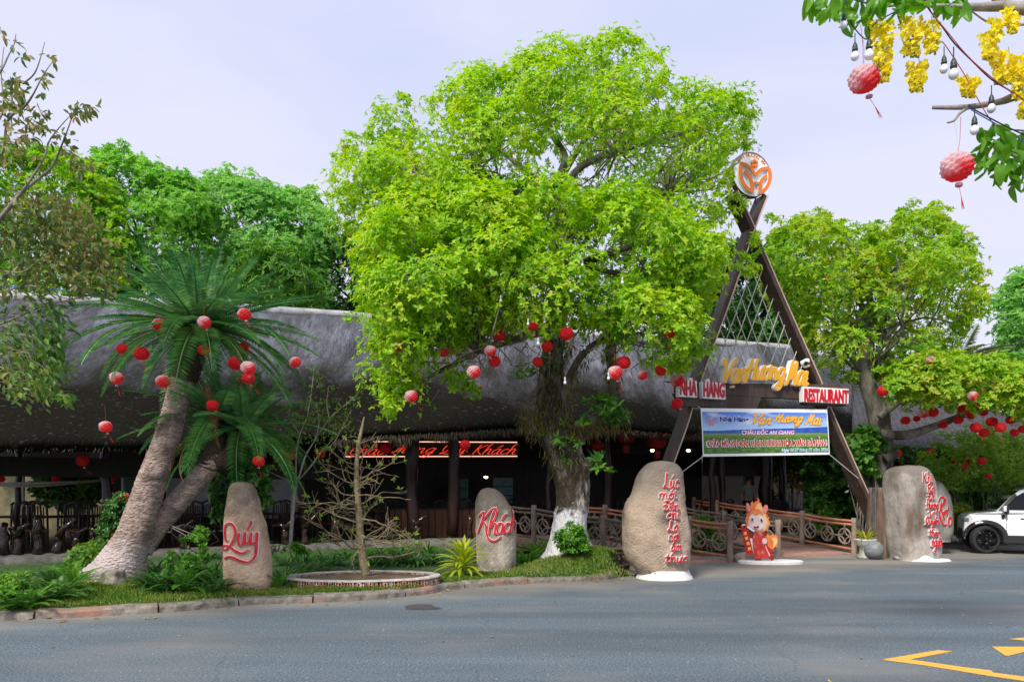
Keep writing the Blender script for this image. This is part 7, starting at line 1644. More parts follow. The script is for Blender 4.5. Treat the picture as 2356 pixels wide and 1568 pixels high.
# ================================================================ LANTERNS AND LIGHTS
def lantern_mesh(name, nr=12, nc=36, white_side=True):
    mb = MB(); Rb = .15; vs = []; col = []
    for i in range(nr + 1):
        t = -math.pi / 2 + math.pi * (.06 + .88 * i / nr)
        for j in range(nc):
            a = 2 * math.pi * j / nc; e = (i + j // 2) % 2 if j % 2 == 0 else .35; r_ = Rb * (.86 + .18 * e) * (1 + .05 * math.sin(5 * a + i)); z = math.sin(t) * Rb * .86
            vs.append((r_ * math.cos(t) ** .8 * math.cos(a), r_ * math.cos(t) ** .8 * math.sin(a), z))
            up = i / nr; dd = -.55 * math.cos(t) * math.cos(a) + .1 * math.cos(t) * math.sin(a) + .62 * math.sin(t) + .35 * noise.noise(Vector((math.cos(a) * 1.5, math.sin(a) * 1.5, up * 3))); f_ = max(0, min(1, (dd + .2) * 2.0)) * (.55 + .5 * e) + .1 * e if white_side else .05 * e  # white on the upper left put into colour: faded paper, light through the edges
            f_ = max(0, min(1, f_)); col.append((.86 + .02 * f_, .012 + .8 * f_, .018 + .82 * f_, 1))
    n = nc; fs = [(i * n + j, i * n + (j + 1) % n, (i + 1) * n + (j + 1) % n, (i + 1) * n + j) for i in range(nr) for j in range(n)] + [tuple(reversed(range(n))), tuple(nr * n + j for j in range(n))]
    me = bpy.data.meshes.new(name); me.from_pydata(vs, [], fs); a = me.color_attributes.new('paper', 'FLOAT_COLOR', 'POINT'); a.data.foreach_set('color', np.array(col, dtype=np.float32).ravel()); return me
def paper_mat(name, k=1.0):
    m, t, b = newmat(name); nn = t.nodes.new; ll = t.links.new; at = nn('ShaderNodeAttribute'); at.attribute_name = 'paper'; ll(at.outputs['Color'], b.inputs['Base Color']); b.inputs['Roughness'].default_value = .7
    tr = nn('ShaderNodeBsdfTranslucent'); ll(at.outputs['Color'], tr.inputs['Color']); ms = nn('ShaderNodeMixShader'); ms.inputs[0].default_value = .55; ll(b.outputs[0], ms.inputs[1]); ll(tr.outputs[0], ms.inputs[2]); ll(ms.outputs[0], t.nodes['Material Output'].inputs['Surface']); return m
m_paper = paper_mat('tissue_paper'); m_string = mat('red_string', (.4, .03, .03), rough=.8); m_charm = mat('pink_charm', (.7, .25, .3), rough=.5); m_tassel = mat('tassel_red', (.5, .02, .02), rough=.8)
LMF = lantern_mesh('honeycomb', white_side=True); LMR = lantern_mesh('honeycomb_red', white_side=False)
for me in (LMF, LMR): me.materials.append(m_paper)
mb = MB(); mb.tube([(0, 0, .13), (.01, 0, .3), (0, 0, .5)], .003, 4); so = mb.build('string', m_string, None, world=False); MS = so.data; bpy.data.objects.remove(so)
mb = MB(); mb.lathe([(.005, -.02), (.03, -.015), (.036, 0), (.03, .015), (.005, .02)], 10); mb.tube([(0, 0, .02), (0, 0, .06)], .003, 4); so = mb.build('charm', m_charm, None, world=False); MC = so.data; bpy.data.objects.remove(so)
mb = MB(); mb.tube([(0, 0, 0), (.01, 0, -.1)], .0025, 4)
for k in range(7): mb.tube([(.01, 0, -.1), (.012 + .012 * math.cos(k), .012 * math.sin(k), -.22)], [.004, .001], 4)
so = mb.build('tassel', m_tassel, None, world=False); MT = so.data; bpy.data.objects.remove(so)
gl_ = rng(950)
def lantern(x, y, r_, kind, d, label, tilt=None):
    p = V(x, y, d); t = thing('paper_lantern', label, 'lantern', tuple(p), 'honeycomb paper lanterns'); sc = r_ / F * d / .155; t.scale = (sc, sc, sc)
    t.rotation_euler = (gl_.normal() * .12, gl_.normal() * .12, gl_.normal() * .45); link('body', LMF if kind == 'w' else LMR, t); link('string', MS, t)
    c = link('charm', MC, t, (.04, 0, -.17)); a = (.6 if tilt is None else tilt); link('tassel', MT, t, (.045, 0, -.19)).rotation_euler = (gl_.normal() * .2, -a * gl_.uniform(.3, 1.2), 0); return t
D_P = 11.2
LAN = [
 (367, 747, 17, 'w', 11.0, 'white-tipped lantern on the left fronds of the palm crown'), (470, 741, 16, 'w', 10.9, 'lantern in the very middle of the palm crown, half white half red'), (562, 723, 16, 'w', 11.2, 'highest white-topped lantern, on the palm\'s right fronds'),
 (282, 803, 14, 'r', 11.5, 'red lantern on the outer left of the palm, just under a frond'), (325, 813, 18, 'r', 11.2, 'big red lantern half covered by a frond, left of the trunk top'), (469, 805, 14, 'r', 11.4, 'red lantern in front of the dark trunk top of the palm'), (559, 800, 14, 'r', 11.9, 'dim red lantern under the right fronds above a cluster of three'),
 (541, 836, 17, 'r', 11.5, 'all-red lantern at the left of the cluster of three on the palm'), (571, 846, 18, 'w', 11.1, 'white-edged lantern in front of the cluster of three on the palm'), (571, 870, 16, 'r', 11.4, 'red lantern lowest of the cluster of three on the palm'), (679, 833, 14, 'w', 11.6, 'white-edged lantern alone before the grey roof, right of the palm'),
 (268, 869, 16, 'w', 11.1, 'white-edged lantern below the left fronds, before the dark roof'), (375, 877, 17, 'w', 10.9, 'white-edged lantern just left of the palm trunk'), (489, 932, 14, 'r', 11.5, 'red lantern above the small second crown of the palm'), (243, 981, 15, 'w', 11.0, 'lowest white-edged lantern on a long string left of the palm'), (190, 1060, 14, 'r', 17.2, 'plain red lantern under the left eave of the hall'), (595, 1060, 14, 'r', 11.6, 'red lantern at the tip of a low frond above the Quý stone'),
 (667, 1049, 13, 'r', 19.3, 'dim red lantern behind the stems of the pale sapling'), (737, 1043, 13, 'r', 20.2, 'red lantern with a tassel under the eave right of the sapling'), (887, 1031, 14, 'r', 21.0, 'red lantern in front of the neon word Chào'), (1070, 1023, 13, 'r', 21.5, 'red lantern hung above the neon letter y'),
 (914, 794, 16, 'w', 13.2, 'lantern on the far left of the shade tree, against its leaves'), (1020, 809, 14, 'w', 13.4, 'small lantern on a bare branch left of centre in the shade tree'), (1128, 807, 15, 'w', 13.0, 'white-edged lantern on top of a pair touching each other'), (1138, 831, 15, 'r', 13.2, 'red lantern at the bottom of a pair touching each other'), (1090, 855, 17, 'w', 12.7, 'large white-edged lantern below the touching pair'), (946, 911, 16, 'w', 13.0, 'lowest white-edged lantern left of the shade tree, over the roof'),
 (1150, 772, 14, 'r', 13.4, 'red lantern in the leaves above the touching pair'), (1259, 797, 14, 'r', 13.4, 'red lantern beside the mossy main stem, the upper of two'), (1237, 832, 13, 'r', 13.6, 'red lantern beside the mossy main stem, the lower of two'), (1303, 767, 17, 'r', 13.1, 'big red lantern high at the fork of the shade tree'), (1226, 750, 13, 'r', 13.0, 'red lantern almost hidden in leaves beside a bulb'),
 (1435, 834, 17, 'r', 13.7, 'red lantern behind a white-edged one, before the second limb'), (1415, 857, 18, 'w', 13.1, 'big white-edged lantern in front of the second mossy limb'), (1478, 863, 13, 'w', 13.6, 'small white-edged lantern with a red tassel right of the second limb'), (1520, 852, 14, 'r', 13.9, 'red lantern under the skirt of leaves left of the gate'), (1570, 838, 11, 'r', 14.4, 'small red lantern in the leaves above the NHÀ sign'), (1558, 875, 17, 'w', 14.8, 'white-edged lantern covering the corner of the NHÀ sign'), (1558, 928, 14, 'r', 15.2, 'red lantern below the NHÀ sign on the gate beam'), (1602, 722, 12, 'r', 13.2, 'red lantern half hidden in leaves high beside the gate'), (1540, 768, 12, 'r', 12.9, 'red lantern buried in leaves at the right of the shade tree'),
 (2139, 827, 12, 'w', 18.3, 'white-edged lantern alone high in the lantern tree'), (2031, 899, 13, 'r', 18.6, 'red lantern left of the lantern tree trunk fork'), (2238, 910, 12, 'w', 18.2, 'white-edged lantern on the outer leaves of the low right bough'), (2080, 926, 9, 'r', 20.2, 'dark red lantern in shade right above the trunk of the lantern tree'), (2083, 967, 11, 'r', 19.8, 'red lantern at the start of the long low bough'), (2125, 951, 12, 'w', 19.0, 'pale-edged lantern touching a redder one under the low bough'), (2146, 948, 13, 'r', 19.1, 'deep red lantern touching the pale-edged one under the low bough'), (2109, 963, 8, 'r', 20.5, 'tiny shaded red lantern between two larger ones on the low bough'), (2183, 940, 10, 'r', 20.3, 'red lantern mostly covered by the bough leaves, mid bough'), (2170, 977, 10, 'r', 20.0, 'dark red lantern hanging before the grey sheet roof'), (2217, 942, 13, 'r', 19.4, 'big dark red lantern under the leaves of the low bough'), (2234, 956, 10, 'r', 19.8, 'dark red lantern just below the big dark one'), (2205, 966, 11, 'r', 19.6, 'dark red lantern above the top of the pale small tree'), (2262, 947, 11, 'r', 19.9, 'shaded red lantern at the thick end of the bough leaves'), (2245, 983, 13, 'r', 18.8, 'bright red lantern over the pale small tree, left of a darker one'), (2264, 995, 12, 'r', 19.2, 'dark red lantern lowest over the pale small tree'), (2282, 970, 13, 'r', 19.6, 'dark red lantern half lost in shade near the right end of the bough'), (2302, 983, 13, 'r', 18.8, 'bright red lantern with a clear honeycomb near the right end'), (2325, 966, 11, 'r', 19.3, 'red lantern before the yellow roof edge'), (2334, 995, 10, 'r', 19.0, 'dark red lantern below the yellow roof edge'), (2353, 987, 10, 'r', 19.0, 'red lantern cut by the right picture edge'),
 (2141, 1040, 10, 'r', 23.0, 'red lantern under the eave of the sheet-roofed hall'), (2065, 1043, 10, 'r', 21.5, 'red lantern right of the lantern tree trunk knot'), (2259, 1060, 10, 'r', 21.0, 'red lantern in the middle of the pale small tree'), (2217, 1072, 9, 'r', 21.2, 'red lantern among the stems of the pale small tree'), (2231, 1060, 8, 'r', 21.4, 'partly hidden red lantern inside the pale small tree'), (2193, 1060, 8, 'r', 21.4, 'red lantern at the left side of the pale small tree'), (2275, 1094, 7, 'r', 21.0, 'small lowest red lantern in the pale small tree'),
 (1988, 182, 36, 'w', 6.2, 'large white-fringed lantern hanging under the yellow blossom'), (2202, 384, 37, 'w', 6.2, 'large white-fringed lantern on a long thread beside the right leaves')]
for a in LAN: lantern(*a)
# long threads of the two near lanterns
m_thread = mat('nylon_thread', (.5, .5, .52), rough=.4)
for t, (x0, y0) in zip([o for o in COL.objects if o.get('label', '').startswith('large white-fringed')], ((1985, 88), (2194, 273))):
    mb = MB(); a = V(x0, y0, 6.2); b = Vector(t.location) + Vector((0, 0, .13)); mb.tube([b, b.lerp(a, .5) + Vector((.01, 0, 0)), a], .0025, 4); o = mb.build('thread', m_thread, t); o.matrix_parent_inverse = t.matrix_basis.inverted(); o.data.transform(Matrix.Translation(t.location))
# bulb string
m_bulb = mat('milky_bulb', (.78, .78, .8), rough=.2, spec=.5); m_sock = mat('black_socket', (.035, .045, .045), rough=.4)
bp0 = None
def bulb(x, yt, yb, label):
    global bp0
    d = 6.15; s_ = (yb - yt) / F * d; p = V(x, yt, d)
    if bp0 is None:
        bp0 = thing('hanging_bulb', label, 'light bulb', (0, 0, 0), 'bulbs on the festoon cable'); L0 = .15
        mb = MB(); mb.lathe([(.004, 0), (.006, -.012), (.012, -.02), (.019, -.04), (.019, -.06), (.022, -.063), (.022, -.072), (.018, -.076), (.018, -.085)], 14); mb.build('socket', m_sock, bp0, True, world=False)
        mb = MB(); mb.sphere((0, 0, -.118), (.031, .031, .034), 16, 10); mb.lathe([(.017, -.083), (.02, -.095)], 12); mb.build('bulb_glass', m_bulb, bp0, True, world=False)
        mb = MB(); mb.tube([(0, 0, 0), (0, 0, .06)], .004, 5); mb.build('lead', m_sock, bp0, world=False); t = bp0
    else: t = copy_tree(bp0)
    t.location = p; k = s_ / .15; t.scale = (k, k, k); t['label'] = label
for a in ((1967, 95, 140, 'leftmost of the two bulbs above the near lantern'), (2000, 86, 138, 'bulb right above the near lantern, beside the blossom'), (1941, 28, 67, 'bulb half hidden in the topmost green leaves'), (2172, 125, 169, 'smaller bulb of the pair under the long slanting cable'), (2194, 130, 183, 'larger bulb of the pair under the long slanting cable'), (2281, 215, 260, 'bulb hanging in front of the bare grey branch end'), (2242, 264, 310, 'bulb just above the right-hand leaf bunch'), (2022, 150, 182, 'bulb almost covered by the hanging yellow blossom')): bulb(*a)
m_cab = mat('black_cable', (.025, .02, .025), rough=.6); m_cabr = mat('red_cable', (.4, .05, .07), rough=.6); m_cabb = mat('blue_cable', (.03, .1, .35), rough=.6)
def cable(name, label, pts, d, r_, m, sag=0):
    pp = smooth_path([V(x, y, d + (.0 if len(p_) < 3 else p_[2])) for p_ in pts for x, y in [p_[:2]]], 6); mb = MB(); mb.tube(pp, r_, 5); return tag(mb.build(name, m, loc=tuple(pp[0])), label, 'cable')
cv = lambda *q: [c8(x, y) for x, y in q]
cable('festoon_cable', 'dark festoon cable slanting down across the yellow blossom', cv((880, -80), (940, 50), (1030, 170), (1110, 280), (1230, 400), (1350, 515), (1470, 590), (1640, 700)), 6.15, .006, m_cab)
cable('festoon_cable', 'red wire twisted along the slanting festoon cable', cv((910, -60), (960, 75), (1060, 200), (1180, 345), (1300, 460), (1480, 600), (1640, 690)), 6.13, .004, m_cabr)
cable('festoon_cable', 'short dark cable looping behind the first bulbs', cv((400, -20), (430, 120), (460, 185), (540, 258), (580, 170), (650, 120), (760, 60)), 6.18, .005, m_cab)
cable('festoon_cable', 'dark cable from the grey branch end to the right edge', cv((1205, 690), (1250, 720), (1380, 790), (1500, 850), (1640, 910)), 6.15, .006, m_cab)
cable('festoon_cable', 'blue cable from the grey branch end to the right edge', cv((1210, 705), (1260, 740), (1400, 820), (1540, 910), (1640, 980)), 6.14, .005, m_cabb)
cable('festoon_cable', 'thin red wire crossing the bare branch to the right leaves', cv((1030, 270), (1070, 320), (1180, 490), (1250, 620), (1320, 740), (1400, 860)), 6.2, .004, m_cabr)
for x, y in ((1967, 95), (2000, 86), (2172, 125), (2194, 130), (2281, 215), (2242, 264)): pass
cable('power_line', 'bundle of black power lines at the right above the roofs', [(1900, 880), (2080, 868), (2250, 808), (2360, 790), (2560, 770)], 30, .03, m_cab)
cable('power_line', 'thin upper power line at the right', [(1900, 872), (2080, 858), (2250, 798), (2360, 780), (2560, 758)], 30.4, .012, m_cab)
cable('power_line', 'thin lower power line at the right', [(1900, 893), (2080, 880), (2250, 818), (2360, 806), (2560, 790)], 29.6, .012, m_cab)
cable('blue_rope', 'thin blue rope stretched over the left roof ridge', [(-200, 655), (0, 659), (150, 668), (340, 683), (470, 690)], 20, .014, m_cabb)
# small bulbs in the shade tree
mbb = None
TBL = ['above the touching lantern pair', 'high in the leaves, left of the trunk', 'against the upper trunk', 'left of the hidden red lantern', 'right of the hidden red lantern', 'between the main stem and the second limb', 'beside the second mossy limb', 'in the right skirt of leaves', 'highest on the right skirt of leaves', 'right of the upper trunk', 'just right of the trunk, high', 'above the lower stem lantern', 'beside the upper stem lantern', 'above the lantern near the gate', 'above the white-edged limb lantern', 'low against the mossy trunk', 'right of the high fork lantern']
for i, (x, y) in enumerate(((1152, 692), (1116, 565), (1288, 560), (1215, 745), (1253, 742), (1345, 800), (1400, 870), (1462, 690), (1515, 640), (1432, 650), (1340, 610), (1228, 770), (1238, 790), (1520, 760), (1470, 780), (1300, 880), (1350, 720))):
    t = thing('tree_bulb', 'little white bulb ' + TBL[i], 'light bulb', tuple(V(x, y, 12.6 + .5 * (i % 3))), 'little bulbs in the shade tree')
    if mbb is None:
        mb = MB(); mb.sphere((0, 0, 0), (.024, .024, .03), 10, 8); a = mb.build('bulb_glass', m_bulb, t, True, world=False); mb = MB(); mb.lathe([(.011, .022), (.015, .035), (.014, .08), (.006, .095)], 10); b = mb.build('socket', mat('white_socket', (.5, .5, .5), rough=.5), t, True, world=False); mbb = (a.data, b.data)
    else: link('bulb_glass', mbb[0], t); link('socket', mbb[1], t)

# ================================================================ INSIDE THE HALL
# neon sign behind the front columns
m_neon = mat('neon_red', (.3, .02, .01), emit=(1, .055, .03), estr=.75); m_neon2 = mat('neon_warm', (.5, .3, .2), emit=(1, .5, .32), estr=1.2)
ND = 22.7; nb = V(990, 1034, ND); neon = thing('neon_sign', 'neon welcome sign of red script in a lit frame behind the front columns', 'sign', tuple(nb))
mb = MB(); mb.beam(V(795, 1034, ND + .08), V(1192, 1034, ND + .08), .04, .5); mb.build('sign_board', m_ceil, neon)
for pts in ([(1190, 1017), (795, 1015), (795, 1050), (1190, 1049)],):
    mb = MB(); mb.tube([V(x, y, ND) for x, y in pts], .013, 6); mb.build('frame_tube', m_neon2, neon)
ni = crop(820, 750, 3.92); mb = MB()
def nplace(u, v): return V(u, -v, ND - .03)
for txt, b in (('Chào', (225, 1410, 560, 1515)), ('Mừng', (630, 1410, 1060, 1540)), ('Quý', (1095, 1410, 1370, 1540)), ('Khách', (1415, 1410, 1855, 1512))):
    a, e = ni(b[0], b[1]), ni(b[2], b[3]); st = fit(script(txt, .55, .05), a[0], -e[1], e[0], -a[1]); mb = MB()
    for s in st:
        for o_ in (-.8, .8):
            pp = smooth_path([Vector((p[0] + o_, p[1] + o_ * .3, 0)) for p in s], 5); mb.tube([nplace(p.x, p.y) for p in pp], .006, 4)
    mb.build('neon_word', m_neon, neon)
def carved_chair():
    t = thing('dining_chair', 'x', 'chair', (0, 0, 0), 'dark carved dining chairs'); 
    mb = MB(); mb.box((0, 0, .45), (.46, .45, .05)); mb.build('seat', m_red_wood, t, world=False)
    for sx in (-1, 1):
        mb = MB(); mb.beam((sx * .2, -.19, 0), (sx * .2, -.19, .44), .05, .05, (0, 1, 0)); mb.build('leg', m_gloss, t, world=False)
        mb = MB(); mb.tube([(sx * .2, .19, 0), (sx * .2, .2, .45), (sx * .19, .24, .8), (sx * .17, .27, 1.08)], .026, 6); mb.build('leg', m_gloss, t, world=False)
    for k in range(5): mb = MB(); mb.beam((-.12 + .06 * k, .21, .48), (-.11 + .055 * k, .265, 1.02), .028, .015, (0, 1, 0)); mb.build('back_slat', m_dark, t, world=False)
    mb = MB(); mb.tube([(-.2, .27, 1.04), (-.1, .275, 1.09), (0, .28, 1.13), (.1, .275, 1.09), (.2, .27, 1.04)], .03, 6); mb.build('top_rail', m_gloss, t, world=False); return t
def table():
    t = thing('dining_table', 'x', 'table', (0, 0, 0), 'dark tables in the hall'); mb = MB(); mb.box((0, 0, .75), (1.5, .85, .05)); bevel(mb.build('tabletop', m_gloss, t, world=False), .01)
    for sx in (-1, 1):
        for sy in (-1, 1): mb = MB(); mb.beam((sx * .65, sy * .33, 0), (sx * .65, sy * .33, .73), .08, .08, (0, 1, 0)); mb.build('leg', m_dark, t, world=False)
    return t
TP = ['the outermost left table', 'the table by the pale post', 'the table under the bamboo bar', 'the shutter table', 'the first table behind the palm', 'the second table behind the palm', 'the table behind the Quý stone', 'the sapling table', 'the table at the planter', 'the table left of the counter', 'the table behind the Khách stone', 'the table left of the tree foot', 'the table right of the tree foot', 'the table behind the boulder', 'the table above the left bridge', 'the table above the right bridge', 'the rightmost table']
ch0, tb0 = carved_chair(), table(); first = [True, True]; g = rng(970)
for i, x in enumerate((-90, 20, 130, 255, 380, 470, 600, 720, 830, 960, 1090, 1200, 1330, 1460, 1590, 1720, 1820)):
    d = fl(x) + 2.3 + .5 * (i % 2); p = V(x, 1134.8, d); side = 'at the left end of the hall' if x < 300 else 'behind the palm' if x < 560 else 'behind the pruned tree' if x < 900 else 'under the neon sign' if x < 1260 else 'behind the shade tree trunk' if x < 1450 else 'behind the bridges'
    t = tb0 if first[0] else copy_tree(tb0); first[0] = False; t.location = (p.x, p.y, .27); t.rotation_euler = (0, 0, R(35) + g.normal() * .05); t['label'] = 'dark dining table ' + side + ', ' + TP[i]
    for dx, dy, a in ((-.45, -.75, math.pi), (.3, -.75, math.pi), (-.45, .75, 0), (.3, .75, 0)):
        c = ch0 if first[1] else copy_tree(ch0); first[1] = False; q = Matrix.Rotation(R(35), 3, 'Z') @ Vector((dx, dy, 0)); c.location = (p.x + q.x, p.y + q.y, .27); c.rotation_euler = (0, 0, R(35) + a + g.normal() * .12); c['label'] = 'carved dark chair at the ' + ('near' if dy < 0 else 'far') + (' left' if dx < 0 else ' right') + ' corner of ' + TP[i]
# driftwood posts along the floor edge
m_drift = mat('varnished_driftwood', (.012, .007, .005), (.045, .024, .017), scale=5, rough=.14, spec=.5, bump=.6, bscale=8)
DW = [(-40, 60, 0), (10, 74, 0), (41, 74, 1), (88, 88, 0), (134, 66, 2), (176, 58, 1), (226, 70, 1), (345, 60, 0), (420, 66, 1), (600, 64, 0), (655, 60, 1), (700, 62, 2), (770, 56, 0), (1080, 54, 0), (1108, 60, 1), (1180, 58, 0), (1215, 46, 2), (960, 56, 1), (900, 52, 0)]
DN = ['beyond the picture edge', 'outermost', 'second', 'third', 'fourth', 'fifth', 'sixth', 'first', 'second', 'left one', 'middle one', 'right one', 'behind it', 'left of the stone', 'by stone', 'nearest', 'farther', 'at the counter', 'left end']
for i, (x, hpx, fk) in enumerate(DW):
    d = fl(x) + .05; p = V(x, 1134.8, d); p.z = .27; hh = hpx / F * d; g = rng(980 + i)
    t = thing('driftwood_post', ('plain varnished log', 'varnished log with forked branch', 'varnished log with slanting branch')[fk] + ' at the hall edge, ' + DN[i] + ', ' + ('far left' if x < 20 else 'left of the palm' if x < 240 else 'behind the palm' if x < 500 else 'beside the sapling' if x < 800 else 'under the neon sign' if x < 1200 else 'near Khách'), 'post', tuple(p), 'varnished log posts along the hall edge')
    mb = MB(); mb.tube([p + Vector((g.normal() * .02, g.normal() * .02, hh * (.62 if fk else 1) * k / 5)) for k in range(6)], [.11, .1, .09, .085, .08, .065], 10, True, .2, 5); mb.build('log', m_drift, t, smooth=True)
    if fk:
        top = p + Vector((0, 0, hh * .58))
        for sg, l in ((1, 1.0), (-1, .6)) if fk == 1 else ((1, 1.5),):
            mb = MB(); e = top + Vector((sg * .28 * l, -.05, hh * .42 * l)); mb.tube([top, top.lerp(e, .4) + Vector((.03 * g.normal(), -.02, .04)), e], [.09, .06, .03], 8, True, .25, 7); mb.build('branch', m_drift, t, smooth=True)
# reddish plank counter under the neon sign
cn = thing('plank_counter', 'low counter of reddish upright planks under the neon sign', 'counter', tuple(V(980, 1134.8, 23.6) - Vector((0, 0, 1.33))))
for k in range(15):
    x0 = 862 + k * 15.6; a, b = V(x0, 1134.8, 23.4 + .02 * (k % 2)), V(x0 + 14.4, 1134.8, 23.4 + .02 * (k % 2)); mb = MB(); mb.box(((a.x + b.x) / 2, a.y, .68), (b.x - a.x, .05, .82)); mb.build('plank', mat('counter_plank', (.16, .055, .025), (.26, .1, .05), scale=5, rough=.4, stretch=(1, 1, .15), rnd=.3) if k == 0 else bpy.data.materials['counter_plank'], cn)
mb = MB(); a, b = V(860, 1134.8, 23.6), V(1097, 1134.8, 23.6); mb.box(((a.x + b.x) / 2, 23.62, 1.12), (b.x - a.x, .5, .05)); mb.build('counter_top', m_gloss, cn)
# shelves and a green fridge at the back
sh = thing('glass_cabinet', 'dim glass-fronted cabinet with bluish goods deep in the hall', 'cabinet', tuple(V(1140, 1134.8, 29)))
for x0, x1, y0, y1, m in ((1135, 1180, 1098, 1160, mat('bluish_goods', (.05, .12, .14), (.1, .2, .2), scale=6, rough=.3)), (1040, 1078, 1100, 1170, mat('greenish_goods', (.02, .09, .06), (.05, .16, .11), scale=6, rough=.3))):
    a, b = V(x0, y1, 29), V(x1, y0, 29); mb = MB(); mb.box(((a.x + b.x) / 2, 29, (a.z + b.z) / 2), (b.x - a.x, .5, b.z - a.z)); o = mb.build('glazed_front', m, sh)
    for k in range(4): mb = MB(); mb.box(((a.x + b.x) / 2, 28.73, a.z + (b.z - a.z) * k / 3), (b.x - a.x + .05, .06, .04)); mb.build('shelf', m_dark, o)
# ceiling lamps, lit
m_lit = mat('lit_lamp', (.8, .8, .8), emit=(1, .85, .6), estr=9)
for x, y, d, lab in ((1501, 1036, 25.5, 'small lit ceiling lamp left of the gate beam, under the dark roof'), (1584, 1036, 25.5, 'small lit ceiling lamp right of the gate beam, under the dark roof'), (1118, 1097, 26.5, 'lit hanging lamp with a shade above the Khách stone')):
    p = V(x, y, d); t = thing('ceiling_lamp', lab, 'lamp', tuple(p)); mb = MB(); mb.sphere(p, (.07, .07, .045), 10, 6); mb.build('lit_bulb', m_lit, t, True)
    mb = MB(); mb.lathe([(.02, .12), (.1, .09), (.2, .03), (.19, .025), (.09, .08)], 14, p); mb.tube([p + Vector((0, 0, .12)), p + Vector((0, 0, .5))], .01, 5); mb.build('lamp_shade', m_red_wood, t, True)
# round red palace lanterns in the dark
for x, y, d, lab in ((1374, 1025, 24.8, 'dim red drum lantern with a fringe behind the second mossy limb'), (1511, 1015, 24.5, 'dim red ribbed lantern with a fringe left of the gate beam'), (1440, 1002, 24.6, 'dim red hanging cloth lantern top under the eave')):
    p = V(x, y, d); t = thing('palace_lantern', lab, 'lantern', tuple(p)); m_pl = mat('dim_red_cloth', (.3, .01, .012), rough=.6); r0 = .3 if x > 1400 else .22
    for k in range(12):
        a0_ = 2 * math.pi * k / 12; mb = MB(); vs = []
        for i in range(7):
            th_ = -math.pi / 2 + math.pi * (.12 + .76 * i / 6)
            for j in range(4):
                a = a0_ + 2 * math.pi / 12 * j / 3; rr_ = r0 * math.cos(th_) ** .7 * (1 + .06 * math.sin(math.pi * j / 3)); vs.append(p + Vector((rr_ * math.cos(a), rr_ * math.sin(a), r0 * .8 * math.sin(th_))))
        mb.add(vs, [(i * 4 + j, i * 4 + j + 1, i * 4 + j + 5, i * 4 + j + 4) for i in range(6) for j in range(3)]); mb.build('gore', m_pl, t, True)
    mb = MB(); mb.lathe([(.1, -.3 * r0 / .3), (.11, -.34 * r0 / .3), (.1, -.55 * r0 / .3), (.02, -.56 * r0 / .3)], 12, p); mb.tube([p + Vector((0, 0, .2)), p + Vector((0, 0, .7))], .008, 4); mb.build('fringe', m_pl, t, True)
# bamboo poles and light post at the open left end
bm = thing('bamboo_bar', 'bundle of pale bamboo poles tied across the open left end of the hall', 'bamboo poles', tuple(V(120, 1110, 18.2))); g = rng(990); m_bam = mat('bamboo', (.26, .24, .19), (.4, .38, .32), scale=12, rough=.6)
for k in range(5):
    o_ = k * 2.2; mb = MB(); mb.tube([V(-60 + 20 * k, 1110 + o_, 18.0), V(90, 1109 + o_ * .8 + g.normal() * 2, 18.3), V(262 - 12 * k, 1102 + o_ * .7, 18.9)], .022, 6); mb.build('pole', m_bam, bm, smooth=True)
mb = MB(); a = V(53, 1134.8, 19.5); mb.beam((a.x, a.y, .27), (a.x, a.y, 2.6), .06, .06, (0, 1, 0)); tag(mb.build('light_post', mat('pale_post', (.3, .33, .33), rough=.6), loc=(a.x, a.y, .27)), 'thin pale upright post in the open left end of the hall', 'post')
lv = thing('louvre_shutter', 'blue-grey framed louvre shutter beside the palm trunk', 'shutter', tuple(V(293, 1200, 19.6))); m_lv = mat('louvre_grey', (.3, .33, .37), rough=.5)
for k in range(24): mb = MB(); y = 1068 + k * 4.4; a, b = V(286, y, 19.6), V(316, y, 19.8); mb.beam(a, b, .06, .016); mb.build('slat', m_lv, lv)
for x in (283, 318): mb = MB(); mb.beam(V(x, 1064, 19.6), V(x, 1180, 19.6), .06, .07, (0, 1, 0)); mb.build('frame_upright', m_lv, lv)
mb = MB(); a = V(333, 1134.8, 19.9); mb.beam((a.x, a.y, .3), (a.x, a.y, 2.45), .3, .05, (0, 1, 0)); mb.build('shutter_leaf', m_lv, lv)
# a lantern-shaped cabinet and hanging globe lanterns silhouetted
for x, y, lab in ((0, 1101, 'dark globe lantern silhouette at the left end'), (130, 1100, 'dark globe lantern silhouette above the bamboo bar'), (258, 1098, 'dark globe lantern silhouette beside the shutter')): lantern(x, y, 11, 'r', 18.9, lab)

# person inside, seen beyond the bridge: one skinned body with clothes
pb_ = V(1722, 1134.8, 26.2); pz = .45
per = thing('person', 'standing person in a grey top and dark trousers inside the hall beyond the bridge', 'person', (pb_.x, pb_.y, pz))
def skinned(name, verts, edges, rad, m, parent, root=0, sub=2):
    me = bpy.data.meshes.new(name); me.from_pydata(verts, edges, []); o = link(name, me, parent); md = o.modifiers.new('skin', 'SKIN'); 
    for i, r_ in enumerate(rad): sv = me.skin_vertices[0].data[i]; sv.radius = (r_, r_) if not hasattr(r_, '__len__') else r_; sv.use_root = i == root
    s_ = o.modifiers.new('sub', 'SUBSURF'); s_.levels = sub; s_.render_levels = sub; me.materials.append(m); return o
m_skin = mat('skin', (.35, .2, .14), rough=.55); m_cloth = mat('grey_top', (.2, .2, .2), rough=.9); m_trs = mat('dark_trousers', (.02, .025, .04), rough=.9); m_hair = mat('black_hair', (.01, .008, .007), rough=.5)
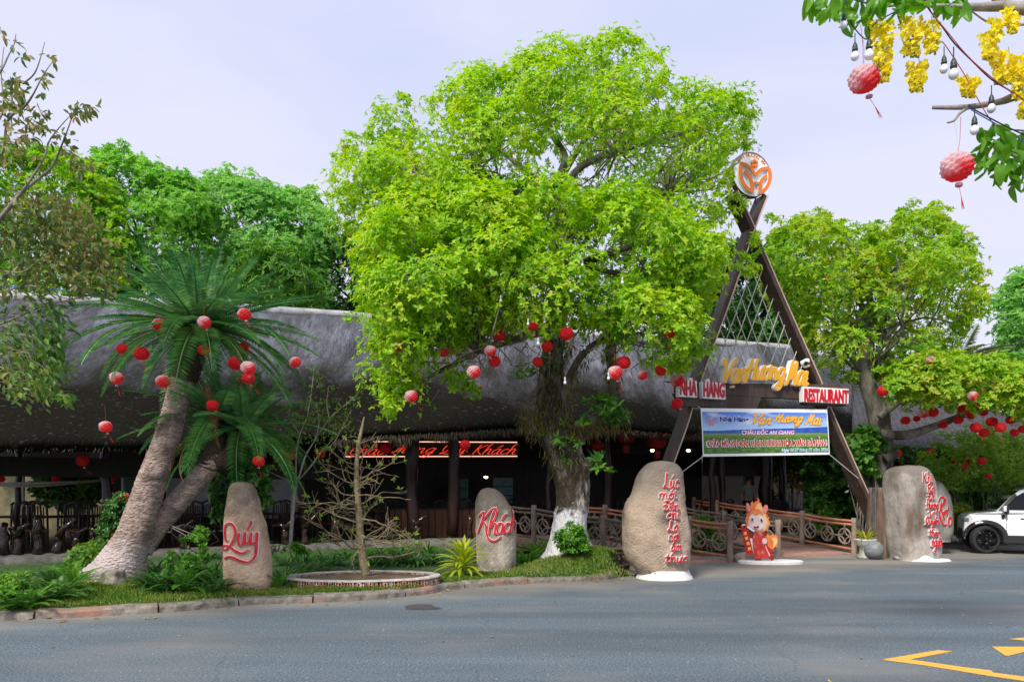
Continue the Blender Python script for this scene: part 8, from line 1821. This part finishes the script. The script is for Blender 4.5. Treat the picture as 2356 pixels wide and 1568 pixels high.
bv_ = [(0, 0, .92), (0, .01, 1.12), (0, .0, 1.34), (0, -.01, 1.46), (0, -.02, 1.56), (0, -.03, 1.64), (-.17, 0, 1.38), (-.22, .02, 1.12), (-.2, -.08, .9), (.17, 0, 1.38), (.23, .02, 1.12), (.22, -.1, .9), (-.09, 0, .86), (-.1, .0, .48), (-.1, .02, .06), (.09, 0, .86), (.11, .01, .48), (.11, .03, .06), (-.1, -.12, .03), (.11, -.1, .03)]
be_ = [(0, 1), (1, 2), (2, 3), (3, 4), (4, 5), (2, 6), (6, 7), (7, 8), (2, 9), (9, 10), (10, 11), (0, 12), (12, 13), (13, 14), (0, 15), (15, 16), (16, 17), (14, 18), (17, 19)]
skinned('body', bv_, be_, [(.14, .1), (.13, .1), (.15, .1), (.055, .05), (.085, .095), (.075, .085), .055, .045, .032, .055, .045, .032, .085, .06, .045, .085, .06, .045, .035, .035], m_skin, per)
skinned('shirt', [(0, .0, .9), (0, .01, 1.12), (0, 0, 1.34), (0, -.005, 1.42), (-.17, 0, 1.385), (-.225, .02, 1.14), (.17, 0, 1.385), (.235, .02, 1.14)], [(0, 1), (1, 2), (2, 3), (2, 4), (4, 5), (2, 6), (6, 7)], [(.165, .125), (.15, .12), (.165, .12), (.08, .07), .07, .06, .07, .06], m_cloth, per)
skinned('trousers', [(0, 0, .9), (-.09, 0, .84), (-.1, 0, .48), (-.1, .02, .1), (.09, 0, .84), (.11, .01, .48), (.11, .03, .1)], [(0, 1), (1, 2), (2, 3), (0, 4), (4, 5), (5, 6)], [(.16, .12), .1, .075, .062, .1, .075, .062], m_trs, per)
mb = MB(); mb.sphere((0, 0, 1.63), (.098, .11, .105), 14, 10); mb.v = [v for v in mb.v]; o = mb.build('hair', m_hair, per, True, world=False)
# seated people as they show in the dark: heads and shoulders above the far rail
for i, (x, lab) in enumerate(((1776, 'seated person in dark clothes left of the yellow flowers'), (1800, 'smaller seated person in dark clothes by the pink flowers'))):
    q = V(x, 1134.8, 27.4 + i * .3); t = thing('person', lab, 'person', (q.x, q.y, .45)); k = .95 - .1 * i
    vv = [(0, .02, .52), (0, .04, .75), (0, .03, .98), (0, .01, 1.1), (0, -.01, 1.19), (0, -.02, 1.27), (-.18, .03, 1.0), (-.24, -.02, .74), (-.14, -.24, .68), (.18, .03, 1.0), (.24, -.02, .74), (.14, -.24, .68), (-.1, -.02, .5), (-.12, -.42, .5), (-.12, -.4, .06), (.1, -.02, .5), (.12, -.42, .5), (.12, -.4, .06)]
    ee = [(0, 1), (1, 2), (2, 3), (3, 4), (4, 5), (2, 6), (6, 7), (7, 8), (2, 9), (9, 10), (10, 11), (0, 12), (12, 13), (13, 14), (0, 15), (15, 16), (16, 17)]
    skinned('body', [(a * k, b * k, c * k) for a, b, c in vv], ee, [r_ if hasattr(r_, '__len__') else r_ * k for r_ in [(.15, .12), (.14, .11), (.16, .11), (.055, .05), (.085, .095), (.075, .085), .06, .05, .035, .06, .05, .035, .09, .07, .05, .09, .07, .05]], m_trs, t)
    mb = MB(); mb.sphere((0, 0, 1.27 * k), (.1 * k, .11 * k, .11 * k), 12, 8); mb.build('hair', m_hair, t, True, world=False)
    cc = copy_tree(ch0); cc.location = (q.x, q.y + .1, .42); cc.rotation_euler = (0, 0, 0); cc['label'] = 'dark chair under the ' + lab.split(' in dark')[0]
# long log bench beyond the right bridge
mb = MB(); a, b = V(1760, 1188, 23.5), V(1880, 1185, 24.2); a.z = b.z = .75; mb.tube([a, a.lerp(b, .5), b], [.2, .22, .19], 12, True, .1, 3); tag(mb.build('log_bench', m_brownrail, smooth=True, loc=(a.x, a.y, .5)), 'thick horizontal log behind the right bridge railing', 'log')
